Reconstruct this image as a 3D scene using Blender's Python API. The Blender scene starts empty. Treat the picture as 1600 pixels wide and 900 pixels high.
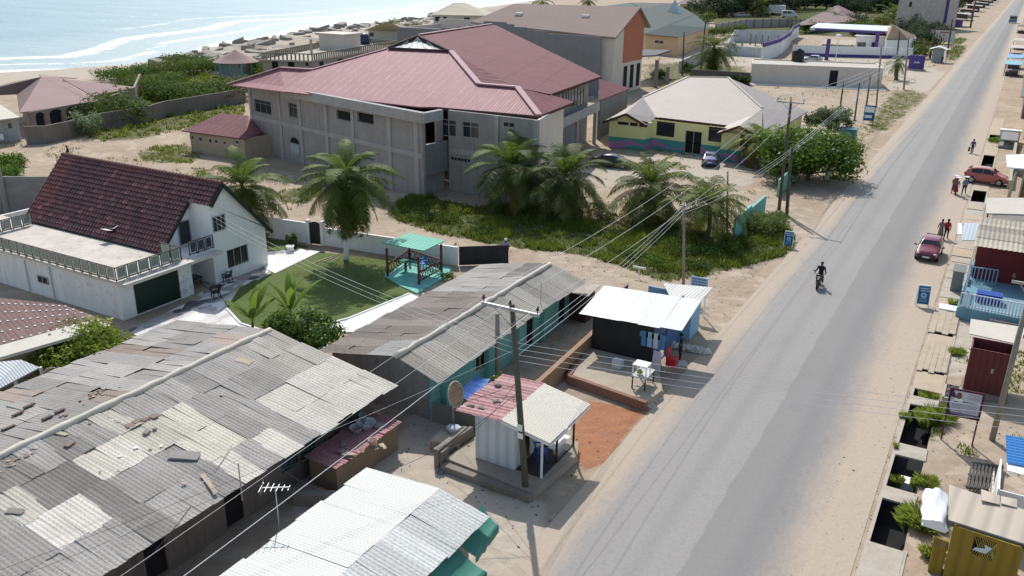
import bpy, math, random
from mathutils import Vector, Matrix, Euler
R = math.radians
random.seed(7)
scene = bpy.context.scene
COL = scene.collection
FPX, CH = 1340.0, 21.0
PITCH = math.atan(505 / 1340.0)
YAW = R(29.7)
ROLL = R(-0.65)
CM = Matrix.Rotation(YAW, 4, 'Z') @ Matrix.Rotation(math.pi / 2 - PITCH, 4, 'X') @ Matrix.Rotation(-ROLL, 4, 'Z')
cam = bpy.data.cameras.new('camera')
cam.sensor_width = 36
cam.lens = 36 * FPX / 1600
cam.clip_start = 0.5
cam.clip_end = 20000
camo = bpy.data.objects.new('camera', cam)
COL.objects.link(camo)
camo.matrix_world = Matrix.Translation((0, 0, CH)) @ CM
scene.camera = camo
CM3 = CM.to_3x3()
def ray(px, py):
 return CM3 @ Vector(((px - 800) / FPX, (450 - py) / FPX, -1))
def P(px, py, z=0.0):
 """survey point of the photograph at height z, in metres (x right of road, y along it)"""
 d = ray(px, py)
 t = (z - CH) / d.z
 return Vector((d.x * t, d.y * t, z))
def RP(px, py, pl):
 n, k = pl
 d = ray(px, py)
 o = Vector((0, 0, CH))
 return o + d * ((k - n.dot(o)) / n.dot(d))
def plane(a, b, c):
 n = (b - a).cross(c - a).normalized()
 return (n, n.dot(a))
def V(*a):
 return Vector(a)
class MB:
 def __init__(s):
  s.v = []; s.f = []; s.c = []; s.m = []; s.col = None; s.mi = 0
 def add(s, vs, fs):
  b = len(s.v)
  s.v.extend([tuple(p) for p in vs])
  for f in fs:
   s.f.append([i + b for i in f]); s.c.append(s.col); s.m.append(s.mi)
 def poly(s, *pts):
  s.add(pts, [list(range(len(pts)))]); return s
 def box(s, x0, x1, y0, y1, z0, z1, rz=0, bev=0):
  cx, cy = (x0 + x1) / 2, (y0 + y1) / 2
  c, sn = math.cos(rz), math.sin(rz)
  vs = []
  for z in (z0, z1):
   for x, y in ((x0, y0), (x1, y0), (x1, y1), (x0, y1)):
    dx, dy = x - cx, y - cy
    vs.append((cx + dx * c - dy * sn, cy + dx * sn + dy * c, z))
  s.add(vs, [[3, 2, 1, 0], [4, 5, 6, 7], [0, 1, 5, 4], [1, 2, 6, 5], [2, 3, 7, 6], [3, 0, 4, 7]]); return s
 def cbox(s, c, dx, dy, dz, rz=0):
  return s.box(c[0] - dx / 2, c[0] + dx / 2, c[1] - dy / 2, c[1] + dy / 2, c[2], c[2] + dz, rz)
 def prism(s, pts, z0, z1):
  n = len(pts)
  a = sum(pts[i][0] * pts[(i + 1) % n][1] - pts[(i + 1) % n][0] * pts[i][1] for i in range(n))
  if a < 0: pts = list(reversed(pts))
  vs = [(p[0], p[1], z0) for p in pts] + [(p[0], p[1], z1) for p in pts]
  fs = [list(reversed(range(n))), list(range(n, 2 * n))]
  fs += [[i, (i + 1) % n, n + (i + 1) % n, n + i] for i in range(n)]
  s.add(vs, fs); return s
 def slab(s, pts, th):
  """thick sheet over a planar 3D polygon, thickness below"""
  n = len(pts)
  nr = Vector((0, 0, 0))
  for i in range(n):
   nr += Vector(pts[i]).cross(Vector(pts[(i + 1) % n]))
  if nr.z < 0: pts = list(reversed(pts))
  vs = [tuple(p) for p in pts] + [(p[0], p[1], p[2] - th) for p in pts]
  fs = [list(range(n)), list(reversed(range(n, 2 * n)))]
  fs += [[i, n + i, n + (i + 1) % n, (i + 1) % n] for i in range(n)]
  s.add(vs, fs); return s
 def bar(s, p, q, w, h=None, up=(0, 0, 1)):
  h = h or w
  p, q = Vector(p), Vector(q)
  d = (q - p)
  if d.length < 1e-6: return s
  d.normalize()
  u = Vector(up)
  if abs(d.dot(u)) > .98: u = Vector((0, 1, 0))
  x = d.cross(u).normalized(); y = x.cross(d)
  vs = []
  for o in (p, q):
   for a, b in ((-1, -1), (1, -1), (1, 1), (-1, 1)):
    vs.append(o + x * (a * w / 2) + y * (b * h / 2))
  s.add(vs, [[0, 1, 2, 3], [7, 6, 5, 4], [0, 4, 5, 1], [1, 5, 6, 2], [2, 6, 7, 3], [3, 7, 4, 0]]); return s
 def tube(s, pts, r, n=8, cap=True):
  pts = [Vector(p) for p in pts]
  rs = r if isinstance(r, (list, tuple)) else [r] * len(pts)
  vs = []; fs = []
  ref = None
  for i, p in enumerate(pts):
   d = (pts[min(i + 1, len(pts) - 1)] - pts[max(i - 1, 0)])
   d = d.normalized() if d.length > 0 else Vector((0, 0, 1))
   if ref is None:
    ref = d.orthogonal().normalized()
   x = (ref - d * ref.dot(d))
   x = x.normalized() if x.length > 1e-6 else d.orthogonal().normalized()
   ref = x
   y = d.cross(x)
   for k in range(n):
    a = 2 * math.pi * k / n
    vs.append(p + (x * math.cos(a) + y * math.sin(a)) * rs[i])
  for i in range(len(pts) - 1):
   for k in range(n):
    fs.append([i * n + k, i * n + (k + 1) % n, (i + 1) * n + (k + 1) % n, (i + 1) * n + k])
  if cap:
   fs.append(list(reversed(range(n)))); fs.append([(len(pts) - 1) * n + k for k in range(n)])
  s.add(vs, fs); return s
 def cyl(s, c, r, z0, z1, n=16, r2=None):
  return s.tube([(c[0], c[1], z0), (c[0], c[1], z1)], [r, r if r2 is None else r2], n)
 def lathe(s, c, prof, n=16):
  vs = []; fs = []
  for r, z in prof:
   for k in range(n):
    a = 2 * math.pi * k / n
    vs.append((c[0] + r * math.cos(a), c[1] + r * math.sin(a), c[2] + z))
  for i in range(len(prof) - 1):
   for k in range(n):
    fs.append([i * n + k, i * n + (k + 1) % n, (i + 1) * n + (k + 1) % n, (i + 1) * n + k])
  s.add(vs, fs); return s
 def ball(s, c, r, nu=10, nv=7, jit=0, rnd=None):
  if not isinstance(r, (list, tuple)): r = (r, r, r)
  vs = []; fs = []
  rnd = rnd or random
  for j in range(nv + 1):
   t = math.pi * j / nv
   for k in range(nu):
    a = 2 * math.pi * k / nu
    q = 1 + (rnd.uniform(-jit, jit) if jit else 0)
    vs.append((c[0] + q * r[0] * math.sin(t) * math.cos(a), c[1] + q * r[1] * math.sin(t) * math.sin(a), c[2] + q * r[2] * math.cos(t)))
  for j in range(nv):
   for k in range(nu):
    fs.append([j * nu + k, (j + 1) * nu + k, (j + 1) * nu + (k + 1) % nu, j * nu + (k + 1) % nu])
  s.add(vs, fs); return s
 def wall(s, p0, p1, z0, z1, th=.15, ops=(), slope=None):
  """wall from p0 to p1 (2D), outward face on the right hand of p0->p1; ops = openings (u0,u1,v0,v1)"""
  p0, p1 = Vector((p0[0], p0[1], 0)), Vector((p1[0], p1[1], 0))
  L = (p1 - p0).length
  d = (p1 - p0) / L
  nr = Vector((d.y, -d.x, 0))
  e_ = .004; E_ = L - e_
  us = sorted(set([e_, E_] + [min(max(u, e_), E_) for o in ops for u in o[:2]]))
  vsb = sorted(set([z0, z1] + [v for o in ops for v in o[2:4]]))
  def pt(u, v, k):
   q = p0 + d * u - nr * (th * k)
   return (q.x, q.y, v)
  for i in range(len(us) - 1):
   for j in range(len(vsb) - 1):
    a, b, e, g = us[i], us[i + 1], vsb[j], vsb[j + 1]
    um, vm = (a + b) / 2, (e + g) / 2
    if any(o[0] < um < o[1] and o[2] < vm < o[3] for o in ops): continue
    s.poly(pt(a, e, 0), pt(b, e, 0), pt(b, g, 0), pt(a, g, 0))
    s.poly(pt(b, e, 1), pt(a, e, 1), pt(a, g, 1), pt(b, g, 1))
  for o in ops:
   a, b, e, g = o[:4]
   s.poly(pt(a, e, 0), pt(a, g, 0), pt(a, g, 1), pt(a, e, 1))
   s.poly(pt(b, e, 1), pt(b, g, 1), pt(b, g, 0), pt(b, e, 0))
   s.poly(pt(a, e, 1), pt(b, e, 1), pt(b, e, 0), pt(a, e, 0))
   s.poly(pt(a, g, 0), pt(b, g, 0), pt(b, g, 1), pt(a, g, 1))
  s.poly(pt(e_, z1, 0), pt(E_, z1, 0), pt(E_, z1, 1), pt(e_, z1, 1))
  s.poly(pt(e_, z0, 0), pt(e_, z1, 0), pt(e_, z1, 1), pt(e_, z0, 1))
  s.poly(pt(E_, z0, 1), pt(E_, z1, 1), pt(E_, z1, 0), pt(E_, z0, 0))
  return s
 def build(s, name, mat, parent=None, smooth=False, kind=None, label=None, cat=None, group=None, uv=True):
  inv = None
  if parent is not None:
   inv = WM[parent.name].inverted()
  vs = [inv @ Vector(p) for p in s.v] if inv is not None else s.v
  me = bpy.data.meshes.new(name)
  me.from_pydata([tuple(p) for p in vs], [], s.f)
  mats = mat if isinstance(mat, (list, tuple)) else [mat]
  for m_ in mats: me.materials.append(m_)
  if len(mats) > 1: me.polygons.foreach_set('material_index', s.m)
  if uv:
   ul = me.uv_layers.new(name='UVMap')
   data = [0.0] * (2 * len(me.loops))
   for p in me.polygons:
    n = p.normal
    if abs(n.z) > .995:
     ux, uy = Vector((1, 0, 0)), Vector((0, 1, 0))
    else:
     ux = Vector((-n.y, n.x, 0)).normalized(); uy = n.cross(ux)
    for li in p.loop_indices:
     co = Vector(s.v[me.loops[li].vertex_index])
     data[2 * li] = co.dot(ux); data[2 * li + 1] = co.dot(uy)
   ul.data.foreach_set('uv', data)
  if any(c is not None for c in s.c):
   ca = me.color_attributes.new('Col', 'FLOAT_COLOR', 'CORNER')
   data = []
   for p, c in zip(me.polygons, s.c):
    c = c or (1, 1, 1)
    data.extend(list(c[:3]) * 0 + [c[0], c[1], c[2], 1.0] * p.loop_total)
   ca.data.foreach_set('color', data)
  if smooth: me.polygons.foreach_set('use_smooth', [True] * len(me.polygons))
  me.update()
  o = bpy.data.objects.new(name, me)
  COL.objects.link(o)
  if parent is not None:
   o.parent = parent
   WM[o.name] = WM[parent.name]
  else:
   WM[o.name] = Matrix.Identity(4)
  tag(o, label, cat, group, kind)
  return o
WM = {}
def tag(o, label=None, cat=None, group=None, kind=None):
 if label: o['label'] = label
 if cat: o['category'] = cat
 if group: o['group'] = group
 if kind: o['kind'] = kind
 elif cat: o['kind'] = 'thing'
 return o
def thing(name, loc, label, cat, group=None, rz=0):
 o = bpy.data.objects.new(name, None)
 o.empty_display_size = .3
 COL.objects.link(o)
 o.location = loc
 o.rotation_euler = (0, 0, rz)
 WM[o.name] = Matrix.Translation(loc) @ Matrix.Rotation(rz, 4, 'Z')
 return tag(o, label, cat, group)
def dup(root, loc, rz=None, label=None, group=None, scale=None):
 def cp(o, par):
  c = o.copy(); COL.objects.link(c)
  if par is not None: c.parent = par
  for ch in list(o.children): cp(ch, c)
  return c
 kids = list(root.children)
 r = root.copy(); COL.objects.link(r)
 for ch in kids: cp(ch, r)
 r.location = loc
 if rz is not None: r.rotation_euler = (0, 0, rz)
 if scale: r.scale = (scale, scale, scale)
 if label: r['label'] = label
 if group: r['group'] = group
 return r
def solo(mb, name, mat, label, cat, group=None, smooth=False, origin=None):
 """a thing that is one mesh, its origin at the thing's base"""
 if origin is None:
  xs = [p[0] for p in mb.v]; ys = [p[1] for p in mb.v]; zs = [p[2] for p in mb.v]
  origin = ((min(xs) + max(xs)) / 2, (min(ys) + max(ys)) / 2, min(zs))
 mb.v = [(p[0] - origin[0], p[1] - origin[1], p[2] - origin[2]) for p in mb.v]
 o = mb.build(name, mat, None, smooth, None, label, cat, group)
 o.location = origin
 return o
def nt(name):
 m = bpy.data.materials.new(name); m.use_nodes = True
 t = m.node_tree
 b = t.nodes['Principled BSDF']
 return m, t, b
def N(t, typ, **kw):
 n = t.nodes.new(typ)
 for k, v in kw.items():
  if k.startswith('i_'):
   n.inputs[k[2:].replace('_', ' ')].default_value = v
  else: setattr(n, k, v)
 return n
def mixc(t, fac, a, b, blend='MIX'):
 n = t.nodes.new('ShaderNodeMix'); n.data_type = 'RGBA'; n.blend_type = blend
 for s_, val in ((n.inputs[0], fac), (n.inputs[6], a), (n.inputs[7], b)):
  if hasattr(val, 'is_output'): t.links.new(val, s_)
  elif isinstance(val, (tuple, list)): s_.default_value = (*val[:3], 1)
  else: s_.default_value = val
 return n.outputs[2]
def ramp(t, fac, a, b):
 n = N(t, 'ShaderNodeMapRange'); n.inputs[1].default_value = a; n.inputs[2].default_value = b
 t.links.new(fac, n.inputs[0]); return n.outputs[0]
def mth(t, op, a, b=None):
 n = t.nodes.new('ShaderNodeMath'); n.operation = op
 for i, x in enumerate((a, b)):
  if x is None: continue
  if hasattr(x, 'is_output'): t.links.new(x, n.inputs[i])
  else: n.inputs[i].default_value = x
 return n.outputs[0]
def noise(t, vec, scale, detail=6, rough=.6, dist=0):
 n = N(t, 'ShaderNodeTexNoise'); n.inputs['Scale'].default_value = scale
 n.inputs['Detail'].default_value = detail; n.inputs['Roughness'].default_value = rough
 n.inputs['Distortion'].default_value = dist
 if vec is not None: t.links.new(vec, n.inputs['Vector'])
 return n.outputs['Fac']
def vscale(t, vec, s):
 n = N(t, 'ShaderNodeVectorMath', operation='MULTIPLY'); n.inputs[1].default_value = s
 t.links.new(vec, n.inputs[0]); return n.outputs[0]
def bumpn(t, b, h, strength, dist=.02):
 n = N(t, 'ShaderNodeBump'); n.inputs['Strength'].default_value = strength; n.inputs['Distance'].default_value = dist
 t.links.new(h, n.inputs['Height']); t.links.new(n.outputs[0], b.inputs['Normal'])
MATS = {}
def mat(name, c1, c2=None, scale=1.5, rough=.85, bump=.15, metal=0, spec=.3, streak=0, usecol=False, streakc=None, chips=0, chipc=(.40, .40, .39)):
 """plain weathered surface: two colours mixed by noise, optional vertical streaks of grime"""
 if name in MATS: return MATS[name]
 m, t, b = nt(name)
 tc = N(t, 'ShaderNodeTexCoord').outputs['Object']
 c2 = c2 or tuple(x * .8 for x in c1)
 f = ramp(t, noise(t, tc, scale, 8, .65), .35, .65)
 col = mixc(t, f, c1, c2)
 fine = ramp(t, noise(t, tc, scale * 14, 3), .2, .8)
 col = mixc(t, .22, col, mixc(t, fine, tuple(x * .55 for x in c1), tuple(min(1, x * 1.3) for x in c1)))
 if streak:
  v = vscale(t, tc, (2.2, 2.2, .25))
  sfac = mth(t, 'MULTIPLY', ramp(t, noise(t, v, 1.3, 8, .7), .48, .72), streak)
  col = mixc(t, sfac, col, streakc or tuple(x * .45 for x in c1))
 if chips:
  ch = mth(t, 'MULTIPLY', ramp(t, noise(t, tc, 2.2, 8, .75), .57, .6), ramp(t, noise(t, tc, .35, 3), .5, .56))
  col = mixc(t, mth(t, 'MULTIPLY', ch, chips), col, chipc)
 if usecol:
  a = N(t, 'ShaderNodeVertexColor', layer_name='Col')
  col = mixc(t, 1.0, col, a.outputs[0], 'MULTIPLY')
 t.links.new(col, b.inputs['Base Color'])
 b.inputs['Roughness'].default_value = rough
 b.inputs['Metallic'].default_value = metal
 b.inputs['Specular IOR Level'].default_value = spec
 if bump: bumpn(t, b, noise(t, tc, scale * 8, 5), bump)
 MATS[name] = m
 return m
def corr(name, c1, c2, pitch=.18, rib=0, ribc=None, rough=.5, dirt=.4, dirtc=(.08, .07, .06), bump=.6, metal=0, usecol=False, dscale=.35, rows=0):
 """corrugated roofing sheet: waves run along the eave direction of the UV map (metres)"""
 if name in MATS: return MATS[name]
 m, t, b = nt(name)
 tc = N(t, 'ShaderNodeTexCoord')
 sep = N(t, 'ShaderNodeSeparateXYZ'); t.links.new(tc.outputs['UV'], sep.inputs[0])
 u, v = sep.outputs[0], sep.outputs[1]
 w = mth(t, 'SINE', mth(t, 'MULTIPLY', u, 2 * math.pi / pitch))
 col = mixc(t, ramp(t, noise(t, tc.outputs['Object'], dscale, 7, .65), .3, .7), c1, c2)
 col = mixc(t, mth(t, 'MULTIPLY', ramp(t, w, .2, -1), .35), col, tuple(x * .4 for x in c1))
 if rib:
  r_ = mth(t, 'FRACT', mth(t, 'DIVIDE', u, rib))
  rm = mth(t, 'LESS_THAN', r_, .06)
  brk = ramp(t, noise(t, tc.outputs['UV'], .9, 4), .4, .6)
  col = mixc(t, mth(t, 'MULTIPLY', rm, brk), col, ribc or tuple(min(1, x * 2) for x in c1))
 if rows:
  r_ = mth(t, 'FRACT', mth(t, 'DIVIDE', v, rows))
  rm = mth(t, 'LESS_THAN', r_, .05)
  col = mixc(t, mth(t, 'MULTIPLY', rm, .6), col, tuple(x * .5 for x in c1))
 vv = N(t, 'ShaderNodeVectorMath', operation='MULTIPLY'); vv.inputs[1].default_value = (1.6, .22, 1)
 t.links.new(tc.outputs['UV'], vv.inputs[0])
 dm = mth(t, 'MULTIPLY', ramp(t, noise(t, vv.outputs[0], 1.1, 8, .7), .5, .75), dirt)
 col = mixc(t, dm, col, dirtc)
 if usecol:
  a = N(t, 'ShaderNodeVertexColor', layer_name='Col')
  col = mixc(t, 1.0, col, a.outputs[0], 'MULTIPLY')
 t.links.new(col, b.inputs['Base Color'])
 b.inputs['Roughness'].default_value = rough; b.inputs['Metallic'].default_value = metal
 b.inputs['Specular IOR Level'].default_value = .35
 if bump: bumpn(t, b, w, bump, .03)
 MATS[name] = m
 return m
def blockmat(name, c1, c2, mortar, bw=.45, bh=.22, rough=.9, stain=.4, uvscale=1):
 if name in MATS: return MATS[name]
 m, t, b = nt(name)
 tc = N(t, 'ShaderNodeTexCoord')
 br = N(t, 'ShaderNodeTexBrick'); t.links.new(tc.outputs['UV'], br.inputs['Vector'])
 br.inputs['Color1'].default_value = (*c1, 1); br.inputs['Color2'].default_value = (*c2, 1); br.inputs['Mortar'].default_value = (*mortar, 1)
 br.inputs['Scale'].default_value = 1; br.inputs['Brick Width'].default_value = bw; br.inputs['Row Height'].default_value = bh
 br.inputs['Mortar Size'].default_value = .012
 f = ramp(t, noise(t, tc.outputs['Object'], .8, 8, .7), .4, .75)
 col = mixc(t, mth(t, 'MULTIPLY', f, stain), br.outputs[0], tuple(x * .4 for x in c1))
 t.links.new(col, b.inputs['Base Color']); b.inputs['Roughness'].default_value = rough
 bumpn(t, b, br.outputs[1], -.4, .02)
 MATS[name] = m
 return m
def glass(name='dark_glass', c=(.012, .014, .018), rough=.12):
 if name in MATS: return MATS[name]
 m, t, b = nt(name)
 tc = N(t, 'ShaderNodeTexCoord').outputs['Object']
 t.links.new(mixc(t, noise(t, tc, .7, 2), c, tuple(min(1, x * 3) for x in c)), b.inputs['Base Color'])
 b.inputs['Roughness'].default_value = rough; b.inputs['Specular IOR Level'].default_value = .5
 MATS[name] = m
 return m
def leafmat(name, c1, c2, trans=.35, usecol=True, rough=.7):
 if name in MATS: return MATS[name]
 m, t, b = nt(name)
 tc = N(t, 'ShaderNodeTexCoord').outputs['Object']
 col = mixc(t, ramp(t, noise(t, tc, 1.1, 4), .3, .7), c1, c2)
 if usecol:
  a = N(t, 'ShaderNodeVertexColor', layer_name='Col')
  col = mixc(t, 1.0, col, a.outputs[0], 'MULTIPLY')
 t.links.new(col, b.inputs['Base Color']); b.inputs['Roughness'].default_value = rough
 b.inputs['Specular IOR Level'].default_value = .12
 tr = N(t, 'ShaderNodeBsdfTranslucent')
 t.links.new(mixc(t, .5, col, (.25, .35, .05)), tr.inputs[0])
 mx = N(t, 'ShaderNodeMixShader'); mx.inputs[0].default_value = trans
 t.links.new(b.outputs[0], mx.inputs[1]); t.links.new(tr.outputs[0], mx.inputs[2])
 t.links.new(mx.outputs[0], t.nodes['Material Output'].inputs[0])
 MATS[name] = m
 return m
SUN_AZ, SUN_EL = R(-38), R(47)
sd = Vector((math.sin(SUN_AZ) * math.cos(SUN_EL), math.cos(SUN_AZ) * math.cos(SUN_EL), math.sin(SUN_EL)))
sl = bpy.data.lights.new('sun', 'SUN'); sl.energy = 4.25; sl.angle = R(.55); sl.color = (1, .97, .92)
so = bpy.data.objects.new('sun', sl); COL.objects.link(so)
so.rotation_euler = sd.to_track_quat('Z', 'Y').to_euler(); so.location = (-20, 40, 60)
w = bpy.data.worlds.new('World'); scene.world = w; w.use_nodes = True
wt = w.node_tree
bg = wt.nodes['Background']
sky = wt.nodes.new('ShaderNodeTexSky'); sky.sky_type = 'NISHITA'; sky.sun_disc = False
sky.sun_elevation = SUN_EL; sky.sun_rotation = SUN_AZ; sky.air_density = 1.45; sky.dust_density = 1.5; sky.ozone_density = 1
wt.links.new(sky.outputs[0], bg.inputs[0]); bg.inputs[1].default_value = 0.15
scene.view_settings.view_transform = 'Standard'; scene.view_settings.look = 'None'; scene.view_settings.exposure = 0
scene.render.engine = 'CYCLES'
scene.cycles.max_bounces = 5; scene.cycles.diffuse_bounces = 4; scene.cycles.glossy_bounces = 2; scene.cycles.transmission_bounces = 3
scene.cycles.transparent_max_bounces = 6
scene.cycles.use_denoising = True
import numpy as np
def shore_x(y):
 return np.interp(y, [0, 101, 128, 168, 234, 277, 419, 700, 3000], [-176, -176, -166, -188, -212, -216, -253, -340, -900])
gx = np.concatenate([[-6000, -2500, -1200, -700], np.arange(-420, -180, 8), np.arange(-180, -60, 1.5), np.arange(-60, -1.6, .55), [-1.6, -.4], np.arange(.2, 12, .6), np.arange(13, 60, 4), [100, 200, 500, 1500, 4000]])
gy = np.concatenate([[-200, -60, 0], np.arange(12, 70, .55), np.arange(70, 150, 1.0), np.arange(150, 420, 4), [450, 520, 620, 800, 1100, 1600, 3000, 8000]])
GX, GY = np.meshgrid(gx, gy)
sx = shore_x(GY)
dsh = GX - sx
GZ = np.where(dsh < 0, np.maximum(-6, dsh * .06), np.minimum(0, 0)) - .25 * np.clip(1 - dsh / 22, 0, 1) * (dsh > 0) - .25 * (dsh <= 0)
_r = np.random.RandomState(3)
rough_amt = np.where((GX < -1.7) & (GX > -13), .0, .025)
near = (GX > -90) & (GX < 12) & (GY < 150)
GZ = GZ - np.abs(_r.normal(0, 1, GZ.shape)) * rough_amt * near
shelf = np.clip(1 - np.abs(dsh - 16) / 16, 0, 1) * (GY > 125) * (GY < 420)
GZ += shelf * np.abs(_r.normal(0, .55, GZ.shape))
def inpoly(poly, X, Y):
 c = np.zeros(X.shape, bool)
 n = len(poly)
 for i in range(n):
  x0, y0 = poly[i][0], poly[i][1]; x1, y1 = poly[(i + 1) % n][0], poly[(i + 1) % n][1]
  if y0 == y1: continue
  cond = ((y0 > Y) != (y1 > Y)) & (X < (x1 - x0) * (Y - y0) / (y1 - y0) + x0)
  c ^= cond
 return c
def pp(*px): return [P(a, b) for a, b in px]
GRASS = [
 pp((600, 335), (640, 300), (740, 322), (830, 322), (905, 345), (980, 352), (1010, 335), (1060, 355), (1100, 340), (1148, 372), (1180, 352), (1215, 335), (1240, 370), (1245, 388), (1215, 402), (1130, 425), (1070, 437), (1035, 440), (1000, 428), (960, 412), (900, 396), (830, 390), (760, 380), (690, 366), (640, 352)),
 pp((430, 300), (480, 290), (520, 300), (480, 318), (440, 320)),
 pp((210, 240), (240, 228), (300, 225), (330, 232), (300, 255), (230, 255)),
 pp((120, 205), (200, 195), (300, 170), (380, 160), (384, 180), (300, 200), (210, 218), (150, 222)),
 pp((180, 128), (240, 118), (300, 112), (345, 118), (380, 140), (300, 165), (200, 185), (150, 160)),
 pp((1300, 255), (1330, 232), (1352, 232), (1330, 262), (1310, 282), (1285, 282)),
 pp((1358, 190), (1375, 165), (1400, 140), (1432, 142), (1452, 150), (1420, 175), (1385, 205), (1360, 205)),
 pp((1478, 82), (1490, 72), (1512, 72), (1505, 82), (1495, 95), (1482, 95)),
 pp((1485, 62), (1505, 58), (1512, 62), (1500, 70), (1486, 68)),
 pp((1425, 640), (1440, 630), (1470, 620), (1475, 650), (1455, 690), (1430, 688)),
 pp((1545, 232), (1575, 212), (1578, 225), (1555, 232)),
 pp((1230, 20), (1330, 18), (1340, 34), (1230, 36)),
 pp((1000, 255), (1040, 248), (1090, 262), (1040, 268)),
 pp((300, 262), (330, 262), (345, 290), (310, 285)),
 pp((1100, 0), (1400, 0), (1400, 34), (1350, 40), (1230, 34), (1110, 26)),
 pp((0, 250), (28, 250), (36, 285), (0, 300)),
 pp((1000, 100), (1060, 98), (1165, 104), (1172, 136), (1150, 150), (1010, 140)), pp((640, 50), (720, 40), (770, 34), (620, 58)), pp((1110, 26), (1360, 24), (1380, 60), (1120, 50)),
]
LAWN = [pp((358, 482), (372, 450), (400, 425), (455, 408), (500, 395), (600, 405), (690, 418), (640, 458), (590, 478), (545, 497), (470, 515), (420, 520), (375, 505)),
  pp((412, 372), (480, 385), (470, 392), (412, 392))]
RED = [pp((900, 640), (930, 622), (1005, 640), (1000, 655), (965, 712), (930, 730), (895, 725), (890, 690)), pp((860, 590), (905, 560), (905, 580), (880, 610))]
CONC = [pp((560, 745), (625, 690), (660, 600), (730, 600), (760, 700), (745, 760), (880, 860), (700, 900), (500, 900), (440, 740)),
  pp((700, 770), (850, 775), (850, 850), (800, 900), (700, 900)),
  pp((880, 268), (985, 246), (1090, 240), (1185, 262), (1170, 292), (1035, 276), (945, 292)), pp((1488, 482), (1600, 512), (1600, 545), (1485, 592), (1442, 562)),
  pp((1240, 96), (1290, 62), (1430, 66), (1440, 100), (1400, 118), (1370, 112)), pp((1040, 96), (1120, 60), (1240, 66), (1190, 104)),
  pp((1380, 140), (1400, 118), (1440, 105), (1480, 112), (1450, 145), (1420, 140))]
DARK = [pp((640, 315), (900, 310), (960, 345), (1010, 375), (1140, 380), (1010, 400), (900, 380), (780, 365), (650, 345))]
blades_in = []
ga = np.zeros(GX.shape + (4,))
ga[..., 3] = 1
GW = {0: .62, 1: .5, 2: .5, 3: .55, 5: .5, 6: .42, 7: .5, 8: .5, 12: .4, 13: .6, 14: .8, 16: .5, 17: .5, 18: .6}
for k_, p_ in enumerate(GRASS): ga[..., 0] = np.maximum(ga[..., 0], inpoly(p_, GX, GY) * GW.get(k_, 1.0))
for p_ in LAWN: ga[..., 0] = np.maximum(ga[..., 0], inpoly(p_, GX, GY) * 1.0)
for p_ in RED: ga[..., 1] = np.maximum(ga[..., 1], inpoly(p_, GX, GY) * 1.0)
for p_ in CONC: ga[..., 2] = np.maximum(ga[..., 2], inpoly(p_, GX, GY) * 1.0)
ga[..., 2] = np.maximum(ga[..., 2], np.clip(1 - (dsh - 4) / 45, 0, 1) * (GY < 500) * (GX < -90))
for k in (0, 1, 2):
 a_ = ga[..., k]; b_ = a_.copy()
 b_[1:-1, 1:-1] = (a_[1:-1, 1:-1] * 2 + a_[:-2, 1:-1] + a_[2:, 1:-1] + a_[1:-1, :-2] + a_[1:-1, 2:]) / 6
 ga[..., k] = b_
ny, nx = GX.shape
verts = np.stack([GX, GY, GZ], -1).reshape(-1, 3)
faces = []
i0 = list(gx).index(-1.6)
for j in range(ny - 1):
 for i in range(nx - 1):
  if i == i0 and 8 < gy[j] < 150: continue
  k = j * nx + i
  faces.append((k, k + 1, k + nx + 1, k + nx))
me = bpy.data.meshes.new('ground')
me.from_pydata(verts.tolist(), [], faces)
ca = me.color_attributes.new('Col', 'FLOAT_COLOR', 'POINT')
ca.data.foreach_set('color', ga.reshape(-1))
ground = bpy.data.objects.new('ground', me); COL.objects.link(ground); ground['kind'] = 'structure'
m, t, b = nt('sandy_ground')
tc = N(t, 'ShaderNodeTexCoord').outputs['Object']
at_ = N(t, 'ShaderNodeVertexColor', layer_name='Col')
sp = N(t, 'ShaderNodeSeparateColor'); t.links.new(at_.outputs[0], sp.inputs[0])
n1 = noise(t, tc, .1, 9, .68); n2 = noise(t, tc, 1.1, 9, .75); n3 = noise(t, tc, 9, 4, .7)
col = mixc(t, ramp(t, n1, .35, .65), (.43, .345, .258), (.345, .26, .185))
pth = ramp(t, noise(t, tc, .3, 5, .55, 1.2), .52, .6)
col = mixc(t, mth(t, 'MULTIPLY', pth, .5), col, (.52, .43, .33))
col = mixc(t, ramp(t, n2, .45, .75), col, (.27, .205, .148))
col = mixc(t, mth(t, 'MULTIPLY', ramp(t, n3, .55, .8), .5), col, (.53, .45, .36))
col = mixc(t, mth(t, 'MULTIPLY', ramp(t, noise(t, tc, 22, 3, .6), .62, .72), .45), col, (.16, .12, .085))
jit = mth(t, 'MULTIPLY', mth(t, 'SUBTRACT', noise(t, tc, 1.1, 6, .7), .5), 1.3)
def msk(out, lo=.35, hi=.65):
 return ramp(t, mth(t, 'ADD', out, mth(t, 'MULTIPLY', jit, mth(t, 'GREATER_THAN', out, .02))), lo, hi)
redc = mixc(t, ramp(t, n2, .35, .7), (.37, .165, .085), (.28, .125, .07))
redc = mixc(t, mth(t, 'MULTIPLY', ramp(t, n3, .5, .7), .5), redc, (.40, .27, .18))
col = mixc(t, msk(sp.outputs[1]), col, redc)
conc_ = mixc(t, ramp(t, n2, .35, .7), (.47, .41, .33), (.39, .33, .26))
conc_ = mixc(t, mth(t, 'MULTIPLY', ramp(t, noise(t, tc, .7, 8, .75), .55, .7), .5), conc_, (.26, .215, .17))
col = mixc(t, msk(sp.outputs[2]), col, conc_)
gr_ = mixc(t, ramp(t, n2, .35, .65), (.055, .07, .02), (.115, .115, .045))
gr_ = mixc(t, ramp(t, noise(t, tc, .5, 6, .7), .55, .75), gr_, (.22, .17, .08))
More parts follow.
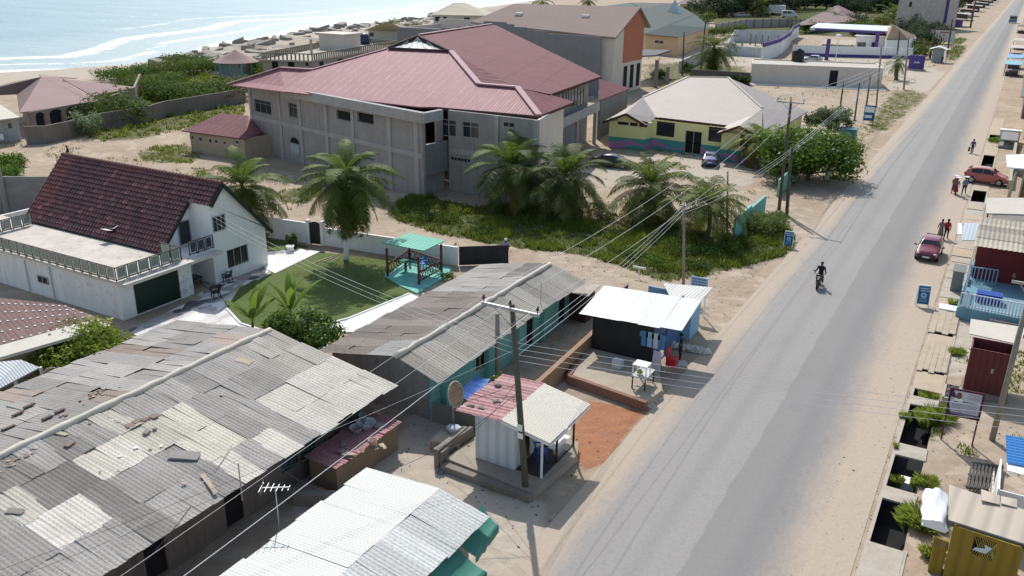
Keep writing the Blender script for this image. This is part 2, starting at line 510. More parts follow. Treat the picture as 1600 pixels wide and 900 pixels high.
col = mixc(t, msk(sp.outputs[0], .25, .5), col, gr_)
t.links.new(col, b.inputs['Base Color']); b.inputs['Roughness'].default_value = .95; b.inputs['Specular IOR Level'].default_value = .15
bumpn(t, b, mth(t, 'ADD', n2, mth(t, 'MULTIPLY', n3, .5)), .5, .08)
me.materials.append(m)
mb = MB()
for k_, L_ in enumerate(LAWN): mb.poly(*[V(p.x, p.y, .02) for p in L_])
mb.f = [f_ if (Vector(mb.v[f_[1]]) - Vector(mb.v[f_[0]])).cross(Vector(mb.v[f_[2]]) - Vector(mb.v[f_[0]])).z > 0 else f_[::-1] for f_ in mb.f]
mb.build('lawn', mat('mown_lawn', (.085, .135, .03), (.13, .14, .048), .45, rough=.95, bump=.5, streak=0), kind='structure')
m, t, b = nt('sea_water')
tc = N(t, 'ShaderNodeTexCoord').outputs['Object']
w1 = noise(t, vscale(t, tc, (.35, 1, 1)), .16, 6, .65); w2 = noise(t, vscale(t, tc, (.6, 1.2, 1)), 1.2, 4, .6)
at_ = N(t, 'ShaderNodeVertexColor', layer_name='Col')
sp = N(t, 'ShaderNodeSeparateColor'); t.links.new(at_.outputs[0], sp.inputs[0])
base = mixc(t, ramp(t, noise(t, vscale(t, tc, (.3, 1, 1)), .06, 5, .6), .35, .65), (.165, .28, .335), (.215, .335, .385))
base = mixc(t, mth(t, 'MULTIPLY', ramp(t, w2, .5, .7), .3), base, (.17, .31, .37))
base = mixc(t, ramp(t, sp.outputs[1], 0, 1), base, (.34, .42, .425))
fo = mth(t, 'ADD', sp.outputs[0], mth(t, 'MULTIPLY', mth(t, 'SUBTRACT', noise(t, vscale(t, tc, (1, .4, 1)), .4, 9, .8), .5), 1.7))
base = mixc(t, mth(t, 'MULTIPLY', ramp(t, fo, .42, .62), mth(t, 'GREATER_THAN', sp.outputs[0], .05)), base, (.80, .83, .84))
glit = ramp(t, noise(t, vscale(t, tc, (1, 1, 1)), .55, 3, .8), .71, .74)  # sun glitter painted as white flecks in the water colour
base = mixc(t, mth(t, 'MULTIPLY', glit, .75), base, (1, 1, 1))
t.links.new(base, b.inputs['Base Color']); b.inputs['Roughness'].default_value = .45; b.inputs['Specular IOR Level'].default_value = .22
bumpn(t, b, mth(t, 'ADD', mth(t, 'MULTIPLY', w1, 2.5), w2), .5, .4)
ux = np.concatenate([[-9000, -4000, -2200, -1400, -900], np.arange(-600, 60, 4.0), ])
uy = np.concatenate([[-500, -100], np.arange(0, 700, 8.0), [800, 1000, 1400, 2200, 4000, 9000]])
UX, UY = np.meshgrid(ux, uy)
SX = shore_x(UY) + UX
d_ = UX
wob = 6 * np.sin(UY / 31) + 4 * np.sin(UY / 13 + 1)
def band(c, wd, k=1): return k * np.clip(1 - np.abs(d_ + wob - c) / wd, 0, 1)
fo = np.zeros(UX.shape)
fo = np.maximum(fo, band(-2, 7, 1.0)); fo = np.maximum(fo, band(-20, 5, .7)); fo = np.maximum(fo, band(-38, 7, .9)); fo = np.maximum(fo, band(-64, 4, .75) * (np.sin(UY / 47 + 2) > -.3))
fo = np.maximum(fo, band(-95, 5, .5) * (np.sin(UY / 29) > .2))
sh_ = np.clip(1 + d_ / 80, 0, 1)
ca_ = np.stack([fo, sh_, fo * 0, fo * 0 + 1], -1)
zz = -.45 + .0 * UX + np.where(fo > .3, .25 * fo, 0)
nx2, ny2 = len(ux), len(uy)
me = bpy.data.meshes.new('sea')
me.from_pydata(np.stack([SX, UY, zz], -1).reshape(-1, 3).tolist(), [], [(j * nx2 + i, j * nx2 + i + 1, (j + 1) * nx2 + i + 1, (j + 1) * nx2 + i) for j in range(ny2 - 1) for i in range(nx2 - 1)])
ca = me.color_attributes.new('Col', 'FLOAT_COLOR', 'POINT'); ca.data.foreach_set('color', ca_.reshape(-1))
me.polygons.foreach_set('use_smooth', [True] * len(me.polygons))
me.materials.append(m)
o = bpy.data.objects.new('sea', me); COL.objects.link(o); o['kind'] = 'structure'
m, t, b = nt('asphalt')
tc = N(t, 'ShaderNodeTexCoord').outputs['Object']
sp = N(t, 'ShaderNodeSeparateXYZ'); t.links.new(tc, sp.inputs[0])
X = sp.outputs[0]; Y = sp.outputs[1]
n1 = noise(t, vscale(t, tc, (1, .25, 1)), .5, 8, .6); n2 = noise(t, tc, 6, 5, .7); n3 = noise(t, tc, 60, 2)
left = mixc(t, n1, (.272, .255, .238), (.318, .298, .278)); right = mixc(t, n1, (.215, .203, .192), (.26, .245, .231))
seamx = mth(t, 'ADD', X, mth(t, 'MULTIPLY', mth(t, 'SUBTRACT', noise(t, tc, .35, 4), .5), .5))
col = mixc(t, ramp(t, seamx, -7.46, -7.36), left, right)
col = mixc(t, mth(t, 'MULTIPLY', ramp(t, n2, .45, .8), .35), col, (.12, .12, .12))
col = mixc(t, mth(t, 'MULTIPLY', ramp(t, n3, .5, .7), .25), col, (.42, .40, .37))
trk = mth(t, 'ABSOLUTE', mth(t, 'ADD', X, 8.9)); 
col = mixc(t, mth(t, 'MULTIPLY', ramp(t, trk, .5, .1), .16), col, (.14, .14, .14))
trk = mth(t, 'ABSOLUTE', mth(t, 'ADD', X, 5.6))
col = mixc(t, mth(t, 'MULTIPLY', ramp(t, trk, .7, .1), .2), col, (.13, .13, .13))
cx_ = mth(t, 'ADD', X, mth(t, 'MULTIPLY', noise(t, tc, .6, 4), .16))
crk = ramp(t, mth(t, 'ABSOLUTE', mth(t, 'ADD', cx_, 10.3)), .05, .0)
crk2 = ramp(t, mth(t, 'ABSOLUTE', mth(t, 'ADD', cx_, 10.95)), .03, .0)
col = mixc(t, mth(t, 'MULTIPLY', crk, .3), col, (.06, .06, .06))
col = mixc(t, mth(t, 'MULTIPLY', crk2, .04), col, (.07, .07, .07))
col = mixc(t, mth(t, 'MULTIPLY', ramp(t, noise(t, tc, .8, 2), .72, .8), .25), col, (.10, .10, .10))
vo = N(t, 'ShaderNodeTexVoronoi', feature='DISTANCE_TO_EDGE'); vo.inputs['Scale'].default_value = .42
wv = N(t, 'ShaderNodeVectorMath', operation='ADD'); nz_ = N(t, 'ShaderNodeTexNoise'); nz_.inputs['Scale'].default_value = .9; nz_.inputs['Detail'].default_value = 5; t.links.new(tc, nz_.inputs['Vector']); t.links.new(tc, wv.inputs[0]); t.links.new(vscale(t, nz_.outputs['Color'], (1.6, 1.6, 0)), wv.inputs[1]); t.links.new(wv.outputs[0], vo.inputs['Vector'])
crm = mth(t, 'MULTIPLY', ramp(t, vo.outputs['Distance'], .016, .004), ramp(t, noise(t, tc, .16, 3), .5, .6))
col = mixc(t, mth(t, 'MULTIPLY', crm, .1), col, (.07, .066, .062))
pt = ramp(t, noise(t, vscale(t, tc, (1, .45, 1)), .33, 2, .4), .6, .612)
col = mixc(t, mth(t, 'MULTIPLY', pt, .07), col, (.15, .143, .138))
pt2 = ramp(t, noise(t, vscale(t, tc, (1, .6, 1)), .7, 6, .75), .66, .78)
col = mixc(t, mth(t, 'MULTIPLY', pt2, .25), col, (.40, .345, .28))
spots = ramp(t, noise(t, tc, 2.6, 2, .5), .74, .78)
col = mixc(t, mth(t, 'MULTIPLY', spots, .5), col, (.085, .08, .078))
dn = mth(t, 'ADD', mth(t, 'MULTIPLY', mth(t, 'SUBTRACT', noise(t, vscale(t, tc, (1, .3, 1)), .8, 8, .7), .5), 1.7), mth(t, 'MULTIPLY', mth(t, 'SUBTRACT', noise(t, vscale(t, tc, (1, .8, 1)), 3.5, 5, .7), .5), 1.0))
dl = ramp(t, mth(t, 'ADD', X, dn), -11.05, -12.0)
dr = ramp(t, mth(t, 'ADD', X, dn), -4.9, -3.4)
dust = mth(t, 'MAXIMUM', dl, dr)
fd = ramp(t, n2, .3, .7)
dc = mixc(t, fd, (.45, .37, .288), (.39, .315, .24))
dc = mixc(t, mth(t, 'MULTIPLY', ramp(t, noise(t, tc, 3, 4, .6), .66, .76), .5), dc, (.2, .16, .12))
col = mixc(t, dust, col, dc)
t.links.new(col, b.inputs['Base Color']); b.inputs['Roughness'].default_value = .85; b.inputs['Specular IOR Level'].default_value = .25
bumpn(t, b, mth(t, 'ADD', n3, n2), .25, .02)
mb = MB()
ys = [-80, 0] + list(range(10, 420, 10)) + [500, 800]
for a, c in zip(ys[:-1], ys[1:]):
 mb.poly((-12.9, a, .02), (-1.9, a, .02), (-1.9, c, .02), (-12.9, c, .02))
mb.build('road', m, kind='structure')
DUST = mat('pale_dust', (.47, .38, .28), (.40, .31, .22), .8, bump=.4)
CONC_M = mat('weathered_concrete', (.46, .41, .34), (.36, .31, .25), 1.2, bump=.3, streak=.3)
CONC_D = mat('dark_old_concrete', (.25, .225, .19), (.17, .15, .125), 1.0, bump=.4, streak=.5)
BLACK = mat('black_water', (.01, .011, .013), (.02, .02, .02), 2, rough=.2, bump=0)
mb = MB()
mb.poly((-1.6, 8, -.9), (-.4, 8, -.9), (-.4, 150, -.9), (-1.6, 150, -.9))
mb.poly((-1.6, 8, -.9), (-1.6, 150, -.9), (-1.6, 150, 0), (-1.6, 8, 0))
mb.poly((-.4, 150, -.9), (-.4, 8, -.9), (-.4, 8, 0), (-.4, 150, 0))
drain = mb.build('roadside_drain_channel', mat('drain_mud', (.012, .012, .015), (.022, .02, .02), 1.2, rough=.6, spec=.1), kind='structure')
mb = MB()
for (a, c) in ((26, 31.4), (31.4, 46.4), (46.4, 60), (60, 150)):
 mb.box(-1.74, -1.6, a + .01, c - .01, -.2, .03)
 if a != 31.4: mb.box(-.4, -.24, a + .01, c - .01, -.2, .03)
mb.build('drain_kerb', CONC_M, kind='structure')
def cover(y0, y1, mat_, label, name='drain_cover', x0=-1.68, x1=-.33, z=.045, th=.1, rz=0, group='concrete covers over the roadside drain'):
 mb = MB(); mb.box(x0, x1, y0, y1, z - th, z, rz)
 o = solo(mb, name, mat_, label, 'drain cover', group)
 bv = o.modifiers.new('b', 'BEVEL'); bv.width = .02; bv.segments = 2
 return o
cover(24, 31.3, CONC_M, 'long pale concrete cover over the drain in front of the yellow shop')
cover(34.7, 35.75, CONC_M, 'concrete drain cover in front of the rolled white tarpaulin', rz=-.02)
cover(38.75, 39.95, CONC_M, 'concrete drain cover between two open pits nearest the billboard', rz=.02)
cover(44.45, 45.5, CONC_M, 'narrow concrete drain cover just beyond the grassy open pit')
cover(46.45, 48.9, DUST, 'sand covered drain slab between the narrow pit and the plank bridge', x1=-.3)
cover(53.5, 55.0, DUST, 'sandy drain slab between the two plank bridges')
yy = 60.1
k = 0
rr = random.Random(5)
names_ = ['beside the blue sign', 'beside the white picket fence', 'at the corner of the picket fence', 'behind the red car shadow', 'beside the parked red car', 'beside the couple walking', 'beyond the metal awning']
while yy < 92:
 L = rr.uniform(1.5, 2.4)
 cover(yy, yy + L - .12, CONC_M if rr.random() < .6 else DUST, 'cracked concrete drain slab along the shopfronts on the right', x0=-1.75 + rr.uniform(-.06, .06), z=.06 + rr.uniform(-.02, .03), rz=rr.uniform(-.03, .03), group='cracked drain slabs past the plank bridges')
 yy += L; k += 1
cover(97.5, 101, DUST, 'sandy drain slab under the parked orange red hatchback')
cover(118, 128, DUST, 'sandy drain cover by the grey concrete shop steps')
cover(134, 150, DUST, 'far sandy drain cover beside the grey roofed sheds')
cover(101.2, 106.5, DUST, 'sandy drain cover behind the orange red hatchback')
WHITE = mat('white_paint', (.86, .855, .84), (.80, .80, .79), .9, bump=.05, streak=.18, streakc=(.42, .41, .38))
WHITE_OLD = mat('chipped_white_paint', (.83, .825, .81), (.76, .765, .76), .9, bump=.08, chips=.8, streak=.35, streakc=(.35, .33, .3))
PLASTER = mat('bare_grey_plaster', (.36, .33, .308), (.29, .265, .25), .5, bump=.15, streak=.6, streakc=(.165, .15, .142))
PLASTER_L = mat('light_concrete_frame', (.42, .40, .38), (.35, .335, .32), .8, bump=.12, streak=.3)
CREAM = mat('cream_plaster', (.66, .59, .52), (.60, .535, .47), .5, bump=.06, streak=.15)
YELLOW = mat('yellow_wall_paint', (.84, .78, .37), (.80, .74, .35), .7, bump=.04, streak=.12)
DKWOOD = mat('dark_wood', (.07, .045, .03), (.045, .03, .022), 3, bump=.3)
WOOD = mat('sun_bleached_wood', (.47, .39, .29), (.36, .29, .21), 2.5, bump=.3, streak=.3)
POLE_M = mat('creosoted_pole_wood', (.13, .11, .085), (.08, .07, .055), 2, bump=.4, streak=.4)
POLE_G = mat('weathered_grey_pole', (.30, .27, .23), (.22, .2, .17), 2, bump=.3, streak=.3)
STEEL = mat('galvanised_steel', (.42, .43, .44), (.33, .34, .35), 2, rough=.45, metal=.6, bump=.05)
BROWNFASCIA = mat('dark_brown_fascia', (.085, .05, .045), (.06, .035, .032), 2)
BLACKISH = mat('black_paint', (.02, .02, .022), (.03, .03, .03), 2, rough=.5)
GL = glass()
GL2 = glass('green_tinted_glass', (.10, .13, .115), .15)
HOLE = mat('dark_interior', (.012, .012, .014), (.02, .02, .022), 1, bump=0)  # near-black colour stands in for unlit rooms behind openings
GREY_BLK = blockmat('grey_block_wall', (.24, .23, .22), (.20, .19, .185), (.30, .285, .27))
TEAL = mat('teal_wall_paint', (.19, .47, .42), (.15, .40, .36), .8, bump=.06, streak=.3, streakc=(.05, .12, .11))
OLIVE = mat('old_olive_plaster', (.40, .36, .22), (.33, .30, .19), .6, bump=.1, streak=.35)
REDOX = mat('red_oxide_sheet', (.12, .022, .022), (.085, .018, .018), 2, rough=.6, bump=.05)
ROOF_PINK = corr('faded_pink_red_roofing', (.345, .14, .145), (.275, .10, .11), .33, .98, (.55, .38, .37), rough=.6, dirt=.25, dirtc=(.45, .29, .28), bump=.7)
ROOF_RED = corr('plum_and_shaded_red_roofing', (.18, .052, .062), (.135, .04, .05), .33, .98, (.36, .21, .22), rough=.8, dirt=.2, dirtc=(.26, .13, .135), bump=.6, rows=3.3)  # on the big roof, shade of the right slope is put into this colour
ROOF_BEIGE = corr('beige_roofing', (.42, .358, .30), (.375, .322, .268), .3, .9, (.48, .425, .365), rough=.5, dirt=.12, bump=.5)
ROOF_BEIGE_SHADED = corr('shaded_beige_roofing', (.30, .26, .24), (.27, .235, .22), .3, 0, rough=.6, dirt=.1, bump=.4)  # shaded copy of the beige roofing, for slopes facing right
ROOF_BROWN = mat('brown_shingle_roof', (.29, .215, .18), (.25, .185, .155), .12, bump=.1, streak=.15)
ROOF_GREEN = mat('grey_green_shingle_roof', (.05, .068, .067), (.062, .082, .08), .1, bump=.1)
def wuv(px, py, p0, p1):
 p0, p1 = V(p0[0], p0[1], 0), V(p1[0], p1[1], 0)
 d = (p1 - p0).normalized()
 n = V(d.y, -d.x, 0)
 q = RP(px, py, (n, n.dot(p0)))
 return ((q - p0).dot(d), q.z)
def wops(p0, p1, *rects):
 out = []
 for (a, b, c, d) in rects:
  u0, z1 = wuv(a, b, p0, p1); u1, z0 = wuv(c, d, p0, p1)
  out.append((min(u0, u1), max(u0, u1), min(z0, z1), max(z0, z1)))
 return out
def window(par, p0, p1, op, fm, gm=None, mull=2, trans=None, inset=.07, fw=.05, name='window', label=None):
 """frame plus a pane set into a wall opening"""
 p0, p1 = V(p0[0], p0[1], 0), V(p1[0], p1[1], 0)
 d = (p1 - p0).normalized(); n = V(d.y, -d.x, 0)
 u0, u1, v0, v1 = op
 mb = MB()
 def q(u, v, k): return p0 + d * u + n * k + V(0, 0, v)
 def br(a, b): mb.bar(a, b, fw, fw, up=n)
 h = fw / 2
 br(q(u0 + .001, v0 + h, -inset), q(u1 - .001, v0 + h, -inset)); br(q(u0 + .001, v1 - h, -inset), q(u1 - .001, v1 - h, -inset))
 br(q(u0 + h, v0 + fw + .001, -inset), q(u0 + h, v1 - fw - .001, -inset)); br(q(u1 - h, v0 + fw + .001, -inset), q(u1 - h, v1 - fw - .001, -inset))
 for k in range(1, mull):
  u = u0 + (u1 - u0) * k / mull
  br(q(u, v0 + fw, -inset + .004), q(u, v1 - fw, -inset + .004))
 if trans:
  v = v0 + (v1 - v0) * trans
  br(q(u0 + fw, v, -inset + .008), q(u1 - fw, v, -inset + .008))
 o = mb.build(name, fm, par, label=label)
 g = MB(); g.poly(q(u0, v0, -inset - .03), q(u1, v0, -inset - .03), q(u1, v1, -inset - .03), q(u0, v1, -inset - .03))
 g.build('pane', gm or GL, o)
 return o
def surf_window(par, p0, p1, op, fm, gm=None, mull=2, trans=None, fw=.06, name='window'):
 return window(par, p0, p1, op, fm, gm, mull, trans, inset=-.045, fw=fw, name=name)
def sheets(mb, o, along, slope, L, D, sw, sl, pitch, amp, colf, rnd, over=.08, jit=.012, segs=4, rowlift=.02, skip=None):
 """patchwork of real corrugated sheets; o = ridge start, along = unit vector down the ridge, slope = unit vector down the fall"""
 along = Vector(along).normalized(); slope = Vector(slope).normalized()
 n = along.cross(slope)
 if n.z < 0: n = -n
 nr = max(1, round(D / sl)); sl = D / nr
 nc = max(1, round(L / sw)); sw = L / nc
 kx = max(2, int(round(sw / pitch)) * segs)
 for r_ in range(nr):
  for c_ in range(nc):
   if skip and skip(c_, r_, nc, nr): continue
   mb.col = colf(c_, r_, nc, nr)
   lift = (nr - r_) * rowlift + rnd.uniform(0, jit) + .008 * (c_ % 2)
   tw = rnd.uniform(-jit, jit) * 1.4; sk = rnd.uniform(-.025, .025)
   ext = rnd.uniform(-.05, .09) if r_ == nr - 1 else over
   a0 = c_ * sw - over / 2; a1 = (c_ + 1) * sw + over / 2
   vs = []
   for j, dd in enumerate((r_ * sl, (r_ + 1) * sl + ext)):
    for i in range(kx + 1):
     a = a0 + (a1 - a0) * i / kx
     h = amp * math.sin(2 * math.pi * (a / pitch)) + lift + (tw * (1 if j else -1) if i > kx / 2 else 0) - (.015 if j else 0)
     vs.append(Vector(o) + along * (a + sk * j) + slope * dd + n * h)
   fs = [[i, i + 1, kx + 2 + i, kx + 1 + i] for i in range(kx)]
   mb.add(vs, fs)
 mb.col = None
def tile_mat():
 m, t, b = nt('maroon_roof_tiles')
 tc = N(t, 'ShaderNodeTexCoord'); ob = tc.outputs['Object']
 a = N(t, 'ShaderNodeVertexColor', layer_name='Col')
 col = mixc(t, ramp(t, noise(t, ob, .45, 6, .6), .3, .7), (.155, .05, .042), (.11, .042, .038))
 col = mixc(t, mth(t, 'MULTIPLY', ramp(t, noise(t, ob, 3.5, 5, .7), .5, .75), .4), col, (.20, .12, .11))
 col = mixc(t, 1.0, col, a.outputs[0], 'MULTIPLY')
 t.links.new(col, b.inputs['Base Color']); b.inputs['Roughness'].default_value = .55
 return m
TILE = tile_mat()
HX, HY0, HY1 = -45.45, 35.95, 43.2
h = thing('white_house', (-50, 38, 0), 'white two storey house with steep maroon tiled gable roof and flat railed terrace', 'house')
TZ = 2.62
mb = MB()
gf0, gf1 = (HX + .15, 30.75), (HX + .15, 36.2)
gop = wops(gf0, gf1, (211, 466, 285.5, 475.5))
u0, _ = wuv(214, 486, gf0, gf1); u1, _ = wuv(283, 456, gf0, gf1)
gop = [(u0, u1, .05, 2.05)]
mb.wall(gf0, gf1, 0, TZ - .12, .2, gop)
mb.wall((-66, 30.75), (HX + .15, 30.75), 0, TZ - .12, .2)
mb.wall((-66, 43.2), (-66, 30.75), 0, TZ - .12, .2)
mb.wall((HX + .15, 36.2), (-47.4, 36.2), 0, TZ - .12, .2)
mb.build('garage_wall', WHITE_OLD, h)
g = MB()
gx_ = HX + .15 - .1
for k in range(14):
 z = .05 + k * 2.0 / 14
 g.box(gx_ - .03, gx_ + (.0 if k % 2 else .015), gf0[1] + u0 + .01, gf0[1] + u1 - .01, z, z + 2.0 / 14 - .004)
g.build('garage_door', mat('dark_green_steel_door', (.012, .03, .022), (.016, .036, .028), 1, rough=.4, bump=.03), h)
mb = MB(); mb.box(-66.2, HX + .28, 30.5, 35.6, TZ - .12, TZ)
mb.build('terrace_slab', mat('stained_pale_terrace', (.64, .59, .51), (.46, .42, .36), .7, bump=.1, streak=.3, chips=.75, chipc=(.28, .25, .22)), h)
mb = MB(); mb.box(HX + .285, HX + 1.0, 30.55, 38.3, TZ - .2, TZ - .02)
mb.build('door_canopy', mat('canopy_plaster', (.60, .56, .49), (.54, .5, .44), 1, streak=.3), h)
for (a, b_, c, d) in ((59, 429, 77, 445),):
 op = wops((-66, 30.75), (HX + .15, 30.75), (a, b_, c, d))[0]
 surf_window(h, (-66, 30.75), (HX + .15, 30.75), op, STEEL, mull=2)
mb = MB()
for px in (12, 88):
 q = P(px, 0 + 440, 1.2); mb.tube([(q.x, 30.68, .1), (q.x, 30.68, 2.3)], .04, 6)
mb.build('drain_pipe', mat('pvc_pipe', (.55, .56, .56), (.45, .46, .47)), h)
RAIL = mat('brown_railing', (.06, .045, .04), (.085, .065, .055), 2, rough=.4)
rl = MB(); pan = []
def rail_run(p, q, step=.82, zt=.9, endpost=True):
 p, q = V(*p), V(*q); L = (q - p).length; n = max(1, round(L / step)); d = (q - p) / L
 rl.bar(p + V(0, 0, zt), q + V(0, 0, zt), .06, .05); rl.bar(p + V(0, 0, .1), q + V(0, 0, .1), .05, .05)
 for i in range(n + 1):
  c = p + d * (L * i / n)
  for s_ in ((-.07, .07) if 0 < i < n else (0,)):
   rl.bar(c + d * s_, c + d * s_ + V(0, 0, zt - .01), .045)
 nn = V(d.y, -d.x, 0)
 for i in range(n):
  a = p + d * (L * i / n + .13); c = p + d * (L * (i + 1) / n - .13)
  pan.append((a, c, nn))
TB = V(HX + .2, 30.62, TZ)
rail_run((-66, 30.62, TZ), (HX + .2, 30.62, TZ)); rail_run((HX + .2, 30.62, TZ), (HX + .2, 35.5, TZ)); rail_run((HX + .2, 35.5, TZ), (-47.2, 35.5, TZ))
rail_run((-61.0, 35.3, TZ), (-61.0, 30.62, TZ))
ro = rl.build('terrace_railing', RAIL, h)
PALE = mat('pale_rail_frame', (.62, .58, .52), (.55, .51, .46))
for a, c, nn in pan:
 mb = MB()
 mb.bar(a + V(0, 0, .14), a + V(0, 0, .86), .05, .03); mb.bar(c + V(0, 0, .14), c + V(0, 0, .86), .05, .03)
 mb.bar(a + V(0, 0, .16), c + V(0, 0, .16), .03, .06)
 mb.poly(a + V(0, 0, .2), c + V(0, 0, .2), c + V(0, 0, .85), a + V(0, 0, .85)); mb.m[-1] = 1
 mb.build('glass_panel', [PALE, GL2], ro)
EZ, RZ, RY = 2.95, 6.95, 39.5
gz = lambda y: RZ - abs(y - RY) * (RZ - EZ) / 3.72
yL = 38.45
g0, g1 = (HX, yL), (HX, HY1)
mb = MB()
lop = wops(g0, g1, (354, 389, 389, 405))[0]; 
def face(u, v): return V(HX, yL + u, v)
lop = (wuv(355, 402, g0, g1)[0], wuv(388, 395, g0, g1)[0], wuv(371, 415, g0, g1)[1], wuv(371, 386, g0, g1)[1])
uop = (wuv(331.5, 350, g0, g1)[0], wuv(351, 344, g0, g1)[0], wuv(342, 360.5, g0, g1)[1], wuv(342, 336, g0, g1)[1])
mb.wall(g0, g1, 0, EZ, .2, [lop])
mb.poly(V(HX, yL, EZ), V(HX, HY1, EZ), V(HX, HY1, gz(HY1) - .1), V(HX, RY, RZ - .1), V(HX, yL, gz(yL) - .1))
mb.poly(V(HX - .2, yL, EZ), V(HX - .2, yL, gz(yL) - .1), V(HX - .2, RY, RZ - .1), V(HX - .2, HY1, gz(HY1) - .1), V(HX - .2, HY1, EZ))
mb.wall((HX, HY1), (-62, HY1), 0, EZ, .2)
mb.wall((-62, 35.8), (-47.5, 35.8), 0, EZ + .1, .2)
mb.wall((-62, HY1), (-62, 35.8), 0, EZ, .2)
mb.wall((-47.6, 35.85), (-47.6, yL), 0, TZ, .2)
mb.poly(V(-47.6, 35.85, TZ), V(-47.6, yL, TZ), V(-47.6, yL, gz(yL) - .1), V(-47.6, 35.85, gz(35.85) - .1))
mb.wall((HX, yL), (-47.6, yL), 0, TZ, .2)
mb.poly(V(HX, yL, TZ), V(-47.6, yL, TZ), V(-47.6, yL, gz(yL) - .1), V(HX, yL, gz(yL) - .1))
mb.build('wall', WHITE, h)
window(h, g0, g1, lop, STEEL, mull=3)
surf_window(h, g0, g1, uop, STEEL, mull=3)
surf_window(h, (-47.6, 35.85), (-47.6, yL), (1.5, 2.5, TZ + .1, TZ + 1.75), STEEL, mull=1, name='balcony_door')
surf_window(h, (-47.6, 35.85), (-47.6, yL), (.8, 1.9, .1, 2.1), STEEL, mull=2, name='patio_door')
mb = MB(); mb.box(-47.55, HX - .02, 36.25, yL - .01, TZ - .14, TZ - .02); mb.build('balcony_slab', WHITE, h)
rl = MB(); pan = []
rail_run((HX - .05, 36.4, TZ - .02), (HX - .05, yL - .05, TZ - .02), .7, .95)
ro = rl.build('balcony_railing', RAIL, h)
for a, c, nn in pan:
 mb = MB(); mb.poly(a + V(0, 0, .2), c + V(0, 0, .2), c + V(0, 0, .85), a + V(0, 0, .85)); mb.build('glass_panel', glass('dark_rail_glass', (.03, .035, .04), .15), ro)
rt = MB(); rr = random.Random(2)
def tile_slope(o, along, slope, L, D, keep=None, cw=.32, rh=.36):
 along = Vector(along).normalized(); slope = Vector(slope).normalized(); n = along.cross(slope)
 if n.z < 0: n = -n
 nr = int(D / rh); nc = int(L / cw)
 for r_ in range(nr):
  for c_ in range(nc):
   if keep and not keep(c_ * cw + cw / 2, r_ * rh + rh / 2): continue
   k = rr.uniform(.75, 1.25)
   q = rr.random()
   rt.col = (k, k, k) if q > .1 else ((1.9 * k, 2.0 * k, 1.9 * k) if q > .03 else (.55, .55, .6))
   if c_ * cw < 1.7: rt.col = tuple(a * b for a, b in zip(rt.col, (1.55, 1.25, 1.15)))
   vs = []
   for j in (0, 1):
    for i, (fx, hh) in enumerate(((0, .0), (.22, .05), (.45, .055), (.65, .012), (1.0, .0))):
     vs.append(Vector(o) + along * ((c_ + fx) * cw) + slope * ((r_ + j * 1.06) * rh) + n * (hh + (.085 if j else .0)))
   rt.add(vs, [[i, i + 1, 6 + i, 5 + i] for i in range(4)] + [[5, 6, 1 + 0, 0]][:0])
 rt.col = None
sl_n = V(0, -3.72, EZ - RZ).normalized(); sl_f = V(0, 3.72, EZ - RZ).normalized()
SL = math.hypot(3.72, RZ - EZ) + .35
RX0 = -62.6
def keep_near(a, d):
 x = RX0 + a
 return x < -47.35 or d < 1.62
tile_slope((RX0, RY, RZ), (1, 0, 0), sl_n, HX + .3 - RX0, SL, keep_near)
tile_slope((RX0, RY, RZ), (1, 0, 0), sl_f, HX + .3 - RX0, SL)
rt.col = (1, .9, .9)
for k in range(int((HX + .3 - RX0) / .34)):
 x = RX0 + k * .34
 rt.tube([(x, RY, RZ + .03), (x + .37, RY, RZ + .05)], [.12, .14], 8)
roof = rt.build('roof', TILE, h)
mb = MB()
def rp_(x, y, dz=0): return V(x, y, gz(y) + dz)
mb.slab([rp_(RX0, RY, -.03), rp_(RX0, 35.55, -.03), rp_(-47.4, 35.55, -.03), rp_(-47.4, RY, -.03)], .08)
mb.slab([rp_(-47.4, RY, -.03), rp_(-47.4, 38.35, -.03), rp_(HX + .25, 38.35, -.03), rp_(HX + .25, RY, -.03)], .08)
mb.slab([rp_(RX0, RY, -.03), rp_(HX + .25, RY, -.03), rp_(HX + .25, HY1 + .25, -.03), rp_(RX0, HY1 + .25, -.03)], .08)
mb.build('roof_deck', DKWOOD, h)
mb = MB()
BGM = mat('dark_green_bargeboard', (.025, .035, .03), (.035, .045, .04), 2)
for q_ in ((rp_(HX + .3, RY, -.08), rp_(HX + .3, HY1 + .4, -.08)), (rp_(HX + .3, RY - .05, -.08), rp_(HX + .3, 38.3, -.08)), (rp_(-47.32, 38.3, -.1), rp_(-47.32, 35.5, -.1))):
 mb = MB(); mb.bar(*q_, .06, .25); mb.build('bargeboard', BGM, h)
q = RP(178, 358, plane(V(0, RY, RZ), V(1, RY, RZ), V(0, 35.5, gz(35.5))))
mb = MB(); mb.box(q.x - .3, q.x + .3, q.y - .3, q.y + .3, q.z - .25, q.z + .12); 
mb.m = [0] * len(mb.f)
so_ = mb.build('skylight', HOLE, h)
mb = MB(); mb.slab([q + V(-.4, -.35, .05), q + V(.32, -.35, .05), q + V(.32, -.75, .16), q + V(-.4, -.75, .16)], .03)
mb.bar(q + V(-.32, .3, .14), q + V(.32, .3, .14), .06); mb.bar(q + V(.32, -.3, .14), q + V(.32, .3, .3), .05)
mb.build('flap', WHITE, so_)
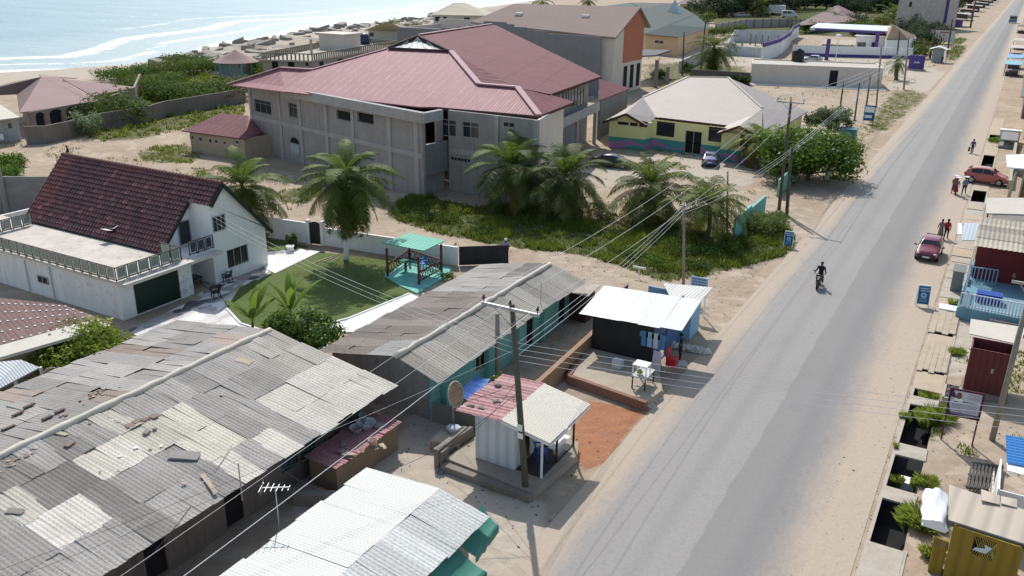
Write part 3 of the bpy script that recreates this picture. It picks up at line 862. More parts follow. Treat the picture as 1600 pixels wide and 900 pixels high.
def mosaic():
 m, t, b = nt('broken_stone_paving')
 tc = N(t, 'ShaderNodeTexCoord').outputs['Object']
 vo = N(t, 'ShaderNodeTexVoronoi', feature='F1'); vo.inputs['Scale'].default_value = 1.25; t.links.new(vscale(t, tc, (1.2, .8, 1)), vo.inputs['Vector'])
 sp = N(t, 'ShaderNodeSeparateColor'); t.links.new(vo.outputs['Color'], sp.inputs[0])
 col = mixc(t, ramp(t, sp.outputs[0], .2, .75), (.70, .68, .64), (.34, .32, .31))
 col = mixc(t, mth(t, 'GREATER_THAN', sp.outputs[1], .72), col, (.07, .07, .08))
 col = mixc(t, mth(t, 'GREATER_THAN', sp.outputs[2], .8), col, (.36, .29, .24))
 ve = N(t, 'ShaderNodeTexVoronoi', feature='DISTANCE_TO_EDGE'); ve.inputs['Scale'].default_value = 1.25; t.links.new(vscale(t, tc, (1.2, .8, 1)), ve.inputs['Vector'])
 col = mixc(t, ramp(t, ve.outputs[0], .03, .0), col, (.45, .42, .38))
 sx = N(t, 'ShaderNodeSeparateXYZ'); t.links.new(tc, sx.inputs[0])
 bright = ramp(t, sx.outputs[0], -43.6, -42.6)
 col = mixc(t, mth(t, 'MULTIPLY', bright, .5), col, (.80, .77, .72))  # sunlit part of the paving painted whiter, past the house shadow
 t.links.new(col, b.inputs['Base Color']); b.inputs['Roughness'].default_value = .7
 return m
MOS = mosaic()
mb = MB()
yard = [P(200, 518), P(300, 470), P(320, 452), P(345, 462), P(356, 483), P(376, 506), P(420, 520), P(470, 517), P(545, 498), P(520, 545), P(420, 560), P(330, 560), P(250, 545)]
mb.prism([(p.x, p.y) for p in yard], -.1, .045)
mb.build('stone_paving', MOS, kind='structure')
mb = MB()
mb.prism([(p.x, p.y) for p in (P(318, 446), P(415, 422), P(425, 428), P(375, 450), P(356, 478), P(345, 462))], -.1, .05)
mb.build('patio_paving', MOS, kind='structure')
mb = MB()
for pts in ([(545, 498), (640, 459), (655, 466), (560, 520), (530, 520)], [(412, 395), (470, 390), (500, 394), (430, 428), (414, 421)]):
 mb.prism([(p.x, p.y) for p in (P(*a) for a in pts)], -.1, .06)
mb.build('white_path', mat('bright_white_paving', (.80, .78, .73), (.70, .67, .62), 1, bump=.1), kind='structure')
mb = MB()
e = [P(355, 484), P(376, 507), P(420, 521), P(470, 518), P(545, 499), P(640, 460)]
for a, c in zip(e[:-1], e[1:]): mb.bar(a + V(0, 0, .05), c + V(0, 0, .05), .12, .14)
mb.build('lawn_kerb', WHITE, kind='structure')
bw = thing('boundary_wall', (-41, 48.6, 0), 'long white garden wall with two dark steel gates behind the lawn', 'wall')
mb = MB()
BWP = [(-57, 47.2), (-46.5, 48.7), (-45.2, 49.0), (-33.2, 50.6)]
mb.box(-57, -51, 47.5, 47.68, 0, 1.7, .1)
mb.wall((-51.5, 47.95), (-46.45, 48.65), 0, 1.7, .18); mb.wall((-45.15, 48.9), (-33.4, 50.3), 0, 1.45, .18)
for x, y in ((-46.4, 48.55), (-45.15, 48.8)): mb.box(x - .15, x + .15, y - .05, y + .25, 0, 2.0)
mb.build('wall_panel', WHITE, bw)
def gate_mesh(a, c, z, arch=.15):
 a, c = V(*a), V(*c); d = (c - a); mb = MB()
 n = 10
 for i in range(n):
  s0, s1 = a + d * (i / n), a + d * ((i + .995) / n)
  top = z + arch * math.sin(math.pi * (i + .5) / n)
  mb.bar(s0.lerp(s1, .5) + V(0, 0, .05), s0.lerp(s1, .5) + V(0, 0, top), (s1 - s0).length, .05, up=V(d.y, -d.x, 0))
 mb.bar(a + V(0, 0, .4), c + V(0, 0, .4), .1, .06); mb.bar(a + V(0, 0, z * .8), c + V(0, 0, z * .8), .1, .06)
 return mb
NAVY = mat('dark_navy_steel', (.018, .02, .026), (.028, .03, .036), 2, rough=.5)
gate_mesh((-46.25, 48.62, 0), (-45.3, 48.85, 0), 1.75).build('garden_gate', NAVY, bw)
gate_mesh((-33.3, 50.4, 0), (-30.4, 52.7, 0), 1.5, 0).build('vehicle_gate', NAVY, bw)
gz_ = thing('gazebo', (-35.3, 47.7, 0), 'small garden gazebo with turquoise sheet roof on red brown posts', 'gazebo')
GP = [P(606, 433), P(655, 446), P(690, 426), P(640, 409)]
GH = 2.15
REDW = mat('red_brown_paint', (.15, .045, .035), (.11, .035, .03), 2)
for p in GP:
 mb = MB(); mb.bar(p, p + V(0, 0, GH), .13); mb.build('post', REDW, gz_)
cg = sum(GP, V(0, 0, 0)) / 4
def grow(p, k, z): return cg + (p - cg) * k + V(0, 0, z)
mb = MB(); mb.slab([P(596, 379, 2.3), P(662, 391.5, 2.3), P(696, 375.5, 2.42), P(640, 364, 2.42)], .06)
mb.build('roof', corr('turquoise_roofing', (.05, .42, .29), (.04, .36, .25), .3, .6, (.12, .55, .42), rough=.4, dirt=.05), gz_)
mb = MB()
for a, c in ((0, 3), (3, 2), (2, 1)):
 p, q = GP[a], GP[c]
 mb.bar(p + V(0, 0, .95), q + V(0, 0, .95), .09); mb.bar(p + V(0, 0, .3), q + V(0, 0, .3), .07)
 n = 9
 for i in range(n):
  s0, s1 = p.lerp(q, i / n), p.lerp(q, (i + 1) / n)
  mb.bar(s0 + V(0, 0, .3), s1 + V(0, 0, .95), .035, .03); mb.bar(s0 + V(0, 0, .95), s1 + V(0, 0, .3), .035, .03)
mb.build('lattice_railing', REDW, gz_)
mb = MB(); mb.prism([(p.x, p.y) for p in (P(600, 432), P(625, 448), P(652, 460), P(700, 432), P(705, 420), P(690, 415), P(640, 402))], -.05, .09)
mb.build('tiled_floor', mat('turquoise_floor_tiles', (.10, .42, .36), (.30, .55, .48), 1.6, bump=.1), gz_)
b2 = thing('teal_block', (-24.5, 37.5, 0), 'long low house with grey asbestos roof and teal walls beside the lane', 'house')
mb = MB()
f0, f1 = (-21.75, 30.4), (-21.75, 45.6)
ops = [(4.0, 5.0, .9, 1.9), (9.5, 10.4, .1, 2.0), (13.6, 14.6, .1, 2.05)]
mb.wall(f0, f1, 0, 2.45, .18, ops)
mb.build('teal_wall', TEAL, b2)
window(b2, f0, f1, ops[0], WOOD, mull=2); window(b2, f0, f1, ops[1], TEAL, HOLE, mull=1, name='door'); window(b2, f0, f1, ops[2], TEAL, HOLE, mull=1, name='door')
for y in (31.2, 35.2, 38.5, 41.5): mb = MB(); mb.box(-21.74, -21.45, y, y + .22, 0, 2.3); mb.build('teal_pillar', TEAL, b2)
mb = MB()
mb.wall((-28.0, 30.4), (-21.95, 30.4), 0, 2.3, .18)
mb.poly((-28.0, 30.4, 2.3), (-21.95, 30.4, 2.3), (-21.95, 30.4, 2.55), (-23.3, 30.4, 3.2), (-28.0, 30.4, 2.35))
mb.wall((-28.0, 45.6), (-28.0, 30.4), 0, 2.3, .18); mb.wall((-21.75, 45.6), (-28, 45.6), 0, 2.4, .18)
mb.build('end_wall', mat('stained_grey_render', (.33, .31, .29), (.22, .2, .19), .7, bump=.2, streak=.6, streakc=(.12, .11, .1)), b2)
ASB = corr('asbestos_sheet', (.33, .315, .295), (.26, .25, .235), .18, 0, rough=.9, dirt=.3, dirtc=(.33, .31, .28), bump=0, usecol=True)
rr = random.Random(11)
def col_mid_left(c, r, nc, nr):
 k = rr.uniform(.85, 1.2)
 if c < nc * .62: return (.70 * k, .62 * k, .58 * k) if r > 0 or c > 1 else (k, k, k)
 return (1.1 * k, 1.08 * k, 1.04 * k) if not (r == 0 and c > nc - 4) else (.7 * k, .66 * k, .64 * k)
def col_mid_right(c, r, nc, nr):
 k = rr.uniform(.9, 1.3); return (1.05 * k, 1.0 * k, .90 * k)
mb = MB()
rz0 = 3.3
sheets(mb, (-23.3, 29.75, rz0), (0, 1, 0), V(-5.1, 0, -.95), 16.1, 5.25, 1.0, 1.75, .2, .011, col_mid_left, rr, jit=.02)
sheets(mb, (-23.3, 29.75, rz0), (0, 1, 0), V(2.35, 0, -.75), 16.1, 2.5, .95, 2.5, .2, .012, col_mid_right, rr, jit=.02)
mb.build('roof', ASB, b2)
RIDGE = mat('cream_cement_ridge', (.62, .565, .47), (.53, .48, .40), 1.5, bump=.4, streak=.2)
mb = MB(); rr = random.Random(3)
mb.tube([(-23.3 + rr.uniform(-.04, .04), 29.7 + k * .5, rz0 + .07 + rr.uniform(-.015, .02)) for k in range(33)], [.13 + rr.uniform(-.02, .04) for k in range(33)], 6)
mb.build('ridge_cap', RIDGE, b2, smooth=True)
b1 = thing('grey_roofed_house', (-29, 19, 0), 'long low house under a wide patched grey asbestos roof littered with debris', 'house')
mb = MB()
f0, f1 = (-23.6, 6), (-23.6, 28.2)
wp = []
ops = [(16.1, 17.1, .9, 2.1), (17.25, 18.2, .9, 2.1), (20.1, 21.2, .9, 2.1), (13.0, 13.9, .1, 2.1), (9.3, 10.2, .1, 2.0)]
mb.wall(f0, f1, 0, 2.5, .18, ops); mb.wall((-23.6, 28.2), (-37, 28.2), 0, 2.5, .18); mb.wall((-37, 28.2), (-37, 6), 0, 2.3, .18)
mb.poly((-23.6, 28.2, 2.5), (-30.2, 28.2, 3.45), (-37, 28.2, 2.4))
mb.build('wall', mat('soot_brown_render', (.20, .165, .14), (.15, .125, .11), .7, bump=.2, streak=.6, streakc=(.07, .06, .055)), b1)
for k in range(3): window(b1, f0, f1, ops[k], mat('dull_green_frame', (.05, .085, .08), (.04, .07, .065)), glass('green_window_board', (.02, .045, .045), .5), mull=2)
for k in (3, 4): window(b1, f0, f1, ops[k], DKWOOD, HOLE, mull=1, name='door')
rr = random.Random(21)
RD = 8.1
def col_g_right(c, r, nc, nr):
 k = rr.uniform(.82, 1.15); q = rr.random()
 y = 6 + c * 22.3 / nc
 base = (k, .98 * k, .96 * k)
 if y > 22.6 and r >= nr - 2: return (1.5 + .15 * k, 1.47 + .15 * k, 1.35 + .15 * k)
 if y > 24.6: return (1.25 * k, 1.2 * k, 1.12 * k)
 if 17.5 < y < 20.5 and 1 <= r <= 2 and q < .75: return (1.3 * k + .4, 1.27 * k + .4, 1.1 * k + .35)
 if 18.2 < y < 21.6 and r == 3 and q < .7: return (1.85, 1.8, 1.65)
 if 12.3 < y < 14.2 and r == 2: return (1.95, 1.9, 1.8)
 if q < .10: return (1.7 * k, 1.65 * k, 1.5 * k)
 if q < .25: return (.62 * k, .6 * k, .58 * k)
 return base
def col_g_left(c, r, nc, nr):
 k = rr.uniform(.8, 1.25); q = rr.random()
 if q < .14: return (.95 * k, .8 * k, .72 * k)
 return (1.0 * k, .99 * k, .97 * k)
mb = MB()
sheets(mb, (-30.2, 5.6, 3.55), (0, 1, 0), V(7.75, 0, -1.0), 22.9, RD - .25, 1.02, 1.75, .17, .010, col_g_right, rr, jit=.03)
sheets(mb, (-30.2, 5.6, 3.55), (0, 1, 0), V(-7.3, 0, -1.05), 22.9, 7.35, 1.15, 2.4, .17, .008, col_g_left, rr, jit=.045)
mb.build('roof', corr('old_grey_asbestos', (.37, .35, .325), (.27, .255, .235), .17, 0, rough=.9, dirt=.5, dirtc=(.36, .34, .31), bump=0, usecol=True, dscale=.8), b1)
mb = MB()
mb.tube([(-30.2 + rr.uniform(-.05, .05), 5.4 + k * .5, 3.66 + rr.uniform(-.02, .02)) for k in range(47)], [.155 + rr.uniform(-.03, .03) for k in range(47)], 6)
mb.build('ridge_cap', RIDGE, b1, smooth=True)
mb = MB()
for k in range(30): 
 y = 6 + k * .75
 mb.bar((-30.0, y, 3.40), (-22.6, y, 2.45), .06, .1)
mb.build('rafter', DKWOOD, b1)
def roofz(x): return 3.62 + (x + 30.2) * (-1.0 / 7.75) if x > -30.2 else 3.62 + (x + 30.2) * (1.05 / 7.3)
TILEBR = mat('brick_red_tile', (.27, .19, .16), (.21, .145, .12), 2, bump=.3)
STONE = mat('grey_brown_rubble', (.27, .235, .20), (.19, .165, .14), 3, bump=.4)
def onroof(px, py):
 q = P(px, py, 3.2)
 for _ in range(6): q = P(px, py, roofz(q.x))
 return q
rr = random.Random(9)
def debris(px, py, dx, dy, dz, rz, m_, name, label, cat, group=None):
 q = onroof(px, py)
 dx *= .6; dy *= .6; dz *= .4
 mb = MB(); mb.box(-dx / 2, dx / 2, -dy / 2, dy / 2, 0, dz)
 mb.v = [(x + rr.uniform(-.12, .12) * dx, y + rr.uniform(-.12, .12) * dy, z * rr.uniform(.75, 1.2)) for x, y, z in mb.v]
 c_, s_ = math.cos(rz), math.sin(rz)
 sl = (-1.0 / 7.75) if q.x > -30.2 else 1.05 / 7.3
 mb.v = [(q.x + x * c_ - y * s_, q.y + x * s_ + y * c_, q.z + z + (x * c_ - y * s_) * sl + .03) for x, y, z in mb.v]
 return solo(mb, name, m_, label, cat, group)
for (px, py) in ((46, 636), (29, 648), (14, 670), (93, 644), (74, 655)):
 debris(px, py, .28, .75, .2, .0, mat('brown_block', (.16, .12, .10), (.12, .09, .075), 2, bump=.3), 'concrete_block', 'brown block weighing down the left slope of the grey roof', 'block', 'brown blocks on the left roof slope')
for (px, py) in ((204, 666), (213, 660), (226, 656), (240, 652)):
 debris(px, py, .42, .5, .1, rr.uniform(-.4, .4), TILEBR, 'broken_tile', 'broken red roof tile lying in a row on the grey roof', 'roof tile', 'broken red tiles on the grey roof')
debris(110, 697, .35, .6, .2, .2, TILEBR, 'clay_block', 'single brown clay block beside the cream ridge of the grey roof', 'block')
debris(229, 678, .35, .4, .18, .3, STONE, 'stone', 'larger grey stone on the pale patch of the grey roof', 'stone')
debris(242, 672, .22, .25, .15, .1, STONE, 'stone', 'smaller grey stone on the pale patch of the grey roof', 'stone')
debris(327, 757, 2.0, .32, .06, -.38, WOOD, 'wooden_plank', 'short weathered plank lying on the lower edge of the grey roof', 'plank')
debris(287, 713, 1.7, .8, .1, .62, mat('loose_grey_sheet', (.30, .28, .255), (.22, .205, .19), 6), 'loose_sheet', 'curled loose grey roofing sheet on the pale patch of the roof', 'roofing sheet')
debris(95, 679, .9, .3, .09, .3, WOOD, 'broken_slab', 'pale broken slab beside the ridge of the grey roof', 'slab')
debris(381, 566, 1.3, .7, .06, .2, WOOD, 'loose_board', 'pale loose board at the far end of the grey roof ridge', 'board')
debris(24, 800, .8, .5, .06, .5, STONE, 'loose_sheet', 'grey scrap of sheet near the near left edge of the grey roof', 'roofing sheet')
for k in range(30):
 px = rr.uniform(90, 165) if k < 18 else rr.uniform(0, 60); py = 700 - (px - 30) * .62 + rr.uniform(-16, -2) if k < 18 else 740 - px * .5 + rr.uniform(-12, 0)
 s_ = rr.uniform(.1, .28)
 debris(px, py, s_, s_ * rr.uniform(.6, 1.6), s_ * .5, rr.uniform(0, 3), rr.choice((STONE, WOOD, TILEBR)), 'rubble_piece', 'piece of broken cement rubble along the ridge of the grey roof', 'rubble', 'rubble pieces along the grey roof ridge')
for k in range(26):
 px = rr.uniform(120, 420); py = rr.uniform(600, 780)
 if py > 900 - px * .55 - 60 and px > 300: continue
 s_ = rr.uniform(.06, .2)
 debris(px, py, s_ * 1.5, s_, s_ * .3, rr.uniform(0, 3), rr.choice((WHITE, WOOD, STONE)), 'litter_scrap', 'small pale scrap of litter scattered on the grey roof', 'litter', 'pale scraps scattered on the grey roof')
b3 = thing('white_roofed_shop', (-16, 17, 0), 'shop with bright white corrugated roof and green tarpaulin awning at the bottom edge', 'shop')
mb = MB()
mb.wall((-14.0, 6), (-14.0, 21.6), 0, 2.5, .12); mb.wall((-14.0, 21.6), (-18.3, 21.6), 0, 2.6, .12); mb.wall((-18.3, 21.6), (-18.3, 6), 0, 2.6, .12)
mb.build('wall', mat('grey_board_wall', (.3, .28, .25), (.24, .22, .2)), b3)
rr = random.Random(4)
def col_w(c, r, nc, nr):
 k = rr.uniform(.93, 1.05)
 return (k, .97 * k, .86 * k) if c < nc * .45 else (k, k, .97 * k)
def col_w2(c, r, nc, nr):
 k = rr.uniform(.78, 1.0)
 if c < nc * .35: return (.80 * k, .76 * k, .64 * k)
 return (.88 * k, .89 * k, .9 * k)
mb = MB()
sheets(mb, (-15.45, 5.5, 3.05), (0, 1, 0), V(-3.3, 0, -.2), 16.4, 3.35, 1.25, 3.35, .13, .008, col_w, rr, jit=.015)
sheets(mb, (-15.45, 5.5, 3.05), (0, 1, 0), V(2.0, 0, -.4), 16.4, 2.1, .85, 2.1, .16, .009, col_w2, rr, jit=.02)
mb.build('roof', corr('bright_white_sheet', (.72, .71, .67), (.66, .65, .61), .16, 0, rough=.6, dirt=.22, dirtc=(.30, .29, .28), bump=0, usecol=True), b3)
GREEN_T = mat('green_tarpaulin', (.05, .215, .155), (.04, .17, .125), .8, rough=.5, bump=.2)
def cloth(pts0, pts1, z0, z1, sag, nx=26, ny=8, seed=1, hang=.3):
 r_ = random.Random(seed); vs = []; fs = []
 ph = r_.uniform(0, 6)
 for j in range(ny + 1):
  for i in range(nx + 1):
   a = Vector(pts0[0]).lerp(Vector(pts0[1]), i / nx); c = Vector(pts1[0]).lerp(Vector(pts1[1]), i / nx)
   p = a.lerp(c, min(1, j / (ny - 2)))
   z = z0 + (z1 - z0) * min(1, j / (ny - 2)) - sag * math.sin(math.pi * min(1, j / (ny - 2))) + .03 * math.sin(i * 1.9 + ph) * j / ny
   if j > ny - 2: z -= hang * (j - ny + 2) / 2 + .05 * math.sin(i * 2.7 + ph)
   vs.append((p.x, p.y, z))
 for j in range(ny):
  for i in range(nx): fs.append([j * (nx + 1) + i, j * (nx + 1) + i + 1, (j + 1) * (nx + 1) + i + 1, (j + 1) * (nx + 1) + i])
 mb = MB(); mb.add(vs, fs); return mb
cloth([(-13.55, 10, 0), (-13.5, 20.1, 0)], [(-12.3, 10, 0), (-12.3, 20.1, 0)], 2.5, 1.95, .12, seed=2).build('awning', GREEN_T, b3, smooth=True)
cloth([(-13.75, 20.4, 0), (-14.0, 22.5, 0)], [(-12.95, 20.4, 0), (-13.15, 22.3, 0)], 2.55, 2.1, .1, nx=10, seed=5).build('awning_corner', GREEN_T, b3, smooth=True)
kz = thing('kiosk', (-16.6, 29.5, 0), 'white metal kiosk with half pink half white roof on a concrete plinth', 'kiosk')
KX0, KX1, KX2, KY0, KY1 = -17.75, -15.75, -14.45, 28.0, 31.2
PZ = .42
mb = MB(); mb.prism([(-18.9, 27.3), (-14.25, 27.0), (-13.95, 30.6), (-14.4, 31.6), (-18.6, 31.6)], 0, PZ - .02)
mb.build('plinth', mat('tan_plinth', (.37, .315, .25), (.28, .235, .185), 1, bump=.3, streak=.4), kz)
KW = corr('white_wall_sheeting', (.66, .69, .71), (.60, .63, .65), .5, 0, rough=.45, dirt=.1, bump=.9)
mb = MB()
mb.wall((KX0, KY0), (KX1, KY0), PZ, 2.75, .05); mb.wall((KX0, KY1), (KX0, KY0), PZ, 2.55, .05); mb.wall((KX1, KY1), (KX0, KY1), PZ, 2.75, .05)
mb.wall((KX1, KY0 + .05), (KX1, KY1), PZ, 2.75, .05, [(.5, 1.4, PZ + .02, 2.3), (1.7, 2.9, 1.2, 2.3)])
mb.build('wall', KW, kz)
for (x, y) in ((KX2, KY0 + .05), (KX2, KY1 - .05), (KX2 - .02, 29.5)):
 mb = MB(); mb.bar((x, y, PZ), (x, y, 2.45), .08); mb.build('post', BLACKISH if y > 29 else WHITE, kz)
mb = MB(); mb.box(KX1 + .02, KX2, KY0 + .1, KY1 - .05, PZ - .015, PZ + .02); mb.build('porch_floor', mat('black_tiles', (.03, .03, .032), (.05, .05, .05)), kz)
mb = MB()
mb.poly((KX2 - .01, KY0 + 1.55, PZ + .1), (KX2 - .01, KY1 - .1, PZ + .1), (KX2 - .01, KY1 - .1, 2.2), (KX2 - .01, KY0 + 1.55, 2.2))
m, t, b = nt('clear_shop_glass'); b.inputs['Base Color'].default_value = (.8, .85, .85, 1); b.inputs['Roughness'].default_value = .05; b.inputs['Alpha'].default_value = .18
mb.build('shop_window', m, kz)
mb = MB()
for z in (.95, 1.4, 1.8): mb.box(KX2 - .5, KX2 - .06, 29.6, 31.0, z, z + .03)
mb.build('shelf', WHITE, kz)
rr = random.Random(6)
mb = MB()
PK = corr('pink_roof_sheet', (.42, .20, .20), (.35, .155, .16), .3, 0, rough=.6, dirt=.25, dirtc=(.5, .36, .34), bump=0, usecol=True)
sheets(mb, (-16.15, 27.55, 2.93), (0, 1, 0), V(-2.35, 0, -.12), 4.0, 2.35, .95, 2.35, .3, .03, lambda *a: (rr.uniform(.85, 1.1),) * 3, rr, jit=.04)
mb.build('pink_roof', PK, kz)
mb = MB()
sheets(mb, (-16.2, 27.6, 2.98), (0, 1, 0), V(2.4, 0, -.42), 3.85, 2.4, 3.85, 2.4, .13, .012, lambda *a: (1, .97, .9), rr, jit=.0)
mb.build('white_roof', corr('cream_white_sheet', (.72, .69, .62), (.66, .63, .57), .13, 0, rough=.6, dirt=.1, bump=0, usecol=True), kz)
mb = MB(); mb.bar((-16.2, 27.62, 2.86), (-13.9, 27.62, 2.46), .05, .12); mb.bar((-13.85, 27.62, 2.44), (-13.85, 31.4, 2.44), .05, .08); mb.build('roof_trim', WHITE, kz)
for (px, py, z, lab) in ((776, 627, 2.95, 'brown stone on the far left part of the pink kiosk roof'), (751, 638, 2.9, 'brown stone at the near edge of the pink kiosk roof'), (735, 634, 2.9, 'brown stone at the corner of the pink kiosk roof'), (778, 601, 2.95, 'brown stone at the back of the pink kiosk roof')):
 q = P(px, py, z); mb = MB(); mb.ball(q, (.2, .16, .09), 7, 5, .15, rr); solo(mb, 'stone', STONE, lab, 'stone')
mb = MB(); mb.wall((-19.2, 27.1), (-18.85, 29.6), 0, .85, .2); mb.wall((-18.9, 27.05), (-18.9, 27.6), 0, .8, .3)
mb.box(-19.3, -19.05, 27.0, 29.4, 0, .9)
solo(mb, 'low_wall', CONC_D, 'low stained concrete wall running back beside the white kiosk', 'wall')
mb = MB(); mb.prism([(-18.85, 26.85), (-14.3, 26.7), (-14.25, 26.98), (-18.85, 27.26)], 0, .3)
solo(mb, 'kerb_step', CONC_D, 'long low concrete step in front of the white kiosk', 'step')
s1 = thing('black_walled_shop', (-16.5, 44, 0), 'black walled shop with broad white sheet roof and blue side near the road', 'shop')
mb = MB()
mb.wall((-18.3, 41.4), (-14.6, 41.4), 0, 2.75, .1); mb.wall((-18.3, 46.3), (-18.3, 41.4), 0, 2.75, .1)
mb.build('front_wall', BLACKISH, s1)
BLUEW = mat('blue_wall_paint', (.09, .17, .36), (.08, .15, .30), 1, streak=.2)
mb = MB(); mb.wall((-14.6, 41.45), (-14.6, 46.2), 0, 2.8, .1, [(1.2, 2.1, .05, 2.0)]); mb.build('side_wall', BLUEW, s1)
LTB = mat('pale_blue_paint', (.30, .50, .68), (.27, .45, .62), 1, streak=.2)
mb = MB(); mb.wall((-14.1, 46.3), (-14.1, 48.0), 0, 2.45, .1); mb.wall((-16.0, 46.3), (-14.1, 46.3), 0, 2.45, .1); mb.wall((-14.1, 48.0), (-17.5, 48.0), 0, 2.3, .1); mb.build('blue_extension_wall', LTB, s1)
rr = random.Random(8)
mb = MB()
W1 = corr('white_zinc_roof', (.72, .74, .75), (.66, .68, .70), .2, 0, rough=.4, dirt=.06, bump=0, usecol=True)
A0, A1, A2, A3 = P(905, 491, 2.75), P(1063, 517, 2.75), P(1100, 455, 3.2), P(945, 447, 3.2)
mb = MB()
al = (A1 - A0); sl_ = (A0 - A3)
sheets(mb, A3, al, sl_, al.length, sl_.length, 1.1, sl_.length, .18, .004, lambda *a: (rr.uniform(.97, 1.03),) * 3, rr, jit=.01)
mb.build('roof', W1, s1)
mb = MB()
B0, B1, B2, B3 = P(1048, 466, 2.75), P(1088, 480, 2.62), P(1113, 449, 2.55), P(1036, 442, 2.6)
mb.slab([B0, B1, B2, B3], .05)
mb.build('extension_roof', corr('dull_white_sheet', (.68, .66, .61), (.62, .6, .56), .2, 0, rough=.5, dirt=.15), s1)
sd_ = thing('brown_shed', (-21, 45.5, 0), 'small dark brown shed with rusty pale roof by the teal block', 'shed')
c0 = P(881, 497); c1 = P(915, 487)
mb = MB(); mb.box(c0.x, c0.x + 1.5, c0.y, c0.y + 1.3, 0, 1.9); mb.build('wall', mat('dark_brown_boards', (.07, .04, .03), (.05, .03, .025), 3, bump=.4), sd_)
mb = MB(); mb.slab([V(c0.x - .15, c0.y - .25, 1.93), V(c0.x + 1.75, c0.y - .25, 1.93), V(c0.x + 1.75, c0.y + 1.5, 2.1), V(c0.x - .15, c0.y + 1.5, 2.1)], .05)
mb.build('roof', mat('rusty_pale_sheet', (.50, .45, .39), (.34, .25, .19), 1.4, streak=.4, streakc=(.25, .13, .08)), sd_)
BRK = blockmat('old_red_brown_brick', (.26, .12, .075), (.21, .10, .07), (.30, .2, .14), .4, .15)
mb = MB(); mb.wall((-17.8, 37.3), (-13.1, 36.6), -.02, .5, .25); mb.wall((-18.7, 41.2), (-17.9, 37.4), -.02, .5, .25)
q = [(-17.9, 37.5), (-13.1, 36.85), (-12.9, 38.5), (-14.2, 41.3), (-18.5, 41.3)]
solo(mb, 'brick_retaining_wall', BRK, 'low red brick wall around the sandy forecourt of the black shop', 'wall')
mb = MB(); mb.prism(q, -.02, .43)
solo(mb, 'forecourt', mat('forecourt_sand', (.42, .35, .27), (.33, .27, .2), .9, bump=.4), 'raised sandy forecourt in front of the black walled shop', 'forecourt')
mb = MB(); mb.wall((-18.75, 44.3), (-18.35, 34.2), 0, 1.15, .28); 
mb.m = [0] * len(mb.f)
solo(mb, 'yard_wall', mat('orange_topped_block_wall', (.36, .22, .13), (.27, .17, .11), .8, bump=.3, streak=.4), 'long low orange brown yard wall beside the teal block', 'wall')
bb = thing('unfinished_hall', (-60, 78, 0), 'large unfinished grey two storey building with wide pink red metal roof', 'building')
F0, F1 = V(-77, 72.7, 0), V(-46.9, 65.1, 0)
d_ = (F1 - F0).normalized()
LF = (F1 - F0).length
rects = [(396.5, 154, 424.5, 180), (450, 160, 465, 185), (525, 171, 550, 191), (558, 174.5, 584, 195.5), (569, 245, 585, 252)]
ops = wops(F0, F1, *rects)
HB = 7.9
mb = MB(); mb.wall(F0, F1, 0, HB, .25, ops); mb.build('wall', PLASTER, bb)
FRM = mat('grey_window_frame', (.30, .29, .28), (.25, .24, .235))
window(bb, F0, F1, ops[0], FRM, mull=3, trans=.72, inset=.12); window(bb, F0, F1, ops[1], FRM, mull=2, trans=.72, inset=.12)
for o_ in ops[2:]: window(bb, F0, F1, o_, PLASTER, HOLE, mull=1, inset=.15)
def onF(u, out=0, p0=F0, d=d_): 
 return p0 + d * u + V(d.y, -d.x, 0) * out
for px in (390, 441, 472, 512, 553, 609, 651):
 u = wuv(px, 215, F0, F1)[0]; u = min(max(u, .2), LF - .2)
 p = onF(u, .06); mb = MB(); w_ = .22 if px < 600 else .3
 mb.bar(p, p + V(0, 0, HB - .02), w_ * 2, .14, up=V(d_.y, -d_.x, 0)); mb.build('column', PLASTER_L, bb)
for z in (4.05,):
 p, q = onF(.1, .045), onF(LF - .1, .045); mb = MB(); mb.bar(p + V(0, 0, z), q + V(0, 0, z), .1, .5); mb.build('floor_beam', PLASTER_L, bb)
u0_ = wuv(446, 146, F0, F1)[0]
p, q = onF(u0_, .3), onF(LF + .5, .3); mb = MB(); mb.bar(p + V(0, 0, 7.75), q + V(0, 0, 7.75), .55, .95)
q2 = q + V(.2, 2.6, 0); mb.bar(q + V(0, -.2, 7.74), q2 + V(0, 0, 7.74), .5, .93)
mb.build('parapet_band', PLASTER_L, bb)
op = wops(F0, F1, (454, 222, 469, 242))[0]
mb = MB(); n_ = 10; cu = (op[0] + op[1]) / 2; ru = (op[1] - op[0]) / 2
pts = [onF(op[0], .03) + V(0, 0, op[3]), onF(op[1], .03) + V(0, 0, op[3])] + [onF(cu + ru * math.cos(math.pi * i / n_), .03) + V(0, 0, op[3] + ru * .75 * math.sin(math.pi * i / n_)) for i in range(1, n_)]
mb.poly(*pts); mb.build('arched_window', HOLE, bb)
mb = MB(); a, c = onF(op[0], .05), onF(op[1], .05); mb.bar(a.lerp(c, .5) + V(0, 0, op[2]), a.lerp(c, .5) + V(0, 0, op[3] - .1), op[1] - op[0], .06, up=V(d_.y, -d_.x, 0)); mb.build('boarded_panel', mat('pale_grey_board', (.40, .42, .44), (.36, .38, .4)), bb)
R0, R1 = P(858, 149, 8) + V(-1.2, .6, -8), P(937, 121, 8) + V(-1.2, -.6, -8)
G0, G1 = V(-46.6, 68.9, 0), V(-36.6, 68.6, 0)
mb = MB(); mb.wall(F1 + V(-.6, .5, 0), G0 + V(-.6, 0, 0), 4.2, HB, .2, [(.7, 2.3, 4.9, 7.4)]); mb.wall(F1 + V(-.5, .3, 0), G0 + V(-.5, 0, 0), 0, 4.2, .2); mb.build('recess_wall', PLASTER, bb)
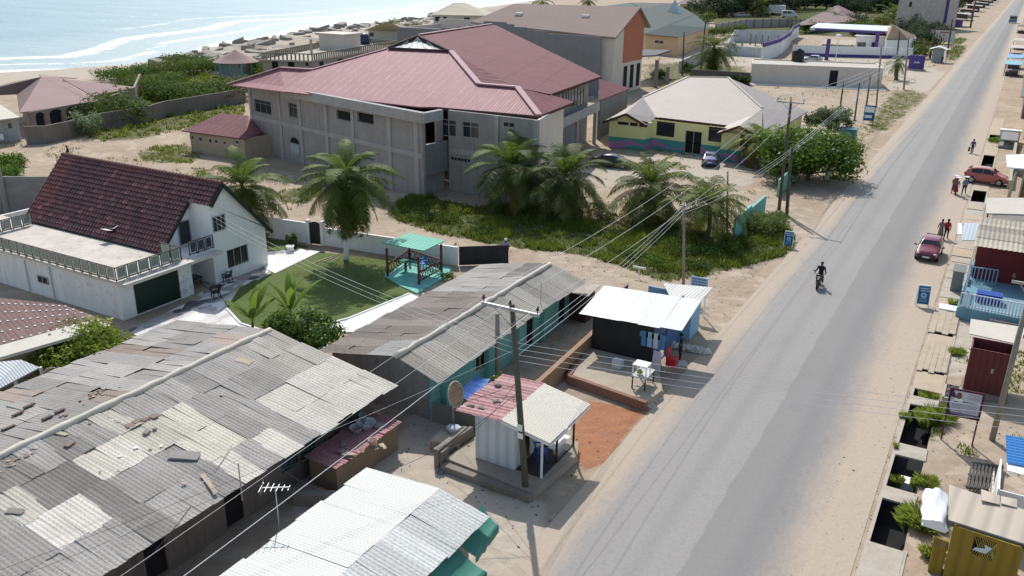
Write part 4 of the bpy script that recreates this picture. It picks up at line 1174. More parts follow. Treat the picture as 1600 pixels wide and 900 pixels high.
mb = MB(); mb.wall(F1 + V(-.1, .25, 0), G0 + V(-.1, 0, 0), 2.0, 5.0, .15); mb.build('block_balustrade', GREY_BLK, bb)
g_ops = wops(G0, G1, (689.5, 186, 712, 214.5), (722, 189.5, 748, 217.5), (704, 244, 735, 255), (786, 190, 804, 200))
mb = MB(); mb.wall(G0, G1, 0, HB, .25, g_ops); mb.build('wing_wall', PLASTER, bb)
mb = MB(); mb.wall((R1.x, R1.y), (-66, 99), 0, HB - .2, .25); mb.wall((-66, 99), F0, 0, HB, .25)
mb.build('rear_wall', PLASTER, bb)
mb = MB(); GE = P(893, 160, 8) + V(-.7, -.3, -8); mb.wall(G1, GE, 0, HB - .05, .25); mb.wall(GE, R0, 0, HB - .1, .2); mb.build('side_wall', CREAM, bb)
for o_ in g_ops[:2]: window(bb, G0, G1, o_, mat('pale_window_frame', (.5, .49, .48), (.44, .43, .42)), mull=2, trans=.72, inset=.1)
window(bb, G0, G1, g_ops[2], PLASTER_L, mull=6, inset=.05); window(bb, G0, G1, g_ops[3], PLASTER_L, mull=2, inset=.05)
mb = MB()
for a, c in ((G0, G1),):
 mb.bar(a + V(.2, -.05, 4.05), c + V(-.1, -.05, 4.05), .1, .5)
mb.build('floor_beam', PLASTER_L, bb)
for u in (5.6, 9.8):
 p = G0 + (G1 - G0).normalized() * u + V(0, -.06, 0); mb = MB(); mb.bar(p, p + V(0, 0, HB - .03), .4, .14, up=V(0, -1, 0)); mb.build('column', PLASTER_L, bb)
mb = MB(); mb.wall(R0, R1, 0, HB - .1, .2); mb.build('court_wall', PLASTER, bb)
for rc in ((867, 145, 879, 160), (881, 142, 888, 158), (893, 140, 902, 163), (903, 139, 911, 163)):
 o_ = wops(R0, R1, rc)[0]
 if o_[1] - o_[0] > .2: surf_window(bb, R0, R1, o_, FRM, GL, mull=2, trans=.7)
mb = MB(); b0, b1 = R0 + V(.85, .3, 0), R1 + V(.85, 0, 0); mb.bar(b0 + V(0, 0, 4.2), b1 + V(0, 0, 4.2), 1.6, .3); mb.bar(b0 + V(.75, 0, 4.75), b1 + V(.75, 0, 4.75), .12, .8); mb.build('balcony', PLASTER_L, bb)
for f_ in (.1, .5, .95): p_ = b0.lerp(b1, f_) + V(.5, 0, 0); mb = MB(); mb.bar(p_, p_ + V(0, 0, 4.04), .35); mb.build('column', PLASTER_L, bb)
PE = V(-79, 72.5, 8.0); PF = V(-47.2, 65.6 + 1.2, 8.0)
eA, eB = P(355, 133, 8.05), P(842, 181, 8.05)
pl1 = plane(P(446, 144, 8.05), P(820, 178, 8.05), P(655, 75, 12.2))
M1 = [RP(x, y, pl1) for x, y in ((446, 143), (655, 167), (680, 167), (842, 181), (808, 137), (748, 132), (705, 81), (605, 76), (487, 109))]
a705, a808 = RP(705, 81, pl1), RP(808, 137, pl1)
pl2 = plane(a705, a808, P(938, 119, 8.0))
M2 = [RP(x, y, pl2) for x, y in ((705, 81), (748, 132), (808, 137), (860, 147), (939, 119), (776, 40), (768, 38), (655, 55))]
M2[1] = RP(748, 132, pl1)
pl3 = plane(RP(808, 137, pl1), RP(842, 181, pl1), P(897, 159, 8.05))
M3 = [RP(x, y, pl3) for x, y in ((808, 137), (842, 181), (897, 159), (860, 148))]
def roofpoly(pts, m_, par, th=.12, name='roof_slope'):
 mb = MB()
 nr = Vector((0, 0, 0))
 for i in range(len(pts)): nr += pts[i].cross(pts[(i + 1) % len(pts)])
 if nr.z < 0: pts = list(reversed(pts))
 mb.slab(pts, th); return mb.build(name, m_, par)
roofpoly(M1, ROOF_PINK, bb)
def tri_fan(pts, m_, name):
 mb = MB()
 c0 = pts[0]
 for i in range(1, len(pts) - 1):
  q = [c0, pts[i], pts[i + 1]]
  if (q[1] - q[0]).cross(q[2] - q[0]).z < 0: q.reverse()
  mb.poly(*q)
 return mb.build(name, m_, bb)
roofpoly(M2, ROOF_RED, bb); roofpoly(M3, ROOF_RED, bb)
lw = [P(355, 132, 8.05), P(446, 143.5, 8.05), RP(487, 109, pl1), P(438, 106, 9.9)]
roofpoly([lw[0], lw[1], lw[2], lw[3]], ROOF_PINK, bb)
roofpoly([lw[3], lw[2], V(-74, 92, 8), V(-80, 84, 8)], ROOF_RED, bb); roofpoly([lw[0], lw[3], V(-80, 84, 8)], ROOF_RED, bb)
a605 = RP(605, 76, pl1); a655 = RP(655, 55, pl2)
roofpoly([RP(487, 109, pl1), a605, a655, RP(768, 38, pl2), V(-60, 112, 8), V(-74, 92, 8)], ROOF_RED, bb)
mb = MB(); mb.poly(a605 + V(.6, -.1, .1), a705 + V(-.6, -.1, .1), a655 + V(0, -.3, -.4)); v_ = mb.build('gable_vent', glass('pale_vent_glass', (.09, .11, .12), .5), bb)
mb = MB()
mb.bar(a605 + V(.3, -.15, .1), a655 + V(0, -.35, -.1), .3); mb.bar(a705 + V(-.3, -.15, .1), a655 + V(0, -.35, -.1), .3); mb.bar(a605 + V(.4, -.15, .1), a705 + V(-.4, -.15, .1), .2)
mb.build('vent_frame', BROWNFASCIA, v_)
mb = MB()
lo = a605.lerp(a705, .5)
for k in (.2, .35, .5, .65, .8):
 b0 = a605.lerp(a705, k) + V(0, -.2, .15); top = (a605.lerp(a655, k / .5) if k <= .5 else a655.lerp(a705, (k - .5) / .5)) + V(0, -.35, -.2)
 mb.bar(b0, top, .07)
for k, k2 in ((.2, .35), (.35, .5), (.65, .5), (.8, .65)):
 b0 = a605.lerp(a705, k) + V(0, -.22, .15); f = (k2 / .5 if k2 <= .5 else (1 - k2) / .5)
 mb.bar(b0, a605.lerp(a705, k2).lerp(a655, .0) + (a655 - lo) * f * .85 + V(0, -.3, 0), .05)
mb.build('vent_truss', mat('grey_truss', (.45, .46, .47), (.38, .39, .4)), v_)
CAPM = mat('pale_pink_ridge_cap', (.55, .38, .38), (.47, .31, .31), 2)
mb = MB()
for a, c in (((705, 81), (748, 132)), ((748, 132), (808, 137)), ((808, 137), (842, 181))):
 mb.bar(RP(*a, pl1) + V(0, 0, .1), RP(*c, pl1) + V(0, 0, .1), .6, .14)
mb.bar(a655 + V(0, 0, .1), RP(768, 38, pl2) + V(0, 0, .1), .4, .08); mb.bar(a605 + V(0, 0, .05), RP(487, 109, pl1) + V(0, 0, .05), .35, .08)
mb.bar(lw[3] + V(0, 0, .08), RP(487, 109, pl1) + V(0, 0, .08), .35, .08); mb.bar(lw[3] + V(0, 0, .08), lw[0] + V(0, 0, .08), .35, .08)
mb.build('ridge_cap', CAPM, bb)
mb = MB()
for a, c in ((P(842, 181, 8), P(897, 159, 8)), (P(680, 167, 8), P(842, 181, 8)), (P(860, 148, 8.0), P(939, 119.5, 8))): mb.bar(a + V(0, 0, -.12), c + V(0, 0, -.12), .1, .25)
mb.build('fascia', BROWNFASCIA, bb)
lt = thing('red_lean_to', (-45, 104, 0), 'low red roofed lean-to at the far corner of the unfinished building', 'lean-to')
q4 = [P(936, 124, 6.4), P(984, 136, 5.2), P(938, 156, 5.2), P(934, 156, 6.0)]
roofpoly([P(936, 123, 6.6), P(985, 138, 5.0), P(936, 157, 5.0)], ROOF_RED, lt, name='roof')
a, c, e_ = P(983, 138, 5.0), P(937, 156, 5.0), P(936, 124, 6.4)
mb = MB(); mb.wall((c.x, c.y), (a.x - .3, a.y), 0, 4.9, .2); mb.wall((a.x - .3, a.y), (e_.x, e_.y), 0, 4.9, .2); mb.wall((e_.x, e_.y), (c.x, c.y), 0, 4.9, .2); mb.build('wall', mat('dim_grey_plaster', (.22, .22, .22), (.18, .18, .18), .5, streak=.3), lt)
ys = thing('yellow_bungalow', (-33, 105, 0), 'yellow bungalow with beige hip roof and painted green and pink wall band', 'house')
EYZ = 3.25
A_ = V(-42.2, 97.6, 0); B_ = V(-37.6, 97.9, 0); C_ = V(-37.3, 99.6, 0); D_ = V(-27.9, 98.6, 0); E_ = V(-28, 97.3, 0); F_ = V(-24.0, 97.5, 0)
Gb = V(-23.5, 118, 0); Hb = V(-46, 119, 0)
pw = MB(); pb = MB()
def paint_wall(p, q, top, ops):
 lo_ = [o for o in ops if o[2] < 1.35]
 pb.wall(p, q, 0, 1.35, .2, [(a, b_, max(c, 0), min(d, 1.35)) for a, b_, c, d in lo_])
 pw.wall(p, q, 1.35, top, .2, [(a, b_, max(c, 1.35), d) for a, b_, c, d in ops if d > 1.35])
opA = wops(A_, B_, (965.5, 186, 982, 196), (984.5, 187, 996, 197.5), (999, 189, 1011.5, 199))
opC = wops(C_, D_, (1026.5, 189, 1053, 215), (1069, 192, 1077, 231), (1108, 197, 1136, 224))
opC[1] = (wuv(1069, 230, C_, D_)[0], wuv(1095, 230, C_, D_)[0], .05, 2.75)
opE = wops(E_, F_, (1158, 205, 1174, 230))
paint_wall(A_, B_, EYZ, opA); paint_wall(B_, C_, EYZ, []); paint_wall(C_, D_, EYZ, opC); paint_wall(D_, E_, EYZ, []); paint_wall(E_, F_, EYZ, opE)
paint_wall(F_, Gb, EYZ, []); paint_wall(Gb, Hb, EYZ, []); paint_wall(Hb, A_, EYZ, [])
mid = A_.lerp(B_, .5)
pw.poly(A_ + V(0, 0, EYZ), B_ + V(0, 0, EYZ), mid + V(0, 0, EYZ + 1.05)); mid2 = E_.lerp(F_, .5); pw.poly(E_ + V(0, 0, EYZ), F_ + V(0, 0, EYZ), mid2 + V(0, 0, EYZ + .95))
pw.build('wall', YELLOW, ys)
def wavy():
 m, t, b = nt('green_and_pink_wave_band')
 tc = N(t, 'ShaderNodeTexCoord'); sp = N(t, 'ShaderNodeSeparateXYZ'); t.links.new(tc.outputs['UV'], sp.inputs[0])
 u, v = sp.outputs[0], sp.outputs[1]
 wv = mth(t, 'ADD', mth(t, 'MULTIPLY', mth(t, 'SINE', mth(t, 'MULTIPLY', u, 1.3)), .22), .55)
 wid = mth(t, 'ADD', mth(t, 'MULTIPLY', mth(t, 'SINE', mth(t, 'ADD', mth(t, 'MULTIPLY', u, .9), 1.0)), .2), .26)
 dd = mth(t, 'ABSOLUTE', mth(t, 'SUBTRACT', v, wv))
 col = mixc(t, mth(t, 'LESS_THAN', dd, wid), (.04, .34, .29), (.50, .20, .42))
 tc2 = noise(t, tc.outputs['Object'], 1, 4)
 col = mixc(t, mth(t, 'MULTIPLY', tc2, .3), col, (.2, .2, .2))
 t.links.new(col, b.inputs['Base Color']); b.inputs['Roughness'].default_value = .7
 return m
pb.build('painted_wall_band', wavy(), ys)
MAROON = mat('maroon_trim', (.10, .045, .045), (.08, .04, .04))
for o_ in opA: window(ys, A_, B_, o_, MAROON, mull=1)
window(ys, C_, D_, opC[0], MAROON, mull=2, trans=.75); window(ys, C_, D_, opC[2], MAROON, mull=2, trans=.75)
window(ys, C_, D_, opC[1], mat('cream_door_surround', (.6, .57, .4), (.55, .5, .36)), HOLE, mull=2, name='door', inset=.12)
window(ys, E_, F_, opE[0], MAROON, mull=2)
e1, e2 = P(1025, 183, EYZ + .05), P(1136, 196, EYZ + .05)
rp1 = plane(e1, e2, P(1105, 120, 6.0))
Sr = [RP(x, y, rp1) for x, y in ((1076, 120), (1137.5, 121), (1191, 169), (1182, 177), (1136, 196), (1025, 183), (1005, 152))]
roofpoly(Sr, ROOF_BEIGE, ys)
right_ = [RP(1137.5, 121, rp1), P(1216, 155, EYZ + .3), P(1247, 188, EYZ), P(1200, 191, EYZ), RP(1191, 169, rp1)]
roofpoly([right_[0], V(-23.0, 119, EYZ), V(-23.1, 97.0, EYZ), RP(1191, 169, rp1)], ROOF_BEIGE_SHADED, ys)
roofpoly([RP(1076, 120, rp1), RP(1137.5, 121, rp1), V(-23.0, 119, EYZ), V(-46.5, 120, EYZ)], ROOF_BEIGE, ys)
roofpoly([RP(1076, 120, rp1), V(-46.5, 120, EYZ), V(-44, 107, EYZ), RP(1005, 152, rp1)], ROOF_BEIGE, ys)
pkA = mid + V(0, -.5, EYZ + 1.15); endA = RP(1005, 152, rp1)
roofpoly([pkA, V(B_.x + .4, B_.y - .6, EYZ - .05), RP(1025, 183, rp1), endA], ROOF_BEIGE_SHADED, ys)
roofpoly([pkA, endA, V(-44, 107, EYZ), V(A_.x - .6, A_.y - .6, EYZ - .1)], ROOF_BEIGE, ys)
pkE = mid2 + V(0, -.5, EYZ + 1.05)
roofpoly([pkE, V(E_.x - .5, E_.y - .6, EYZ - .05), RP(1136, 196, rp1), RP(1182, 177, rp1), RP(1191, 169, rp1)], ROOF_BEIGE, ys)
roofpoly([pkE, RP(1191, 169, rp1), V(F_.x + .7, F_.y - .5, EYZ - .1)], ROOF_BEIGE, ys)
mb = MB()
def fz(a, c, dz=-.12): mb.bar(a + V(0, 0, dz), c + V(0, 0, dz), .1, .28)
fz(RP(1025, 183, rp1) + V(.5, -.05, 0), RP(1136, 196, rp1)); fz(pkA + V(0, -.05, 0), V(B_.x + .4, B_.y - .65, EYZ - .05)); fz(pkA + V(0, -.05, 0), V(A_.x - .6, A_.y - .65, EYZ - .1))
fz(pkE + V(0, -.05, 0), V(E_.x - .5, E_.y - .65, EYZ - .05)); fz(pkE + V(0, -.05, 0), V(F_.x + .7, F_.y - .55, EYZ - .1))
mb.build('fascia', MAROON, ys)
mb = MB()
for a, c in (((1076, 120), (1137.5, 121)), ((1137.5, 121), (1191, 169)), ((1005, 152), (1076, 120))): mb.bar(RP(*a, rp1) + V(0, 0, .07), RP(*c, rp1) + V(0, 0, .07), .35, .06)
mb.build('ridge_cap', ROOF_BEIGE, ys)
hb = thing('orange_gabled_hall', (-70, 165, 0), 'tall hall with brown roof and orange gable beyond the red roof', 'building')
XG = -59.6
plg = (V(1, 0, 0), XG)
h0 = RP(960, 58, plg); h1 = RP(997, 12, plg); h2 = RP(1012, 41, plg)
for p_ in (h0, h1, h2): pass
plr = plane(h0, h1, h0 + V(-10, 0, 0))
hl = [RP(735, 34, plr), RP(802, 7, plr)]
mb = MB(); mb.slab([h0 + V(.5, -.6, .0), h1 + V(.5, 0, .15), hl[1] + V(0, 0, .15), hl[0]], .3); mb.build('front_slope', ROOF_BROWN, hb)
mb = MB(); mb.slab([h1 + V(.5, 0, .15), h2 + V(.5, .3, 0), V(hl[1].x, h2.y + .3, h2.z), hl[1] + V(0, 0, .15)], .3); mb.build('rear_slope', ROOF_BROWN, hb)
yb = h0.y
def gq(px, py): return RP(px, py, plg)
s0 = gq(961, 120); s0.z = 0; s1_ = V(XG, gq(961, 54).y, 0)
mb = MB()
ye = gq(1005, 60).y
mb.poly(V(XG, yb, 0), V(XG, ye, 0), V(XG, ye, h2.z - .1), h1 + V(0, 0, -.25), V(XG, yb, h0.z - .15)); mb.build('gable_wall', CREAM, hb)
ORG = mat('terracotta_orange_paint', (.46, .17, .10), (.42, .15, .09), .3, bump=.05, streak=.1)
ya = yb + (ye - yb) * .38
zt = lambda y: h0.z + (h1.z - h0.z) * (y - yb) / (h1.y - yb) if y < h1.y else h1.z + (h2.z - h1.z) * (y - h1.y) / (h2.y - h1.y)
mb = MB(); zb_ = 5.2
ya = gq(961, 56).y + .4 * (h1.y - h0.y)
mb.poly(V(XG + .05, ya, zb_), V(XG + .05, ye, zb_), V(XG + .05, ye, zt(ye) - .3), V(XG + .05, h1.y, h1.z - .3), V(XG + .05, ya, zt(ya) - .3)); mb.build('orange_panel', ORG, hb)
for k in range(3):
 y0 = ya + .6 + k * 3.0; mb = MB(); mb.box(XG + .02, XG + .08, y0, y0 + 1.5, .6, 4.6); mb.build('tall_window', HOLE, hb)
mb = MB(); mb.wall((-104, yb), (XG, yb), 0, h0.z - .2, .25); mb.wall((XG, ye), (-104, ye), 0, h2.z - .2, .25); mb.wall((-104, ye), (-104, yb), 0, h0.z - .2, .25); mb.build('wall', CREAM, hb)
pf = (V(0, 1, 0), yb - .7)
def pq(px, py): return RP(px, py, pf)
st = [(940, 58), (857, 51), (857, 48), (824, 47), (824, 42.5), (804, 41.5), (804, 38), (792, 37), (792, 34), (757, 33), (757, 36), (745, 36.5), (745, 38.5), (734, 39), (734, 41), (715, 41.5), (715, 44), (690, 44), (622, 44)]
top = [pq(*s_) for s_ in st]
mb = MB()
for i in range(0, len(top) - 1):
 a, c = top[i], top[i + 1]
 if abs(a.x - c.x) < .3: continue
 mb.box(min(a.x, c.x), max(a.x, c.x), yb - 1.0, yb - .75, 0, (a.z + c.z) / 2)
mb.build('stepped_parapet', mat('blue_grey_render', (.22, .225, .235), (.27, .265, .265), .25, bump=.1, streak=.3), hb)
for px, py in ((812, 22.5), (916, 26)):
 q = RP(px, py, plr); mb = MB(); mb.box(q.x - .7, q.x + .7, q.y - .6, q.y + .6, q.z - .3, q.z + .3); mb.build('roof_hatch', WHITE, hb)
ca_ = [P(962, 89, 5.2), P(1025, 86, 5.2), P(1049, 78, 5.2), P(1005, 77, 5.2)]
mb = MB(); mb.slab(ca_, .25); mb.build('porch_canopy', mat('dark_canopy', (.13, .13, .14), (.1, .1, .11)), hb)
for px, py in ((1024, 137), (1042, 131)):
 p = P(px, py); mb = MB(); mb.bar(p, V(p.x, p.y, 5.0 if px < 1030 else 3.2), .55); mb.build('porch_column', mat('dull_mauve_concrete', (.26, .22, .23), (.22, .19, .2)), hb)
gr = thing('green_roofed_house', (-75, 230, 0), 'house with broad grey green shingle roof and peach walls', 'house')
e = [P(1005, 53, 4.8), P(1059, 58, 4.8), P(1111, 43, 4.8)]
rgA, rgB = P(1003, 13, 8.5), P(1055, 5, 8.5)
roofpoly([e[0], e[1], P(1046, 38, 7.2), rgA], ROOF_GREEN, gr); roofpoly([e[1], e[2], P(1085, 22, 7.0), P(1046, 38, 7.2)], mat('lighter_green_shingle', (.075, .098, .096), (.065, .086, .084), .1), gr)
roofpoly([rgA, P(1046, 38, 7.2), P(1085, 22, 7.0), rgB], ROOF_GREEN, gr); roofpoly([rgA, rgB, P(985, 4, 6), P(935, 11, 5.5), e[0]], ROOF_GREEN, gr)
PEACH = mat('peach_paint', (.60, .42, .25), (.55, .38, .23), .3, streak=.12)
mb = MB(); pts = [e[0] + V(.5, .8, 0), e[1] + V(-.1, .9, 0), e[2] + V(-1, .3, 0), P(1062, 20, 4), P(985, 16, 4)]
for a, c in zip(pts, pts[1:] + pts[:1]): mb.wall(a, c, 0, 4.75, .2)
mb.build('wall', PEACH, gr)
surf_window(gr, pts[0], pts[1], wops(pts[0], pts[1], (1023, 62, 1037, 69))[0], WHITE, mull=2)
q = P(1052, 20, 7.6); mb = MB(); mb.poly(q + V(-2, -1, -.2), q + V(2, -1, -.2), q + V(.3, 0, 4)); mb.poly(q + V(2, -1, -.2), q + V(2.5, 2, 0), q + V(.3, 0, 4)); mb.build('gablet', mat('pale_blue_gablet', (.55, .62, .64), (.5, .57, .6)), gr)
lb = thing('long_cream_building', (-31, 168, 0), 'long flat roofed cream building with one dark doorway and a water tank on top', 'building')
a = P(1172, 130); c = P(1376, 138.5)
dn = (c - a).normalized(); L_ = (c - a).length
op = (wuv(1296, 120, a, c)[0], wuv(1309, 120, a, c)[0], .1, 3.0)
bk = V(-dn.y, dn.x, 0) * 10
mb = MB(); mb.wall(a, c, 0, 3.7, .3, [op]); mb.wall(c, c + bk, 0, 3.7, .3); mb.wall(c + bk, a + bk, 0, 3.7, .3); mb.wall(a + bk, a, 0, 3.7, .3); mb.build('wall', CREAM, lb)
mb = MB(); mb.prism([(a.x + .3, a.y + .4), (c.x - .3, c.y + .4), ((c + bk).x - .3, (c + bk).y - .4), ((a + bk).x + .3, (a + bk).y - .4)], 3.3, 3.5); mb.build('roof', mat('pale_roof_screed', (.52, .48, .42), (.42, .38, .33), .6), lb)
window(lb, a, c, op, HOLE, HOLE, mull=1, name='doorway')
ap = MB(); ap.prism([(a.x - 3, a.y - .5), (a.x - 1, a.y - 3.2), (c.x + 1.5, c.y - 3.4), (c.x + .5, c.y - .1), (a.x, a.y - .1)], -.05, .12); ap.build('apron_slab', mat('bright_concrete', (.62, .58, .52), (.55, .51, .45), .8), lb)
q = P(1246, 96, 3.5); mb = MB(); mb.lathe((q.x, q.y, 3.51), [(0, 0), (1.15, 0), (1.2, .2), (1.2, 1.9), (1.12, 2.1), (.5, 2.35), (.45, 2.5), (0, 2.5)], 20); solo(mb, 'water_tank', mat('black_plastic_tank', (.015, .016, .02), (.02, .021, .025), 1, rough=.4), 'black round water tank on the roof of the long cream building', 'water tank', smooth=True)
PURP = mat('purple_paint', (.11, .075, .26), (.09, .06, .22), 1)
ps = thing('petrol_station', (-36, 225, 0), 'petrol station with purple and white canopy beyond the long cream building', 'petrol station')
cn = [P(1265, 47, 5.0), P(1390, 53, 5.0), P(1402, 45, 5.0), P(1278, 39.5, 5.0)]
mb = MB(); mb.slab([p + V(0, 0, .7) for p in cn], .7); mb.build('canopy', mat('canopy_white', (.62, .66, .66), (.56, .6, .6)), ps)
mb = MB(); mb.bar(cn[0].lerp(cn[1], .07) + V(0, -.1, .25), cn[0].lerp(cn[1], .95) + V(0, -.1, .25), .12, .5); mb.build('canopy_band', PURP, ps)
for px, py in ((1291, 94), (1367, 84)):
 p = P(px, py); mb = MB(); mb.bar(p, V(p.x, p.y, 5), .8); mb.build('canopy_column', PURP, ps)
sw = [P(1237, 86), P(1300, 89), P(1425, 92)]
mb = MB(); mb.wall(sw[0], sw[1], 0, 2.6, .2); mb.wall(sw[1], sw[2], 0, 2.6, .2); mb.build('low_wall', WHITE, ps)
mb = MB(); mb.wall(sw[0] + V(0, -.1, 0), sw[1] + V(0, -.1, 0), 0, .7, .1); mb.wall(sw[1] + V(0, -.1, 0), sw[2] + V(0, -.1, 0), 0, .7, .1); mb.build('wall_band', PURP, ps)
k0, k1 = P(1335, 82), P(1395, 84)
mb = MB(); mb.wall(k0, k1, 0, 4.3, .2); mb.wall(k1, k1 + V(3, 10, 0), 0, 4.3, .2); mb.wall(k1 + V(3, 10, 0), k0 + V(0, 10, 0), 0, 4.3, .2); mb.wall(k0 + V(0, 10, 0), k0, 0, 4.3, .2); mb.slab([k0 + V(-.5, -.5, 4.4), k1 + V(.5, -.5, 4.4), k1 + V(3.5, 10.5, 4.4), k0 + V(-.5, 10.5, 4.4)], .2); mb.build('shop_building', WHITE, ps)
for px in (1340, 1347, 1362): 
 o_ = wops(k0, k1, (px, 66, px + 5, 76))[0]; surf_window(ps, k0, k1, o_, GL, GL, mull=1)
mb = MB(); p = P(1305, 97); mb.bar(p, V(p.x, p.y, 6), .15); mb.ball((p.x, p.y, 6.1), (.7, .7, .35), 8, 5); mb.build('lamp_post', WHITE, ps)
hp = thing('hip_roofed_villa', (-28, 235, 0), 'white villa with steep beige hip roof beside the petrol station', 'house')
ap_ = P(1395, 38, 8.0); b_ = [P(1385, 62, 4), P(1420, 62, 4), P(1432, 57, 4), P(1380, 50, 4)]
for i in range(4): roofpoly([b_[i], b_[(i + 1) % 4], ap_], ROOF_BEIGE if i == 0 else mat('tan_roof', (.46, .33, .22), (.4, .29, .2)), hp)
mb = MB()
for i in range(4): mb.wall(b_[i] * .998, b_[(i + 1) % 4] * .998, 0, 3.95, .2)
mb.build('wall', WHITE, hp)
pc = thing('purple_trimmed_shell', (-53, 205, 0), 'roofless white walled building with curved purple parapet', 'building')
w0, w1 = P(1189, 103), P(1237, 76)
mb = MB()
path = [P(1190, 97), P(1215, 88), P(1232, 75), P(1237, 64), P(1247, 58)]
for a, c in zip(path[:-1], path[1:]): mb.wall(a, c, 0, 3.6, .3)
mb.build('wall', WHITE_OLD, pc)
mb = MB()
for a, c in zip(path[:-1], path[1:]): mb.bar(a + V(0, 0, 3.9), c + V(0, 0, 3.9), .4, .9)
mb.build('purple_parapet', PURP, pc)
mb = MB()
a, c = P(1145, 66), P(1228, 68); mb.wall(a, c, 0, 3.6, .25); a, c = P(1130, 86), P(1190, 90); mb.wall(a, c, 0, 2.4, .25); mb.wall(P(1135, 88), P(1145, 68), 0, 3, .2); mb.build('white_panel_wall', mat('bluish_old_white', (.56, .58, .59), (.45, .46, .47), .4, streak=.5, streakc=(.22, .22, .22)), pc)
for px, py in ((1172, 70), (1180, 72), (1190, 71), (1199, 73), (1215, 72), (1148, 86), (1158, 86)):
 p = P(px, py); mb = MB(); mb.bar(p, V(p.x, p.y, 3.0), .3); mb.build('stub_column', CONC_D, pc)
fw = thing('compound_wall', (-70, 290, 0), 'long brown block compound wall in front of the parked vehicles', 'wall')
mb = MB(); pts = [P(1118, 52), P(1165, 44), P(1230, 42), P(1262, 44), P(1345, 42)]
for a, c in zip(pts[:-1], pts[1:]): mb.wall(a, c, 0, 3.0, .25)
mb.build('wall_panel', mat('mauve_brown_blockwork', (.46, .40, .37), (.38, .33, .31), .3, streak=.3), fw)
mb = MB()
for a, c in zip(pts[:-1], pts[1:]):
 for k in range(5): q = a.lerp(c, k / 5) + V(0, -.2, 0); mb.bar(q, q + V(0, 0, 3.2), .4)
mb.build('pier', mat('dark_pier', (.30, .26, .25), (.26, .23, .22)), fw, kind='stuff' if False else None)
fb = thing('brown_roofed_bungalow', (-56, 330, 0), 'long low house with mauve brown roof near the far trees', 'house')
roofpoly([P(1240, 40, 3), P(1330, 34, 3), P(1306, 9, 6.5)], mat('mauve_tile_roof', (.23, .16, .15), (.2, .14, .135), .2), fb, name='roof'); roofpoly([P(1330, 34, 3), P(1348, 27, 3), P(1310, 8, 6.5), P(1306, 9, 6.5)], mat('plum_tile_roof', (.20, .11, .11), (.17, .1, .1), .2), fb, name='roof')
mb = MB(); mb.wall(P(1262, 44), P(1332, 40), 0, 2.9, .2); mb.wall(P(1332, 40), P(1350, 31), 0, 2.9, .2); mb.build('wall', CREAM, fb)
yh = thing('far_yellow_house', (-95, 300, 0), 'yellow house under a wide dusky pink roof at the top of the view', 'house')
mb = MB(); a, c = P(1062, 22), P(1108, 20); mb.wall(a, c, 0, 4.5, .2); mb.wall(c, c + V(3, 16, 0), 0, 4.5, .2); mb.build('wall', mat('soft_yellow_paint', (.58, .50, .27), (.54, .46, .26)), yh)
roofpoly([a + V(-2, -1, 4.5), c + V(1.5, -1, 4.5), c + V(4, 18, 6.5), a + V(-2, 18, 7.5)], mat('dusky_pink_roof', (.34, .22, .23), (.3, .2, .21), .1), yh, name='roof')
for u in (3, 6.5, 9): surf_window(yh, a, c, (u, u + 1.2, 1.6, 3.4), GL, GL, mull=1)
mb = MB(); a, c = P(1106, 26), P(1120, 24); mb.box(a.x, c.x, a.y, a.y + 6, 0, 3.0); mb.slab([V(a.x - .4, a.y - .4, 3.2), V(c.x + .4, a.y - .4, 3.2), V(c.x + .4, a.y + 6.4, 3.6), V(a.x - .4, a.y + 6.4, 3.6)], .2)
solo(mb, 'outbuilding', mat('pale_outbuilding', (.55, .55, .5), (.5, .5, .46)), 'small pale outbuilding behind the yellow far house', 'outbuilding')
tw = thing('block_tower', (-30, 345, 0), 'tall unfinished block tower with purple corner beside the far road', 'building')
a, c = P(1398, 50), P(1472, 47)
mb = MB(); ops = [(9.5, 11.6, 4.5, 6.0), (5.5, 7.0, 8.4, 10.2)]
dn = (c - a).normalized(); L_ = (c - a).length
mb.wall(a, c, 0, 16, .3, ops); mb.wall(c, c + V(3, 12, 0), 0, 16, .3); mb.wall(c + V(3, 12, 0), a + V(0, 12, 0), 0, 16, .3); mb.wall(a + V(0, 12, 0), a, 0, 16, .3); mb.poly(a + V(0, 0, 15.9), c + V(0, 0, 15.9), c + V(3, 12, 15.9), a + V(0, 12, 15.9)); mb.build('wall', blockmat('hazed_block_tower', (.50, .46, .43), (.40, .37, .35), (.52, .48, .45), 1.6, .8), tw)  # block colour lightened to paint in distance haze
mb = MB(); mb.bar(c + V(.1, -.15, 0), c + V(.1, -.15, 16), 1.6, .2, up=(0, -1, 0)); mb.build('purple_corner', PURP, tw)
for o_ in ops: window(tw, a, c, o_, PLASTER, HOLE, mull=1)
rr = random.Random(31)
SHM = [mat('rusty_far_sheet', (.34, .25, .21), (.28, .2, .17)), mat('pale_far_sheet', (.52, .46, .42), (.45, .4, .36)), mat('grey_far_sheet', (.36, .34, .33), (.3, .29, .28)), mat('dark_far_sheet', (.2, .16, .15), (.16, .13, .12))]
DKW = mat('dim_stall_wall', (.10, .08, .08), (.075, .065, .07))
labs = ['purple walled', 'rust roofed', 'pale roofed', 'grey roofed', 'sagging', 'low dark', 'pale sheeted', 'farthest']
k = 0
